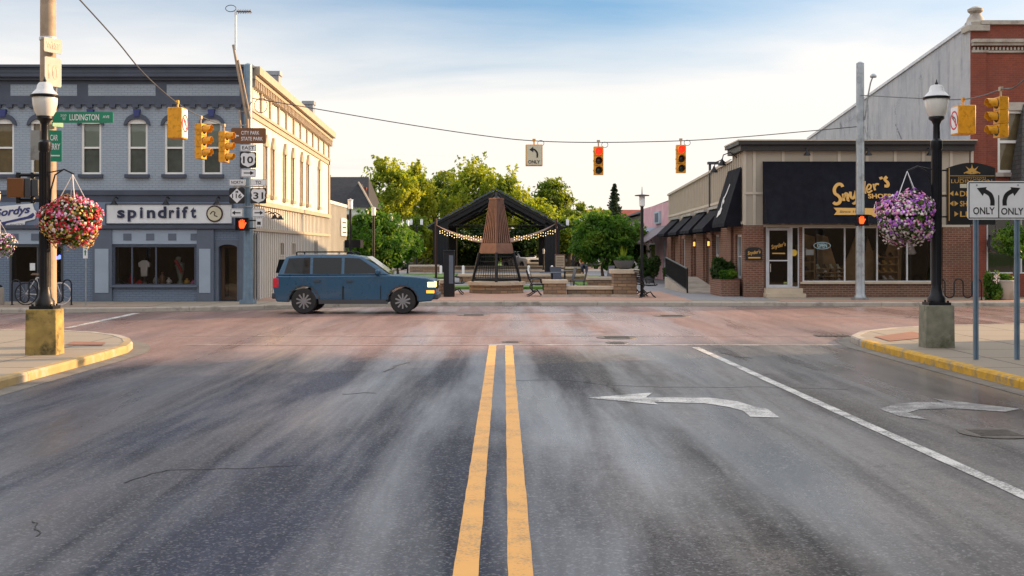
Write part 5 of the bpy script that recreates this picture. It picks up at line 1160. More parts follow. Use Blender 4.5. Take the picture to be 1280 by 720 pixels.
# ---------------- signs ----------------
def plate(label, px0, px1, py0, py1, Y, bg, name='road_sign', border=None, cat='road sign', rz=0, group=None, th=.02):
    cx_ = PX((px0+px1)/2, Y); t = thing(name, label, cat, (0,0,0), group); t['_c'] = 0; del t['_c']
    u, v0, v1 = (PX(px1,Y)-PX(px0,Y))/2, PZ(py1,Y), PZ(py0,Y); F = FR(0); zc = (v0+v1)/2; hh = (v1-v0)/2
    mb = MB(F); c = min(u,hh)*.12; mb.prism([(-u+c,-hh),(u-c,-hh),(u,-hh+c),(u,hh-c),(u-c,hh),(-u+c,hh),(-u,hh-c),(-u,-hh+c)], -th/2, th/2); pl = mb.build('plate', bg, t)
    if border:
        e = min(u,hh)*.10; mb = MB(F); mb.frame(-u+e,u-e,-hh+e,hh-e,e*.8,th/2,th/2+.002); mb.build('border', border, pl)
    t.location = (cx_, Y, zc); t.rotation_euler.z = rz
    return t, pl, u, hh, F, th/2
def sgn(label, px0, px1, py0, py1, Y, bg, fg, txt=None, border=None, arrow=0, shape=None, rz=0, fit=.74, **kw):
    t, pl, u, h, F, w = plate(label, px0, px1, py0, py1, Y, bg, border=border, rz=rz, **kw); loc = t.location.copy(); t.location = (0,0,0); t.rotation_euler.z = 0
    mb = MB(F)
    if shape == 'us':
        P = [(.08,.92),(.25,.98),(.5,.93),(.75,.98),(.92,.92),(.99,.75),(.93,.55),(.97,.35),(.85,.18),(.65,.1),(.5,.02),(.35,.1),(.15,.18),(.03,.35),(.07,.55),(.01,.75)]
        q = MB(F); q.prism([((a-.5)*1.86*u,(b-.5)*1.88*h) for a,b in P], w, w+.003); q.build('shield', 'sign_white', pl)
        w += .003; mb.text(txt, -u*.62, u*.62, -h*.42, h*.46, w, w+.004, bold=.02)
    elif shape == 'm':
        q = MB(F); q.prism([(0,-h*.95),(u*.95,0),(0,h*.95),(-u*.95,0)], w, w+.003); q.build('diamond', 'sign_white', pl); w += .003
        mb.text('M', -u*.16, u*.16, h*.34, h*.68, w, w+.004, bold=.01); mb.text(txt, -u*.62, u*.62, -h*.32, h*.28, w, w+.004, bold=.02)
    elif arrow:
        s = arrow; mb.box(-u*.6,u*.6,-h*.13,h*.13,w,w+.003); mb.prism([(s*u*.75,0),(s*u*.25,h*.5),(s*u*.25,-h*.5)], w, w+.004)
    elif txt:
        mb.text(txt, -u*fit, u*fit, -h*.5, h*.5, w, w+.004, bold=.015)
    mb.build('lettering', fg, pl)
    t.location = loc; t.rotation_euler.z = rz; return t, pl, u, h, F, w
Yn = 35.45
t, pl, u, h, F, w_ = plate('brown park sign reading CITY PARK STATE PARK with an arrow', 289, 332.5, 160, 179.5, Yn, 'sign_brown'); loc = t.location.copy(); t.location = (0,0,0)
mb = MB(F); mb.text('CITY PARK', -u*.42, u*.62, h*.14, h*.62, w_, w_+.004, bold=.01); mb.text('STATE PARK', -u*.42, u*.82, -h*.62, -h*.14, w_, w_+.004, bold=.01)
mb.box(-u*.78,-u*.56,-.02,.02,w_,w_+.003); mb.prism([(-u*.88,0),(-u*.72,.07),(-u*.72,-.07)], w_, w_+.004); mb.build('lettering', 'sign_white', pl); t.location = loc
sgn('white plate reading EAST below the brown park sign', 300, 320.5, 180.5, 189, Yn, 'sign_white', 'sign_black', 'EAST', 'sign_black')
sgn('US route 10 shield sign under the EAST plate on the left corner pole', 300, 320.5, 190, 210, Yn, 'sign_black', 'sign_black', '10', shape='us')
sgn('right arrow plate directly under the route 10 shield', 301, 320, 211, 221.5, Yn, 'sign_white', 'sign_black', arrow=1, border='sign_black')
sgn('white plate reading NORTH above the black diamond route sign', 286.5, 306.5, 224, 232, Yn, 'sign_white', 'sign_black', 'NORTH', 'sign_black')
sgn('white plate reading TO above the route 31 shield', 313, 333, 224, 232, Yn, 'sign_white', 'sign_black', 'TO', 'sign_black', fit=.35)
sgn('black route sign with a white diamond M 116', 286.5, 306, 235, 254.5, Yn, 'sign_black', 'sign_black', '116', shape='m')
sgn('US route 31 shield sign on the left corner pole', 313, 333, 235, 254.5, Yn, 'sign_black', 'sign_black', '31', shape='us')
sgn('left arrow plate under the black diamond route sign', 288, 304, 260.5, 271.5, Yn, 'sign_white', 'sign_black', arrow=-1, border='sign_black')
sgn('right arrow plate under the route 31 shield', 315, 331, 260.5, 271.5, Yn, 'sign_white', 'sign_black', arrow=1, border='sign_black')
mb = MB(FR(Yn+.1)); mb.tube([(PX(290,Yn),PZ(233,Yn),0),(PX(330,Yn),PZ(233,Yn),0)], .02); mb.tube([(PX(296,Yn),PZ(272,Yn),0),(PX(296,Yn),PZ(224,Yn),0)], .015); mb.tube([(PX(323,Yn),PZ(285,Yn),0),(PX(323,Yn),PZ(224,Yn),0)], .015); mb.tube([(PX(296,Yn),PZ(258,Yn),0),(PX(323,Yn),PZ(258,Yn),0)], .015); mb.build('sign_bracket', 'galv', p2)
t_ = thing('push_button_plate', 'small white pedestrian notice plate right of the red hand signal', 'sign', (PX(323,Yn), Yn, PZ(280,Yn))); mb = MB(FR(Yn)); mb.box(PX(320,Yn),PX(327.5,Yn),PZ(283,Yn),PZ(273,Yn),-.01,.01); mb.build('plate', 'sign_white', t_); mb = MB(FR(Yn)); mb.box(PX(321.5,Yn),PX(326,Yn),PZ(281,Yn),PZ(277,Yn),.01,.013); mb.build('symbol', 'sign_black', t_)
# tan pole signs
sgn('white plate reading WEST turned sideways high on the tan pole', 52, 80, 48, 66, 19.8, 'sign_grey', 'sign_black', 'WEST', rz=R(63))
sgn('route 10 shield turned sideways on the tan pole', 53, 79, 72, 108, 19.8, 'sign_grey', 'sign_black', '10', rz=R(63), fit=.6)
plate('grey back of a sign plate high on the tan pole below the route 10 shield', 50, 71, 108, 127, 19.87, 'galv')
t, pl, u, h, F, w_ = plate('long green street name sign reading LUDINGTON AVE', 66, 141.5, 140, 153.5, 19.8, 'sign_green'); loc = t.location.copy(); t.location = (0,0,0)
mb = MB(F); mb.text('LUDINGTON', -u*.44, u*.54, -h*.58, h*.58, w_, w_+.003, bold=.02); mb.text('AVE', u*.66, u*.88, -h*.15, h*.35, w_, w_+.003, bold=.015); mb.text('W', -u*.68, -u*.56, -h*.55, h*.0, w_, w_+.003); mb.text('200', -u*.74, -u*.54, h*.15, h*.55, w_, w_+.003); mb.build('lettering', 'sign_white', pl); t.location = loc
plate('green street name blade seen nearly edge on below the long green sign', 64, 80, 153, 158.5, 19.9, 'sign_green', rz=R(60))
t, pl, u, h, F, w_ = plate('green square sign reading CAR FERRY with a left arrow', 58.5, 77, 163, 202, 19.75, 'sign_green'); loc = t.location.copy(); t.location = (0,0,0)
mb = MB(F); mb.text('CAR', -u*.5, u*.5, h*.34, h*.72, w_, w_+.003, bold=.02); mb.text('FERRY', -u*.8, u*.8, -h*.24, h*.16, w_, w_+.003, bold=.02); mb.box(-u*.5,u*.75,-h*.66,-h*.58,w_,w_+.002); mb.prism([(-u*.8,-h*.62),(-u*.4,-h*.5),(-u*.4,-h*.74)], w_, w_+.003); mb.build('lettering', 'sign_white', pl); t.location = loc; t.rotation_euler.z = R(8)
plate('plain grey sign back left of the lamp post', 38, 50.5, 163, 200, 19.9, 'galv', rz=R(-8))
# parking sign
t, pl, u, h, F, w_ = plate('small white parking sign on a thin post by the bike rack', 104, 109.5, 309, 323, 34.6, 'sign_white'); t.name = 'parking_sign'
mb = MB(F); mb.stroke([(0,-.08),(0,.02)], .04, w_, w_+.003); mb.prism([(-.04,.02),(.04,.02),(0,.1)], w_, w_+.003)
loc = t.location.copy(); t.location = (0,0,0); mb.build('arrow', 'sign_green', pl); mb = MB(); mb.tube([(0,.03,KH-loc.z),(0,.03,.3)], .022, 6); mb.build('post', 'galv', t); t.location = loc
# two lane control sign at right
YO = 17.6; x0_, x1_, v0, v1 = PX(1209,YO), PX(1209,YO)+.915, PZ(274.5,YO), PZ(226.5,YO)
t = thing('lane_sign', 'white lane control sign with left and right arrows over ONLY ONLY on two posts', 'road sign', ((x0_+x1_)/2, YO, KH))
mb = MB(FR(YO)); c = .03; mb.prism([(x0_+c,v0),(x1_-c,v0),(x1_,v0+c),(x1_,v1-c),(x1_-c,v1),(x0_+c,v1),(x0_,v1-c),(x0_,v0+c)], 0, .012); pl = mb.build('plate', 'sign_white', t)
mb = MB(FR(YO)); mb.frame(x0_+.016,x1_-.016,v0+.016,v1-.016,.014,.012,.014)
xm = (x0_+x1_)/2; sc_ = (x1_-x0_)/76.0
q_ = lambda px: x0_ + (px-1209)*((x1_-x0_)/75.5)
r2 = lambda py: PZ(py, YO)
mb.box(q_(1248)-.008,q_(1248)+.008,v0+.03,r2(244),.012,.0145)
for s in (1, -1):
    mx = lambda px: q_(px) if s == 1 else q_(1248)+(q_(1247.5)-q_(px))
    mb.stroke([(mx(1240),r2(257)),(mx(1240),r2(250)),(mx(1237),r2(243)),(mx(1229),r2(238))], .066, .012, .0145); mb.prism([(mx(1220.5),r2(235)),(mx(1228),r2(245)),(mx(1233),r2(234))] if s == 1 else [(mx(1220.5),r2(235)),(mx(1233),r2(234)),(mx(1228),r2(245))], .0121, .015)
mb.text('ONLY', q_(1216), q_(1243), r2(268), r2(259), .012, .0145, bold=.018); mb.text('ONLY', q_(1251), q_(1279), r2(268.5), r2(259.8), .012, .0145, bold=.018)
mb.build('lettering', 'sign_black', pl)
for px in (1220.5, 1272):
    xx = PX(px, YO); mb = MB(); y0_ = YO+.002; mb.add([(xx-.035,y0_+.04,KH),(xx-.035,y0_,KH),(xx-.015,y0_,KH),(xx-.012,y0_+.025,KH),(xx+.012,y0_+.025,KH),(xx+.015,y0_,KH),(xx+.035,y0_,KH),(xx+.035,y0_+.04,KH)]+[(a,b,v1-.03) for a,b in ((xx-.035,y0_+.04),(xx-.035,y0_),(xx-.015,y0_),(xx-.012,y0_+.025),(xx+.012,y0_+.025),(xx+.015,y0_),(xx+.035,y0_),(xx+.035,y0_+.04))],
        [(i,(i+1)%8,8+(i+1)%8,8+i) for i in range(8)]+[(8,9,10,11,12,13,14,15)]); mb.build('post', 'galv_blue', t)
    mb = MB(FR(YO)); mb.disc(xx, v1-.06, .012, .012, .02, 8); mb.disc(xx, v0+.08, .012, .012, .02, 8); mb.build('bolt', 'galv', pl)
# wayfinding board
YW = 19.85; qw = lambda px: PX(px,YW); rw = lambda py: PZ(py,YW)
t = thing('wayfinding_sign', 'black and gold wayfinding board reading LUDINGTON beside the right lamp post', 'sign', (qw(1212), YW, rw(280)))
mb = MB(FR(YW)); top_ = [(qw(1183)+(qw(1243)-qw(1183))*k/10, rw(210)+math.sin(math.pi*k/10)*.09) for k in range(11)][::-1]
mb.prism([(qw(1183),rw(281)),(qw(1243),rw(281))]+top_, -.03, .03); bd = mb.build('board', 'sign_black', t)
mb = MB(FR(YW)); mb.box(qw(1185),qw(1186),rw(276),rw(210),.03,.036); mb.box(qw(1185),qw(1242),rw(220.3),rw(219.7),.03,.036)
for k in range(9):
    a = math.pi*k/8; L = .15 if k%2==0 else .09; cx_, cz_ = qw(1214), rw(216); mb.prism([(cx_+L*math.cos(a),cz_+L*math.sin(a)),(cx_+.03*math.cos(a+1.2),cz_+.03*math.sin(a+1.2)),(cx_+.03*math.cos(a-1.2),cz_+.03*math.sin(a-1.2))], .03, .035+k*.0003)
mb.stroke([(qw(1204),rw(217)),(qw(1209),rw(214.5)),(qw(1214),rw(217)),(qw(1219),rw(214.5)),(qw(1224),rw(217))], .014, .03, .0395)
mb.text('DOWNTOWN', qw(1197), qw(1231), rw(223.5), rw(221.5), .03, .036)
mb.text('LUDINGTON', qw(1188), qw(1239), rw(229), rw(224.3), .03, .036, bold=.0)
for y_, tx, kind in ((242,'DI',0),(254.5,'SH',1),(267.5,'LI',2)):
    mb.text(tx, qw(1199), qw(1208), rw(y_+3.6), rw(y_-3.2), .03, .036, bold=.02); cx_, cz_ = qw(1191.5), rw(y_)
    if kind < 2: mb.prism([(cx_-.075,cz_),(cx_-.01,cz_-.045),(cx_-.01,cz_+.045)], .03, .036)
    if kind == 0: mb.prism([(cx_+.01,cz_-.03),(cx_+.08,cz_-.03),(cx_+.045,cz_+.04)], .03, .036)
    if kind >= 1: mb.prism([(cx_+.075,cz_),(cx_+.01,cz_+.045),(cx_+.01,cz_-.045)], .03, .036)
mb.build('lettering', 'gold', bd); mb = MB(FR(YW)); mb.box(qw(1199),qw(1207.5),rw(235),rw(230),.03,.034); mb.build('label_strip', 'sign_cream', bd)
mb = MB(FR(YW)); mb.box(7.5,qw(1184),rw(214),rw(212),-.01,.01); mb.box(7.5,qw(1184),rw(246),rw(244),-.01,.01); mb.box(7.5,qw(1184),rw(272),rw(270),-.01,.01); mb.build('bracket', 'black_metal', t)
# ---------------- racks, bicycle, planters ----------------
def wave_rack(lab, x, y, n, wl, h):
    P = []
    for k in range(n):
        for a in range(0, 181, 20): P.append((x+k*wl*2+wl/2-wl/2*math.cos(R(a)), y, KH+h-wl/2+wl/2*math.sin(R(a))))
        if k < n-1:
            for a in range(0, 181, 20): P.append((x+k*wl*2+wl+wl/2-wl/2*math.cos(R(a)), y, KH+.08+wl/2-wl/2*math.sin(R(a))))
    P = [(P[0][0], y, KH)] + P + [(P[-1][0], y, KH)]
    t = thing('bike_rack', lab, 'bike rack', (x, y, KH)); mb = MB(); mb.tube(P, .024, 8); mb.build('hoop_tube', 'black_metal', t)
    mb = MB(); mb.lathe([(.06,KH),(.06,KH+.015)], (P[0][0],y,0), 10); mb.lathe([(.06,KH),(.06,KH+.015)], (P[-1][0],y,0), 10); mb.build('base_plate', 'black_metal', t)
wave_rack('black wave bike rack behind the left street lamp', PX(15,34.9), 34.9, 4, .255, .76)
wave_rack('black wave bike rack in front of the brick pier at the right', PX(1170,38.3), 38.3, 3, .30, .70)
bk = thing('bicycle', 'pale bicycle parked in the wave rack behind the left lamp post', 'bicycle', (PX(54,35.1), 35.1, KH))
xc = PX(54,35.1); r = .33
for s in (-1, 1):
    wx = xc + s*.52; mb = MB(); mb.tube([(wx+r*math.cos(a*math.pi/14),35.1,KH+r+r*math.sin(a*math.pi/14)) for a in range(28)], .018, 6, closed=True); wh = mb.build('wheel', 'pet_white' if s == 1 else 'tyre', bk)
    mb = MB()
    for k in range(12): a = k*math.pi/6; mb.tube([(wx,35.1,KH+r),(wx+r*math.cos(a),35.1,KH+r+r*math.sin(a))], .003, 4)
    mb.build('spokes', 'steel_light', wh)
mb = MB(); z = KH; a, b, c, d = (xc-.52,35.1,z+.33),(xc-.08,35.1,z+.3),(xc-.2,35.1,z+.82),(xc+.36,35.1,z+.8)
for p, q in ((a,b),(a,c),(b,c),(c,d),(b,d),(d,(xc+.52,35.1,z+.33))): mb.tube([p,q], .017, 8)
mb.build('frame', 'steel_light', bk); mb = MB(); mb.tube([d,(xc+.33,35.1,z+.98),(xc+.38,35.1,z+1.0)], .014); mb.tube([(xc+.38,34.85,z+1.0),(xc+.38,35.35,z+1.0)], .014); mb.build('handlebar', 'black_metal', bk)
mb = MB(); mb.box(xc-.36,xc-.1,35.03,35.17,z+.9,z+.96,0,.7,.5); mb.tube([c,(xc-.22,35.1,z+.92)], .014); mb.build('saddle', 'wood_dark', bk)

def leafy(mb, clumps, n, size, rg, flat=0, m=0):
    """many small leaf faces spread through each clump's volume"""
    V = []; F = []; base = len(mb.v)
    for (cx_, cy_, cz_, rx_, ry_, rz_) in clumps:
        for _ in range(n):
            while True:
                p = Vector((rg.uniform(-1,1), rg.uniform(-1,1), rg.uniform(-1,1)))
                if p.length <= 1: break
            if p.length > 1e-3: p = p.normalized() * (p.length ** .55)
            c = Vector((cx_+p.x*rx_, cy_+p.y*ry_, cz_+p.z*rz_)); s = size*rg.uniform(.6,1.3)
            a = Vector((rg.uniform(-1,1), rg.uniform(-1,1), rg.uniform(-1,1)*(1-flat))).normalized(); b = a.orthogonal().normalized()
            b = (Matrix.Rotation(rg.uniform(0,6.28), 3, a) @ b)*s; a = a*s*.55
            k = base+len(V); V += [c-b, c+a*.9, c+b, c-a*.9]; F.append((k,k+1,k+2,k+3))
    mb.v += [tuple(v) for v in V]; mb.f += F; mb.mi += [m]*len(F)
def tree(name, label, px, Y, ztop, width, zbot, m, n=110, nc=46, leaf=.22, seed=1, group='trees around the park', style='round', trunk=.22, z0=0.0):
    rg = random.Random(seed); x = PX(px, Y); t = thing(name, label, 'tree', (x, Y, z0), group)
    cz = (ztop+zbot)/2; hz = (ztop-zbot)/2; hw = width/2; cl = []; limbs = []
    k = 0
    while len(cl) < nc:
        k += 1; u = Vector((rg.uniform(-1,1), rg.uniform(-1,1), rg.uniform(-1,1)))
        if u.length > 1 or u.length < .3: continue
        if style == 'round': w_ = 1.0 if u.z < .1 else (1-.35*u.z)
        elif style == 'up': w_ = 1.0 - .45*max(u.z,0)
        else: w_ = 1
        rr = hw*rg.uniform(.13,.30)
        c = Vector((x+u.x*hw*.82*w_, Y+u.y*hw*.82*w_, cz+u.z*hz*.88 + rg.uniform(-.1,.1)*hz))
        if style == 'up' : cl.append((c.x,c.y,c.z, rr*.75, rr*.75, rr*1.35))
        else: cl.append((c.x,c.y,c.z, rr*rg.uniform(.8,1.25), rr*rg.uniform(.8,1.2), rr*rg.uniform(.55,.85)))
        if len(limbs) < 9 and u.z > -.4 and rg.random() < .4: limbs.append(c)
    tw_ = []
    for c in cl:      # ragged twigs sticking out of the clumps
        for _ in range(3): tw_.append((c[0]+rg.uniform(-1.3,1.3)*c[3], c[1]+rg.uniform(-1.3,1.3)*c[4], c[2]+rg.uniform(-.9,1.5)*c[5], c[3]*.28, c[4]*.28, c[5]*.4))
    mb = MB(); leaf *= .82; leafy(mb, cl, int(n*1.25), leaf, rg); leafy(mb, tw_, int(n*.10), leaf, rg); leafy(mb, [(x,Y,cz,hw*.95,hw*.95,hz*1.0)], int(n*nc*.10), leaf, rg); mb.build('crown', m, t, smooth=False)
    mb = MB(); fork = zbot + hz*.25; tr = trunk
    mb.tube([(x,Y,z0-.05),(x+.02,Y,z0+.25),(x-.03,Y,(fork+z0)*.6),(x+.05,Y,fork),(x,Y,cz+hz*.3)], [tr*1.5,tr,tr*.85,tr*.7,tr*.25], 8)
    for c in limbs: mb.tube([(x+.02,Y,fork*.9),(x+(c.x-x)*.45,Y+(c.y-Y)*.45,fork+(c.z-fork)*.6),tuple(c)], [tr*.45,tr*.28,tr*.08], 6)
    mb.build('trunk', 'bark', t); return t
TZ = PZ
tree('tree', 'tall airy yellow green tree left of centre, highest against the sky', 485, 112, TZ(196,112), 6.6, 4.2, 'lf_yellow', 130, 50, .24, 21)
tree('tree', 'pale yellow green tree right beside the tallest airy tree', 517, 116, TZ(201,116), 5.4, 3.4, 'lf_yellow', 120, 42, .24, 22, style='up')
tree('tree', 'darker olive tree behind the left edge of the pavilion roof', 556, 124, TZ(213,124), 7.2, 2.4, 'lf_mid', 130, 50, .26, 23)
tree('tree', 'broad yellow topped tree above the pavilion roof ridge', 596, 120, TZ(206,120), 8.8, 3.0, 'lf_yellow', 130, 64, .26, 24, style='up')
tree('tree', 'spiky yellow tree right of the pavilion ridge', 634, 118, TZ(220,118), 5.6, 3, 'lf_yellow', 120, 44, .25, 25, style='up')
tree('tree', 'rounded dark green tree right of the pavilion, taller than its neighbours', 689, 126, TZ(221,126), 5.2, 4.5, 'lf_mid', 130, 40, .25, 26)
tree('tree', 'yellow green tree behind the right edge of the pavilion roof', 672, 108, TZ(246,108), 5.0, 1.6, 'lf_yellow', 120, 44, .24, 27)
tree('tree', 'small round green tree between the pavilion and the conifer', 720, 118, TZ(249,118), 4.0, 2.2, 'lf_mid', 110, 34, .24, 28)
tree('tree', 'bright yellow tree right of the pavilion columns', 712, 100, TZ(268,100), 4.4, 1.2, 'lf_yellow', 120, 40, .22, 29)
tree('tree', 'low yellow green tree left of the tall conifer', 745, 124, TZ(259,124), 4.6, 2, 'lf_yellow', 110, 32, .24, 30)
tree('tree', 'dark green maple in the plaza close to the pink shop', 753, 62, TZ(262,62), 3.8, .75, 'lf_green', 190, 60, .13, 31, trunk=.09, z0=KH)
tree('tree', 'second dark maple crowding the pink shop awning', 785, 66, TZ(272,66), 2.9, .7, 'lf_green', 170, 44, .13, 32, trunk=.08, z0=KH)
tree('tree', 'bright green street tree just right of the left park lamp', 466, 66, TZ(264,66), 4.6, .45, 'lf_green', 190, 60, .14, 33, trunk=.09, z0=KH)
tree('tree', 'low green street tree behind the blue car near the white pickup', 497, 72, TZ(283,72), 3.4, .8, 'lf_green', 170, 48, .14, 34, trunk=.08, z0=KH)
tree('tree', 'small green tree against the annex wall', 437, 70, TZ(286,70), 2.2, .7, 'lf_green', 150, 36, .13, 35, trunk=.07, z0=KH)
tree('tree', 'golden bushy tree left of the pavilion columns', 520, 92, TZ(268,92), 3.8, .9, 'lf_yellow', 140, 44, .19, 36)
tree('tree', 'dark bushy tree against the left pavilion column', 534, 101, TZ(286,101), 3.2, .4, 'lf_mid', 140, 40, .2, 37)
for i, (px, yt, w_, m, lab) in enumerate(((570,290,4.6,'lf_dark','dark evergreen bush behind the left end of the light strings'),(600,284,4.8,'lf_dark','dark evergreen tree behind the copper tower'),(650,288,4.4,'lf_dark','dark evergreen tree behind the right light strings'),(676,292,3.8,'lf_mid','mid green shrub behind the right pavilion column'),(720,305,4.0,'lf_dark','dark round shrub right of the pavilion, behind the menu board'),(705,300,3,'lf_mid','low mid green bush beside the right pavilion column'))):
    tree('shrub', lab, px, 104+i, TZ(yt,104+i), w_, .3, m, 130, 40, .22, 50+i, 'shrubs behind the pavilion')
tree('tree', 'tree top showing behind the cream building corner', 404, 96, TZ(216,96), 2.6, 4.8, 'lf_mid', 110, 30, .2, 61)
# conifer
cf = thing('conifer_tree', 'narrow dark conifer standing alone against the sky', 'tree', (PX(768,128), 128, 0), 'trees around the park'); rg = random.Random(7)
mb = MB(); x, Y, zt = PX(768,128), 128, TZ(231,128)
for k in range(46):
    f = k/45; z = 2.6+(zt-2.6)*f; L = (1-f)**.85*1.75+.1
    for j in range(8):
        a = rg.uniform(0,6.28); LL = L*rg.uniform(.6,1.1)
        for s in range(7):
            q = (s+.5)/7; leafy(mb, [(x+math.cos(a)*LL*q, Y+math.sin(a)*LL*q, z-LL*q*.22, .10,.10,.08)], 2, .15, rg)
mb.build('crown', 'lf_con', cf, smooth=False); mb = MB(); mb.tube([(x,Y,0),(x,Y,zt-.3)], [.25,.03], 8); mb.build('trunk', 'bark', cf)
# far wood
mb = MB(); rg = random.Random(77); cl = []
for k in range(150): 
    xx = rg.uniform(-85, 85); cl.append((xx, rg.uniform(150,175), rg.uniform(.5,4.6)+1.2*math.sin(xx*.13), rg.uniform(2,3.8), 2, rg.uniform(1.6,2.6)))
leafy(mb, cl, 170, .5, rg); tag(mb.build('distant_trees', 'lf_mid', smooth=False), 'mass of distant trees closing the view behind the park', 'trees', kind='stuff')
# little tree and planters at far right
tree('ornamental_tree', 'small leafy street tree by the round planter at the right edge', 1268, 38.9, TZ(283,38.9), 1.55, 1.6, 'lf_green', 60, 30, .075, 41, 'trees along the shop fronts', trunk=.035, z0=KH)
def planter(lab, x, y, z0, prof, m, name='planter'):
    t = thing(name, lab, 'planter', (x, y, z0)); mb = MB(); mb.lathe(prof, (x,y,z0), 24); mb.build('pot', m, t); return t
def bush(par, x, y, z, r, h, m, n, seed, s=.05, nc=10, name='foliage'):
    rg = random.Random(seed); mb = MB(); cl = [(x+rg.uniform(-1,1)*r*.6, y+rg.uniform(-1,1)*r*.6, z+h*rg.uniform(.15,.8), r*.4, r*.4, h*.28) for _ in range(nc)]
    leafy(mb, cl, n, s, rg); return mb.build(name, m, par, smooth=False)
pt = planter('round concrete planter at the right edge before the brick building', PX(1257,38.6), 38.6, KH, [(.30,0),(.33,.04),(.33,.60),(.35,.62),(.30,.66),(.28,.60)], 'concrete')
bush(pt, PX(1257,38.6), 38.6, KH+.58, .3, .3, 'lf_green', 60, 3)
sh_ = thing('shrub', 'white flowered shrub between the sign posts at the far right kerb', 'shrub', (PX(1241,38.5), 38.5, KH)); bush(sh_, PX(1241,38.5), 38.5, KH, .32, .95, 'lf_green', 120, 5, .06, 14); bush(sh_, PX(1243,38.3), 38.3, KH+.45, .22, .5, 'pet_white', 9, 6, .035, 8, 'blossoms')
pb = thing('brick_planter', 'low brick planter with leafy plants against the beige shop side wall', 'planter', (8.05, 42.5, KH)); mb = MB(); mb.box(7.72,8.38,41.25,43.4,KH,.72); mb.build('wall', 'brick_brown', pb); mb = MB(); mb.box(7.78,8.34,41.3,43.35,.72,.74); mb.build('soil', 'soil', pb)
bush(pb, 8.0, 42.6, .72, .45, .75, 'lf_dark', 150, 8, .08, 12); bush(pb, 8.05, 41.8, .72, .35, .4, 'lf_green', 120, 9, .07, 10)
for i, (px, Y, lab) in enumerate(((812,58,'bushy potted plant by the pink shop door'),(838,52,'small potted plant at the top of the ramp'))):
    xx = PX(px,Y); t = planter(lab, xx, Y, KH, [(.2,0),(.28,.35),(.30,.36),(.25,.34)], 'bowl', 'potted_plant'); bush(t, xx, Y, KH+.3, .6 if i == 0 else .35, 1.1 if i == 0 else .6, 'lf_dark', 150, 12+i, .09, 14)
# ---------------- plaza ----------------
def swall(lab, x0, x1, y0, y1, zc, cap=.13, ov=.06, name='stone_wall'):
    t = thing(name, lab, 'wall', ((x0+x1)/2, (y0+y1)/2, KH)); mb = MB(); mb.box(x0,x1,y0,y1,KH-.02,zc-cap); mb.build('masonry', 'stone', t)
    mb = MB(); mb.box(x0-ov,x1+ov,y0-ov,y1+ov,zc-cap,zc); mb.build('capstone', 'stone_cap', t, bevel=.015)
    mb = MB(); mb.box(x0-.09,x1+.09,y0-.12,y0-.001,KH,KH+.07); mb.build('footing', 'limestone', t); return t
g41 = lambda px: PX(px, 41.2)
swall('tall stone pillar carrying the grey bowl planter', g41(767), g41(796), 41.2, 42.0, 1.10, .16, .09, 'stone_pillar')
swall('low stone seat wall between the two stone pillars right of the tower', g41(709.5), g41(766), 41.35, 41.75, .50)
swall('knee high stone pillar beside the left facing bench', g41(680), g41(708), 41.2, 42.0, .72, .13, .06, 'stone_pillar')
swall('stone seat wall behind the headlamps of the blue car', g41(495), g41(541), 41.4, 41.8, .72)
swall('low stone pillar just left of the black kiosk', g41(541.5), g41(560), 41.2, 42.0, .72, .13, .06, 'stone_pillar')
swall('low stone planter wall further back right of the tower', PX(735,50), PX(765,50), 50, 50.5, .62)
swall('long low grey planter wall behind the copper tower', PX(574,57), PX(734,57), 57, 57.4, .60)
swall('stone wall ending under the trees at the back right', PX(705,70), PX(728,70), 70, 70.5, .75)
swall('short stone wall at the back left by the park lamps', PX(512,82), PX(548,82), 82, 82.5, .72)
swall('low retaining wall before the parked cars', PX(552,84), PX(700,84), 98.5, 99, .42)
bw_ = planter('wide grey bowl planter with grasses on the tall stone pillar', g41(781.5), 41.6, 1.10, [(.16,0),(.26,.05),(.36,.22),(.385,.31),(.36,.31),(.34,.26)], 'bowl', 'bowl_planter')
bush(bw_, g41(781.5), 41.6, 1.36, .36, .2, 'lf_green', 90, 21, .05, 10)
mb = MB(); rg = random.Random(4)
for k in range(40):
    a = rg.uniform(0,6.28); L = rg.uniform(.3,.62); d = rg.uniform(.02,.22); x, y = g41(780), 41.6
    mb.add([(x+.03*math.cos(a)-.012,y+.03*math.sin(a),1.38),(x+.03*math.cos(a)+.012,y+.03*math.sin(a),1.38),(x+d*math.cos(a),y+d*math.sin(a),1.38+L)], [(0,1,2)])
mb.build('grass_blades', 'lf_yellow', bw_, smooth=False)
# copper tower
TX, TY = PX(620.5,45), 45.0
tw = thing('copper_tower', 'tapering ribbed copper tower on black legs and a stone ring', 'sculpture', (TX, TY, KH))
T = Matrix.Translation((TX, TY, 0)); rt = T @ Matrix.Rotation(R(45), 4, 'Z')
mb = MB(T); mb.lathe([(1.05,KH),(1.05,.44)], n=12); mb.build('ring_wall', 'stone', tw, smooth=False); mb = MB(T); mb.lathe([(1.13,.44),(1.13,.56),(.2,.56)], n=12); mb.build('ring_capstone', 'stone_cap', tw, smooth=False)
hw = lambda z: (.93 + (z-.56)/(3.75-.56)*(.31-.93))/math.sqrt(2)*1.0
def hwz(z): 
    if z < 1.65: return (.93-(z-.56)/1.09*.24)/1.414
    return (.66-(z-1.65)/2.1*.385)/1.414
mb = MB(rt)
for sx2, sy2 in ((1,1),(1,-1),(-1,1),(-1,-1)): mb.tube([(sx2*hwz(.56),sy2*hwz(.56),.56),(sx2*hwz(1.65),sy2*hwz(1.65),1.68)], .055, 8)
for z in (.62,.66): 
    q = hwz(z)
    for a, b in (((-q,-q),(q,-q)),((q,-q),(q,q)),((q,q),(-q,q)),((-q,q),(-q,-q))): mb.tube([(*a,z),(*b,z)], .03, 6)
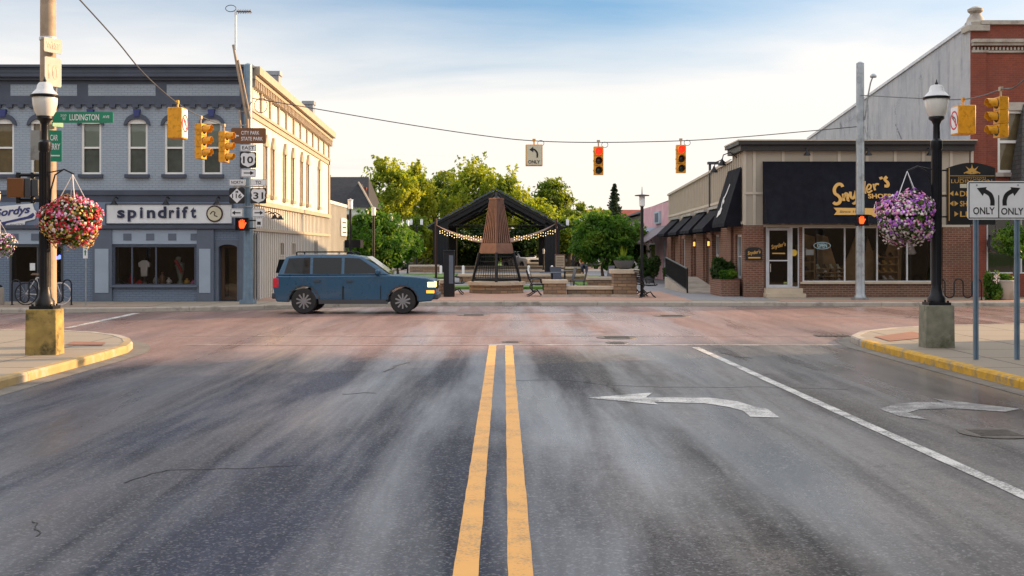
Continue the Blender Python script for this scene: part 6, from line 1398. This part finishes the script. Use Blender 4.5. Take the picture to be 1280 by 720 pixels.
mb.build('leg_frame', 'black_metal', tw)
mb = MB(rt); q0, q1 = hwz(.62)*.95, hwz(1.6)*.95
for f in range(4):
    M_ = rt @ Matrix.Rotation(f*math.pi/2, 4, 'Z'); mb.M = M_
    for k in range(9): a = -1+2*(k+.5)/9; mb.tube([(q0,a*q0,.6),(q1,a*q1,1.66)], .009, 4)
    for k in range(5): z = .8+k*.18; q = q0+(q1-q0)*(z-.6)/1.06; mb.tube([(q,-q,z),(q,q,z)], .009, 4)
mb.build('mesh_screen', 'black_metal', tw)
mb = MB(rt); a_, b_ = hwz(1.65)*1.03, hwz(2.05)*1.02; mb.add([(s1*a_,s2*a_,1.65) for s1,s2 in ((1,1),(-1,1),(-1,-1),(1,-1))]+[(s1*b_,s2*b_,2.05) for s1,s2 in ((1,1),(-1,1),(-1,-1),(1,-1))], [(0,1,5,4),(1,2,6,5),(2,3,7,6),(3,0,4,7),(4,5,6,7),(3,2,1,0)]); mb.build('copper_band', 'copper', tw, smooth=False)
mb = MB(rt); a_, b_ = hwz(2.05)*.9, hwz(3.72)*.88; mb.add([(s1*a_,s2*a_,2.05) for s1,s2 in ((1,1),(-1,1),(-1,-1),(1,-1))]+[(s1*b_,s2*b_,3.72) for s1,s2 in ((1,1),(-1,1),(-1,-1),(1,-1))], [(0,1,5,4),(1,2,6,5),(2,3,7,6),(3,0,4,7),(4,5,6,7)]); mb.build('core', 'copper_dark', tw, smooth=False)
mb = MB()
for f in range(4):
    mb.M = rt @ Matrix.Rotation(f*math.pi/2, 4, 'Z'); a_, b_ = hwz(2.05), hwz(3.74); n = 7
    for k in range(n):
        u0, u1 = -1+2*k/n+.07, -1+2*(k+1)/n-.07; mb.add([(a_,u0*a_,2.06),(a_,u1*a_,2.06),(b_,u1*b_,3.74),(b_,u0*b_,3.74),(a_-.05,u0*a_,2.06),(a_-.05,u1*a_,2.06),(b_-.04,u1*b_,3.74),(b_-.04,u0*b_,3.74)], [(0,1,2,3),(0,3,7,4),(1,5,6,2),(3,2,6,7)])
mb.M = rt
q = hwz(3.74)+.015; mb.box(-q,q,-q,q,3.74,3.80); mb.build('ribs', 'copper', tw, smooth=False)
mb = MB(T); mb.lathe([(.16,3.80),(.05,3.86),(.05,3.95),(.02,4.05)], n=8)
for k in range(4): a = k*math.pi/2; mb.tube([(.2*math.cos(a),.2*math.sin(a),3.8),(.07*math.cos(a),.07*math.sin(a),3.98)], .02, 5)
mb.build('finial', 'black_metal', tw)
# pavilion
YP0, YP1 = 85, 102; pv = thing('pavilion', 'black open sided gabled pavilion behind the copper tower', 'pavilion', (PX(620,YP0), YP0, KH))
ax, az = PX(620,YP0), PZ(238,YP0); ex0, ex1, ez = PX(535,YP0), PX(705,YP0), PZ(284,YP0)
mb = MB(FR(YP0)); th = .28; mb.prism([(ex0,ez),(ax,az),(ex1,ez),(ex1,ez-.12),(ax,az-th),(ex0,ez-.12)], YP0-YP1, 0); mb.build('roof', 'roof_dark', pv, smooth=False)
mb = MB(FR(YP0)); mb.prism([(ex0-.1,ez-.02),(ax,az+.06),(ex1+.1,ez-.02),(ex1+.1,ez+.08),(ax,az+.16),(ex0-.1,ez+.08)][::-1], -.1, .12); mb.build('fascia', 'slate', pv, smooth=False)
for yy in (YP0+.3, YP0+4, YP0+8, YP1-.4):
    mb = MB(FR(yy)); mb.stroke([(ex0+.3,ez-.25),(ax,az-.45),(ex1-.3,ez-.25)], .22, -.1, .1, smooth=False); mb.stroke([(PX(598,YP0),az-1.55),(ax,az-.55),(PX(642,YP0),az-1.55)], .08, -.04, .04, smooth=False); mb.tube([(ex0+.6,ez+.15,0),(ex1-.6,ez+.15,0)], .035, 6)
    mb.tube([(PX(565,YP0),ez+.16,0),(PX(598,YP0),az-1.5,0)], .04, 6); mb.tube([(PX(675,YP0),ez+.16,0),(PX(642,YP0),az-1.5,0)], .04, 6); mb.build('truss', 'black_metal', pv, smooth=False)
for (c0, c1) in ((541,560),(681.5,700)):
    for yy in (YP0+.2, YP1-1.6):
        s0, s1 = PX(c0,YP0), PX(c1,YP0); mb = MB(); mb.box(s0,s1,yy,yy+1.1,KH,ez+.35)
        for k in range(5): u_ = s0+(s1-s0)*(k+.5)/5; mb.box(u_-.05,u_+.05,yy-.05,yy-.001,KH,ez+.1)
        mb.build('column', 'black_metal', pv)
# shade sail posts, sail, strings
YV = 60
for i, px in enumerate((545, 695.5)):
    t = thing('shade_post', ('rust brown post holding the shade sail, left of the tower','rust brown post holding the shade sail, right of the tower')[i], 'post', (PX(px,YV), YV, KH)); mb = MB(); mb.tube([(PX(px,YV),YV,KH),(PX(px,YV),YV,PZ(273,YV))], .06, 10); mb.build('shaft', 'copper_dark', t); mb = MB(); mb.lathe([(.14,0),(.14,.04)], (PX(px,YV),YV,KH), 10); mb.build('base', 'black_metal', t)
A = Vector(PXY(545,281,YV)); B = Vector(PXY(695.5,279,YV)); mb = MB(); n = 20; m_ = 6; vs = []
for i in range(n+1):
    u_ = i/n; sag = 4*u_*(1-u_); 
    for j in range(m_+1):
        v_ = j/m_; p = A.lerp(B, u_); vs.append((p.x, YV+2.6*v_*sag-.5*sag, p.z-.78*sag-.24*sag*(1-v_)))
fs = [(i*(m_+1)+j,(i+1)*(m_+1)+j,(i+1)*(m_+1)+j+1,i*(m_+1)+j+1) for i in range(n) for j in range(m_)]
mb.add(vs, fs); ts = thing('shade_sail', 'brown fabric shade sail slung between two posts behind the tower', 'shade sail', (A.x+3, YV, A.z)); o_ = mb.build('fabric', 'sail', ts); sd_ = o_.modifiers.new('thickness', 'SOLIDIFY'); sd_.thickness = .02
bulb_me = None
for i, (xa, xb) in enumerate(((547,601),(640,694))):
    for j in range(2):
        Yb = YV-1.2-j*.5; t = thing('string_lights', '%s string of warm bulbs %s of the copper tower' % (('upper','lower')[j], ('left','right')[i]), 'string lights', PXY(xa,284,Yb), 'strings of bulbs either side of the tower')
        P = []
        for k in range(19):
            f = k/18; px = xa+(xb-xa)*f; g_ = f if i == 0 else 1-f; py = 286.5+j*3.0+ (8.5+.6*j)*math.sin(g_*math.pi*.56) + .9*math.sin(k*1.9+j); P.append(PXY(px, py, Yb))
        mb = MB(); mb.tube(P, .006, 4); mb.build('cable', 'black_metal', t)
        for q in P[1:]:
            if bulb_me is None:
                mb = MB(); mb.lathe([(.01,.02),(.02,.0),(.016,-.022),(.005,-.03)], (0,0,0), 8); bo = mb.build('bulb', 'bulb'); bulb_me = bo.data; 
            else: bo = bpy.data.objects.new('bulb', bulb_me); COL.objects.link(bo)
            bo.parent = t; bo.location = Vector(q) - t.location - Vector((0,0,.03))
# kiosk
kx = PX(561.5,41.1); kk = thing('kiosk', 'tall slim black information kiosk beside the low stone pillar', 'kiosk', (kx, 41.1, KH))
mb = MB(); mb.box(kx-.19,kx+.19,40.95,41.25,KH,1.72); mb.box(kx-.2,kx+.2,40.93,41.27,1.72,1.78); mb.build('body', 'black_metal', kk, bevel=.01); mb = MB(); mb.box(kx+.0,kx+.15,40.94,40.949,.6,1.6); mb.build('screen', 'slate_light', kk)
# benches
def bench_proto():
    t = thing('bench', 'x', 'bench', (0,0,0), 'black metal benches in the plaza'); L = 1.3
    for s in (-L/2+.05, L/2-.05):
        mb = MB(); mb.tube([(-.28,s,.92),(-.20,s,.62),(-.10,s,.44),(.05,s,.42),(.30,s,.43),(.36,s,.46)], .022, 6); mb.tube([(-.10,s,.43),(-.16,s,.3),(-.02,s,.16),(.12,s,.2),(.2,s,.08),(.30,s,.0)], .022, 6); mb.tube([(-.10,s,.2),(.02,s,.16),(-.2,s,.02),(-.28,s,0)], .022, 6); mb.tube([(-.2,s,.62),(0,s,.66),(.22,s,.62),(.26,s,.44)], .018, 6); mb.build('side_frame', 'black_metal', t)
    mb = MB()
    for k in range(6): x = -.08+k*.075; mb.box(x,x+.055,-L/2,L/2,.43,.45)
    mb.build('seat', 'black_metal', t); mb = MB()
    for k in range(6): f = k/5; x = -.13-.15*f; z = .5+.40*f; mb.box(x-.012,x+.012,-L/2,L/2,z,z+.055)
    mb.build('backrest', 'black_metal', t); return t
bp = bench_proto(); bp.location = (PX(668,41.8), 41.9, KH); bp['label'] = 'black bench facing right, standing left of the knee high stone pillar'
dup(bp, (PX(802,41.0)+.05, 40.9, KH), R(6), 'black bench standing in front of the tall park lamp beside the bowl planter pillar')
dup(bp, (PX(569,43.2), 43.4, KH), R(0), 'black bench partly behind the slim black kiosk')
# tables and chairs
def cafe_proto():
    t = thing('cafe_table', 'x', 'table', (0,0,0), 'dark cafe tables in the plaza'); mb = MB(); mb.lathe([(.5,.72),(.5,.75)], n=20); mb.build('tabletop', 'slate', t); mb = MB(); mb.lathe([(.3,0),(.05,.05),(.035,.1),(.035,.72)], n=12); mb.build('pedestal', 'black_metal', t); return t
def chair_proto():
    t = thing('cafe_chair', 'x', 'chair', (0,0,0), 'dark metal chairs round the cafe tables')
    for sx2 in (-1,1):
        for sy2 in (-1,1): mb = MB(); mb.tube([(sx2*.23,sy2*.23,0),(sx2*.19,sy2*.19,.45)], .014, 6); mb.build('leg', 'black_metal', t)
    mb = MB(); mb.box(-.22,.22,-.22,.22,.45,.475); mb.build('seat', 'slate', t); mb = MB(); mb.add([(-.22,.22,.47),(.22,.22,.47),(.24,.34,.95),(-.24,.34,.95),(-.22,.24,.47),(.22,.24,.47),(.24,.36,.95),(-.24,.36,.95)], [(0,1,2,3),(7,6,5,4),(0,3,7,4),(1,5,6,2),(3,2,6,7)]); mb.build('backrest', 'slate', t); return t
ct = cafe_proto(); ct.location = (PX(690,47), 47, KH); ct['label'] = 'dark round cafe table behind the knee high stone pillar'
dup(ct, (PX(706,50.5), 50.5, KH), None, 'dark round cafe table under the menu board')
ch = chair_proto(); ch.location = (PX(672,47.2), 47.2, KH); ch.rotation_euler.z = R(90); ch['label'] = 'dark cafe chair left of the nearer cafe table'
dup(ch, (PX(709,46.8), 46.8, KH), R(-80), 'dark cafe chair right of the nearer cafe table'); dup(ch, (PX(723.5,45.5), 45.5, KH), R(-100), 'lone dark chair behind the low stone seat wall'); dup(ch, (PX(697,48), 48.2, KH), R(10), 'dark cafe chair between the two cafe tables'); dup(ch, (PX(757,52), 52, KH), R(-60), 'dark chair in the shade under the dark maple')
mbd = thing('menu_board', 'brown notice board on a thin post right of the pavilion', 'notice board', (PX(700,53), 53, KH)); F = FR(53); mb = MB(F); mb.box(PX(693.5,53),PX(706.5,53),PZ(336,53),PZ(318,53),-.04,.04); mb.build('board', 'wood_dark', mbd, bevel=.01)
mb = MB(F); mb.box(PX(694.5,53),PX(705.5,53),PZ(334.5,53),PZ(319.5,53),.04,.045); pn = mb.build('panel', 'tan_trim', mbd); mb = MB(F)
for k in range(6): mb.box(PX(695.5,53),PX(704.5,53),PZ(322.2+k*2,53),PZ(321.5+k*2,53),.045,.048)
mb.build('text_lines', 'wood_dark', pn); mb = MB(); mb.tube([(PX(700,53),53.03,KH),(PX(700,53),53.03,1.0)], .04); mb.build('post', 'black_metal', mbd)
# park lamps
def park_lamp(px, Y, ztop, lab, disc_=False, twin=False):
    x = PX(px,Y); t = thing('park_lamp', lab, 'lamp post', (x,Y,KH), 'slim black park lamps with frosted heads'); mb = MB(Matrix.Translation((x,Y,0))); hz = ztop-.42
    mb.lathe([(.12,KH),(.12,KH+.05),(.06,KH+.1),(.055,hz-.02),(.08,hz)] , n=12); 
    if twin: mb.tube([(-.38,0,hz),(-.38,0,hz-.15),(.38,0,hz-.15),(.38,0,hz)], .025, 6)
    mb.build('post', 'black_metal', t)
    for dx in ((-.38,.38) if twin else (0,)):
        mb = MB(Matrix.Translation((x+dx,Y,0))); mb.lathe([(.075,hz),(.10,hz+.02),(.105,hz+.36),(.10,hz+.37)], n=14); mb.build('lamp_glass', 'frost', t)
        mb = MB(Matrix.Translation((x+dx,Y,0))); rr = .26 if disc_ else .12; mb.lathe([(rr,hz+.37),(rr,hz+.40),(.02,hz+.43),(.008,hz+.7 if disc_ else hz+.45)], n=18); mb.build('cap', 'dark_grey' if disc_ else 'lamp_cap', t)
    return t
park_lamp(802.5, 41.3, 3.76, 'tall slim black lamp with a flat disc top beside the bowl planter pillar', True)
park_lamp(438, 48, PZ(249,48), 'slim black park lamp just right of the cream building'); park_lamp(467, 57, PZ(259,57), 'park lamp rising from the bright green street tree'); park_lamp(488.5, 66, PZ(267,66), 'park lamp before the pale tree trunks, third from the cream building')
park_lamp(509.5, 78, PZ(275,78), 'single park lamp left of the twin headed one near the pavilion'); park_lamp(520.5, 84, PZ(274,84), 'twin headed park lamp left of the pavilion', twin=True); park_lamp(728.5, 70, PZ(272,70), 'single park lamp in front of the dark maple'); park_lamp(716.5, 78, PZ(274,78), 'twin headed park lamp right of the pavilion', twin=True); park_lamp(679.5, 96, PZ(311,96), 'short pale headed lamp seen beneath the pavilion roof')
for i, px in enumerate((551, 579, 661, 690)):
    t = thing('bollard', 'white bollard %s' % ('by the left pavilion column','right of the kiosk under the pavilion','under the pavilion right of the tower','at the right pavilion column')[i], 'bollard', (PX(px,80), 80, KH), 'white bollards along the pavilion'); mb = MB(); mb.lathe([(.09,0),(.09,.5),(.07,.56),(.02,.58)], (PX(px,80),80,KH), 12); mb.build('shaft', 'white_paint', t)
# seated person
ps = thing('person', 'person in a salmon shirt and dark trousers sitting on the back wall', 'person', (PX(729,70), 69.9, .75)); x, Y = PX(729.5,70), 69.95
def skin(name, verts, edges, rad, m, par):
    o3 = worldloc(par); me = bpy.data.meshes.new(name); me.from_pydata([tuple(Vector(v)-o3) for v in verts], edges, []); me.materials.append(MT[m]); o = bpy.data.objects.new(name, me); COL.objects.link(o); o.parent = par
    o.modifiers.new('skin', 'SKIN'); sk_ = me.skin_vertices[0].data
    for i, r_ in enumerate(rad): sk_[i].radius = (r_, r_)
    sk_[0].use_root = True; s = o.modifiers.new('sub', 'SUBSURF'); s.levels = 2; s.render_levels = 2; return o
bz = .78
vs = [(x,Y,bz+.08),(x,Y+.02,bz+.3),(x,Y+.01,bz+.5),(x,Y,bz+.58),(x,Y-.01,bz+.66),(x,Y-.01,bz+.76),(x-.17,Y+.01,bz+.48),(x-.24,Y-.05,bz+.24),(x-.15,Y-.25,bz+.16),(x+.17,Y+.01,bz+.48),(x+.25,Y-.05,bz+.24),(x+.14,Y-.25,bz+.16),(x-.1,Y-.02,bz+.06),(x-.13,Y-.42,bz+.05),(x-.13,Y-.44,bz-.36),(x-.13,Y-.56,KH+.05),(x+.1,Y-.02,bz+.06),(x+.13,Y-.42,bz+.05),(x+.13,Y-.44,bz-.36),(x+.13,Y-.56,KH+.05)]
ed = [(0,1),(1,2),(2,3),(3,4),(4,5),(2,6),(6,7),(7,8),(2,9),(9,10),(10,11),(0,12),(12,13),(13,14),(14,15),(0,16),(16,17),(17,18),(18,19)]
skin('body', vs, ed, [.14,.13,.14,.055,.095,.085,.065,.045,.035,.065,.045,.035,.10,.07,.05,.035,.10,.07,.05,.035], 'skin', ps)
skin('shirt', [vs[0],vs[1],vs[2],vs[6],vs[7],vs[9],vs[10]], [(0,1),(1,2),(2,3),(3,4),(2,5),(5,6)], [.165,.155,.165,.085,.065,.085,.065], 'pink_cloth', ps)
skin('trousers', [vs[0],vs[12],vs[13],vs[14],vs[16],vs[17],vs[18]], [(0,1),(1,2),(2,3),(0,4),(4,5),(5,6)], [.155,.12,.085,.065,.12,.085,.065], 'navy', ps)
mb = MB(); mb.lathe([(.06,.0),(.105,.06),(.10,.12),(.04,.16)], (x,Y+.02,bz+.70), 12); mb.build('hair', 'wood_dark', ps)
# ---------------- vehicles ----------------
def suv(name, label, loc, rz, paint, lit=False, group=None, cat='car'):
    t = thing(name, label, cat, (0,0,0), group); Wd = .90; Lc = 4.55
    # side outline (u forward, v up), wheel arches cut out
    def archp(cx_, r, n=9): return [(cx_-r*math.cos(math.pi*k/n), .36+r*math.sin(math.pi*k/n)) for k in range(n+1)]
    low = [(.06,.42),(.10,.34),(.44,.33)] + archp(.86,.41) + [(1.3,.30),(3.2,.30)] + archp(3.62,.41) + [(4.06,.33),(4.42,.36),(4.52,.50),(4.55,.74),(4.50,.93),(4.30,1.00),(3.85,1.045),(3.25,1.08),(.12,1.06),(.02,.98),(.0,.72)]
    mb = MB(); n = len(low); S_ = lambda v: .978
    vs = [(u-Lc/2, -Wd*S_(v), v) for u, v in low] + [(u-Lc/2, Wd*S_(v), v) for u, v in low]
    fs = [tuple(range(n)), tuple(range(n,2*n))[::-1]] + [(i,n+i,n+(i+1)%n,(i+1)%n) for i in range(n)]
    mb.add(vs, fs); body = mb.build('body', paint, t, bevel=.07); body.modifiers['bevel'].segments = 4
    gh = [(.10,1.05),(3.28,1.07),(2.78,1.42),(2.48,1.60),(2.1,1.655),(.75,1.66),(.32,1.60)]
    mb = MB(); n = len(gh); Wf = lambda v: (.855 - (v-1.05)*.24)
    vs = [(u-Lc/2, -Wf(v), v) for u, v in gh] + [(u-Lc/2, Wf(v), v) for u, v in gh]
    mb.add(vs, [tuple(range(n)), tuple(range(n,2*n))[::-1]] + [(i,n+i,n+(i+1)%n,(i+1)%n) for i in range(n)]); mb.build('cabin', paint, t, bevel=.055).modifiers['bevel'].segments = 3
    for s in (-1, 1):
        for win in ([(.30,1.13),(.42,1.55),(1.02,1.57),(1.02,1.12)], [(1.10,1.12),(1.10,1.57),(1.90,1.57),(1.90,1.12)], [(1.98,1.12),(1.98,1.57),(2.40,1.55),(3.02,1.14)]):
            mb = MB(); k = len(win); vs = [(u-Lc/2, s*(Wf(v)+.008), v) for u, v in win] + [(u-Lc/2, s*(Wf(v)-.02), v) for u, v in win]; mb.add(vs, [tuple(range(k)) if s < 0 else tuple(range(k))[::-1]]+[(i,(i+1)%k,k+(i+1)%k,k+i) for i in range(k)]); mb.build('side_window', 'car_glass', t)
        for (a, b) in ((1.06,1.94),(1.97,3.0)):
            mb = MB(); yy = s*(Wd*.978+.004); mb.add([(a-Lc/2,yy,.42),(b-Lc/2,yy,.42),(b-Lc/2,yy,.985),(a-Lc/2,yy,.985),(a-Lc/2,yy,.74),(b-Lc/2,yy,.74)], [(0,1,5,4),(4,5,2,3)] if s < 0 else [(4,5,1,0),(3,2,5,4)])
            dr_ = mb.build('door', paint, t); mb = MB(); 
            y0_, y1_ = sorted((s*(Wd*.985), s*(Wd+.03))); mb.box(a+.08-Lc/2,a+.26-Lc/2,y0_,y1_,.90,.935); mb.build('handle', 'chrome' if not lit else 'dark_grey', dr_)
            mb = MB()
            for e_ in (a, b): y0_, y1_ = sorted((s*(Wd*.9), s*(Wd+.006))); mb.box(e_-.006-Lc/2,e_+.006-Lc/2,y0_,y1_,.40,.78)
            mb.build('seam', 'black_metal', dr_)
        mb = MB(); y0_, y1_ = sorted((s*.78, s*.80)); mb.tube([(.6-Lc/2,s*.66,1.70),(.65-Lc/2,s*.66,1.73),(2.15-Lc/2,s*.66,1.73),(2.25-Lc/2,s*.66,1.67)], .018, 6); mb.tube([(.62-Lc/2,s*.66,1.64),(.62-Lc/2,s*.66,1.72)], .018, 6); mb.build('roof_rail', 'black_metal', t)
        mb = MB(); y0_, y1_ = sorted((s*.86, s*1.06)); mb.box(2.86-Lc/2,2.98-Lc/2,y0_,y1_,1.10,1.24); mb.build('mirror', paint, t, bevel=.03)
        mb = MB(); y0_, y1_ = sorted((s*.5, s*.885)); mb.box(4.30-Lc/2,4.545-Lc/2,y0_,y1_,.74,.90); mb.build('headlight', 'headlight' if lit else 'frost', t, bevel=.02)
        mb = MB(); y0_, y1_ = sorted((s*.66, s*.905)); mb.box(4.28-Lc/2,4.50-Lc/2,y0_,y1_,.58,.66); mb.build('turn_signal', 'marker_orange' if lit else 'yellow_sig', t)
        mb = MB(); y0_, y1_ = sorted((s*.66, s*.885)); mb.box(-.005-Lc/2,.16-Lc/2,y0_,y1_,.72,1.0); mb.build('tail_light', 'pet_red', t, bevel=.02)
        mb = MB()
        for cx_ in (.86, 3.62): A_ = archp(cx_,.415); mb.add([(u-Lc/2, s*(Wd+.012), v) for u, v in A_]+[(cx_+(u-cx_)*1.14-Lc/2, s*(Wd+.012), .36+(v-.36)*1.14) for u, v in A_], [(i,i+1,11+i-1,10+i) if s > 0 else (10+i,11+i-1,i+1,i) for i in range(9)])
        mb.box(1.28-Lc/2,3.2-Lc/2,*sorted((s*(Wd-.03),s*(Wd+.012))),.28,.40); mb.build('wheel_arch_trim', 'dark_grey', t)
    mb = MB(); k = .0; mb.add([(3.20-Lc/2,-.76,1.10),(3.20-Lc/2,.76,1.10),(2.55-Lc/2,.70,1.575),(2.55-Lc/2,-.70,1.575)], [(0,1,2,3)]); mb.v = [(a+.045,b,c+.03) for a,b,c in mb.v]; mb.build('windscreen', 'car_glass', t)
    mb = MB(); mb.box(.06-Lc/2,.30-Lc/2,-.68,.68,1.14,1.52); mb.v = [(a-.03+(.10 if c > 1.3 else 0),b,c) for a,b,c in mb.v]; mb.build('rear_window', 'car_glass', t)
    mb = MB(); mb.box(4.46-Lc/2,4.562-Lc/2,-.48,.48,.70,.92)
    for q in range(5): mb.box(4.562-Lc/2,4.575-Lc/2,-.46,.46,.72+q*.04,.735+q*.04)
    mb.build('grille', 'black_metal', t); mb = MB(); mb.box(4.40-Lc/2,4.60-Lc/2,-.84,.84,.40,.56); mb.build('bumper', 'dark_grey', t, bevel=.03); mb = MB(); mb.box(-.05-Lc/2,.1-Lc/2,-.84,.84,.42,.58); mb.build('bumper', 'dark_grey', t, bevel=.03)
    for cx_ in (.86, 3.62):
        for s in (-1, 1):
            wt = MB(Matrix.Translation((cx_-Lc/2, s*.79, .36))); wt.lathe([(.20,-.11),(.33,-.11),(.355,-.08),(.355,.08),(.33,.11),(.20,.11)], n=26, axis='y'); tyre = wt.build('tyre', 'tyre', t); tyre.name = 'wheel'
            ri = MB(Matrix.Translation((cx_-Lc/2, s*.79, .36))); ri.lathe([(.215,-.085),(.215,.085)], n=22, axis='y') if False else None
            for q in range(10): a = q*math.pi/5; ri.M = Matrix.Translation((cx_-Lc/2, s*.79, .36)) @ Matrix.Rotation(a, 4, 'Y'); y0_, y1_ = sorted((s*.085, s*.112)); ri.box(-.022,.022,y0_,y1_,.03,.215)
            ri.M = Matrix.Translation((cx_-Lc/2, s*.79, .36)); ri.lathe([(.05,-.115),(.05,.115)], n=12, axis='y'); ri.build('rim', 'rim', tyre)
    t.location = loc; t.rotation_euler.z = rz; return t
suv('car', 'dark blue station wagon with lit yellow headlamps crossing the junction', (PX(447,33.2)+.02, 33.25, .004), 0, 'car_blue', True)
cg = 'cars in the parking lot behind the park'
suv('parked_car', 'white parked car behind the dark bushes left of the pavilion', (PX(505,104), 104, .004), R(-60), 'car_white', group=cg)
suv('parked_car', 'silver parked car seen under the pavilion left of the tower', (PX(581,106), 106, .004), R(-38), 'car_silver', group=cg)
suv('parked_car', 'red parked car seen under the pavilion behind the tower', (PX(606,107), 107, .004), R(-80), 'car_red', group=cg)
suv('parked_car', 'white parked car seen under the pavilion right of the tower', (PX(653,105), 105, .004), R(-60), 'car_white', group=cg)
suv('parked_car', 'dark parked car beside the right pavilion column', (PX(674,107), 107, .004), R(-80), 'car_dark', group=cg)
suv('parked_car', 'dark parked car behind the seated person, right of the pavilion', (PX(738,92), 101.5, .004), R(-75), 'car_dark', group=cg)
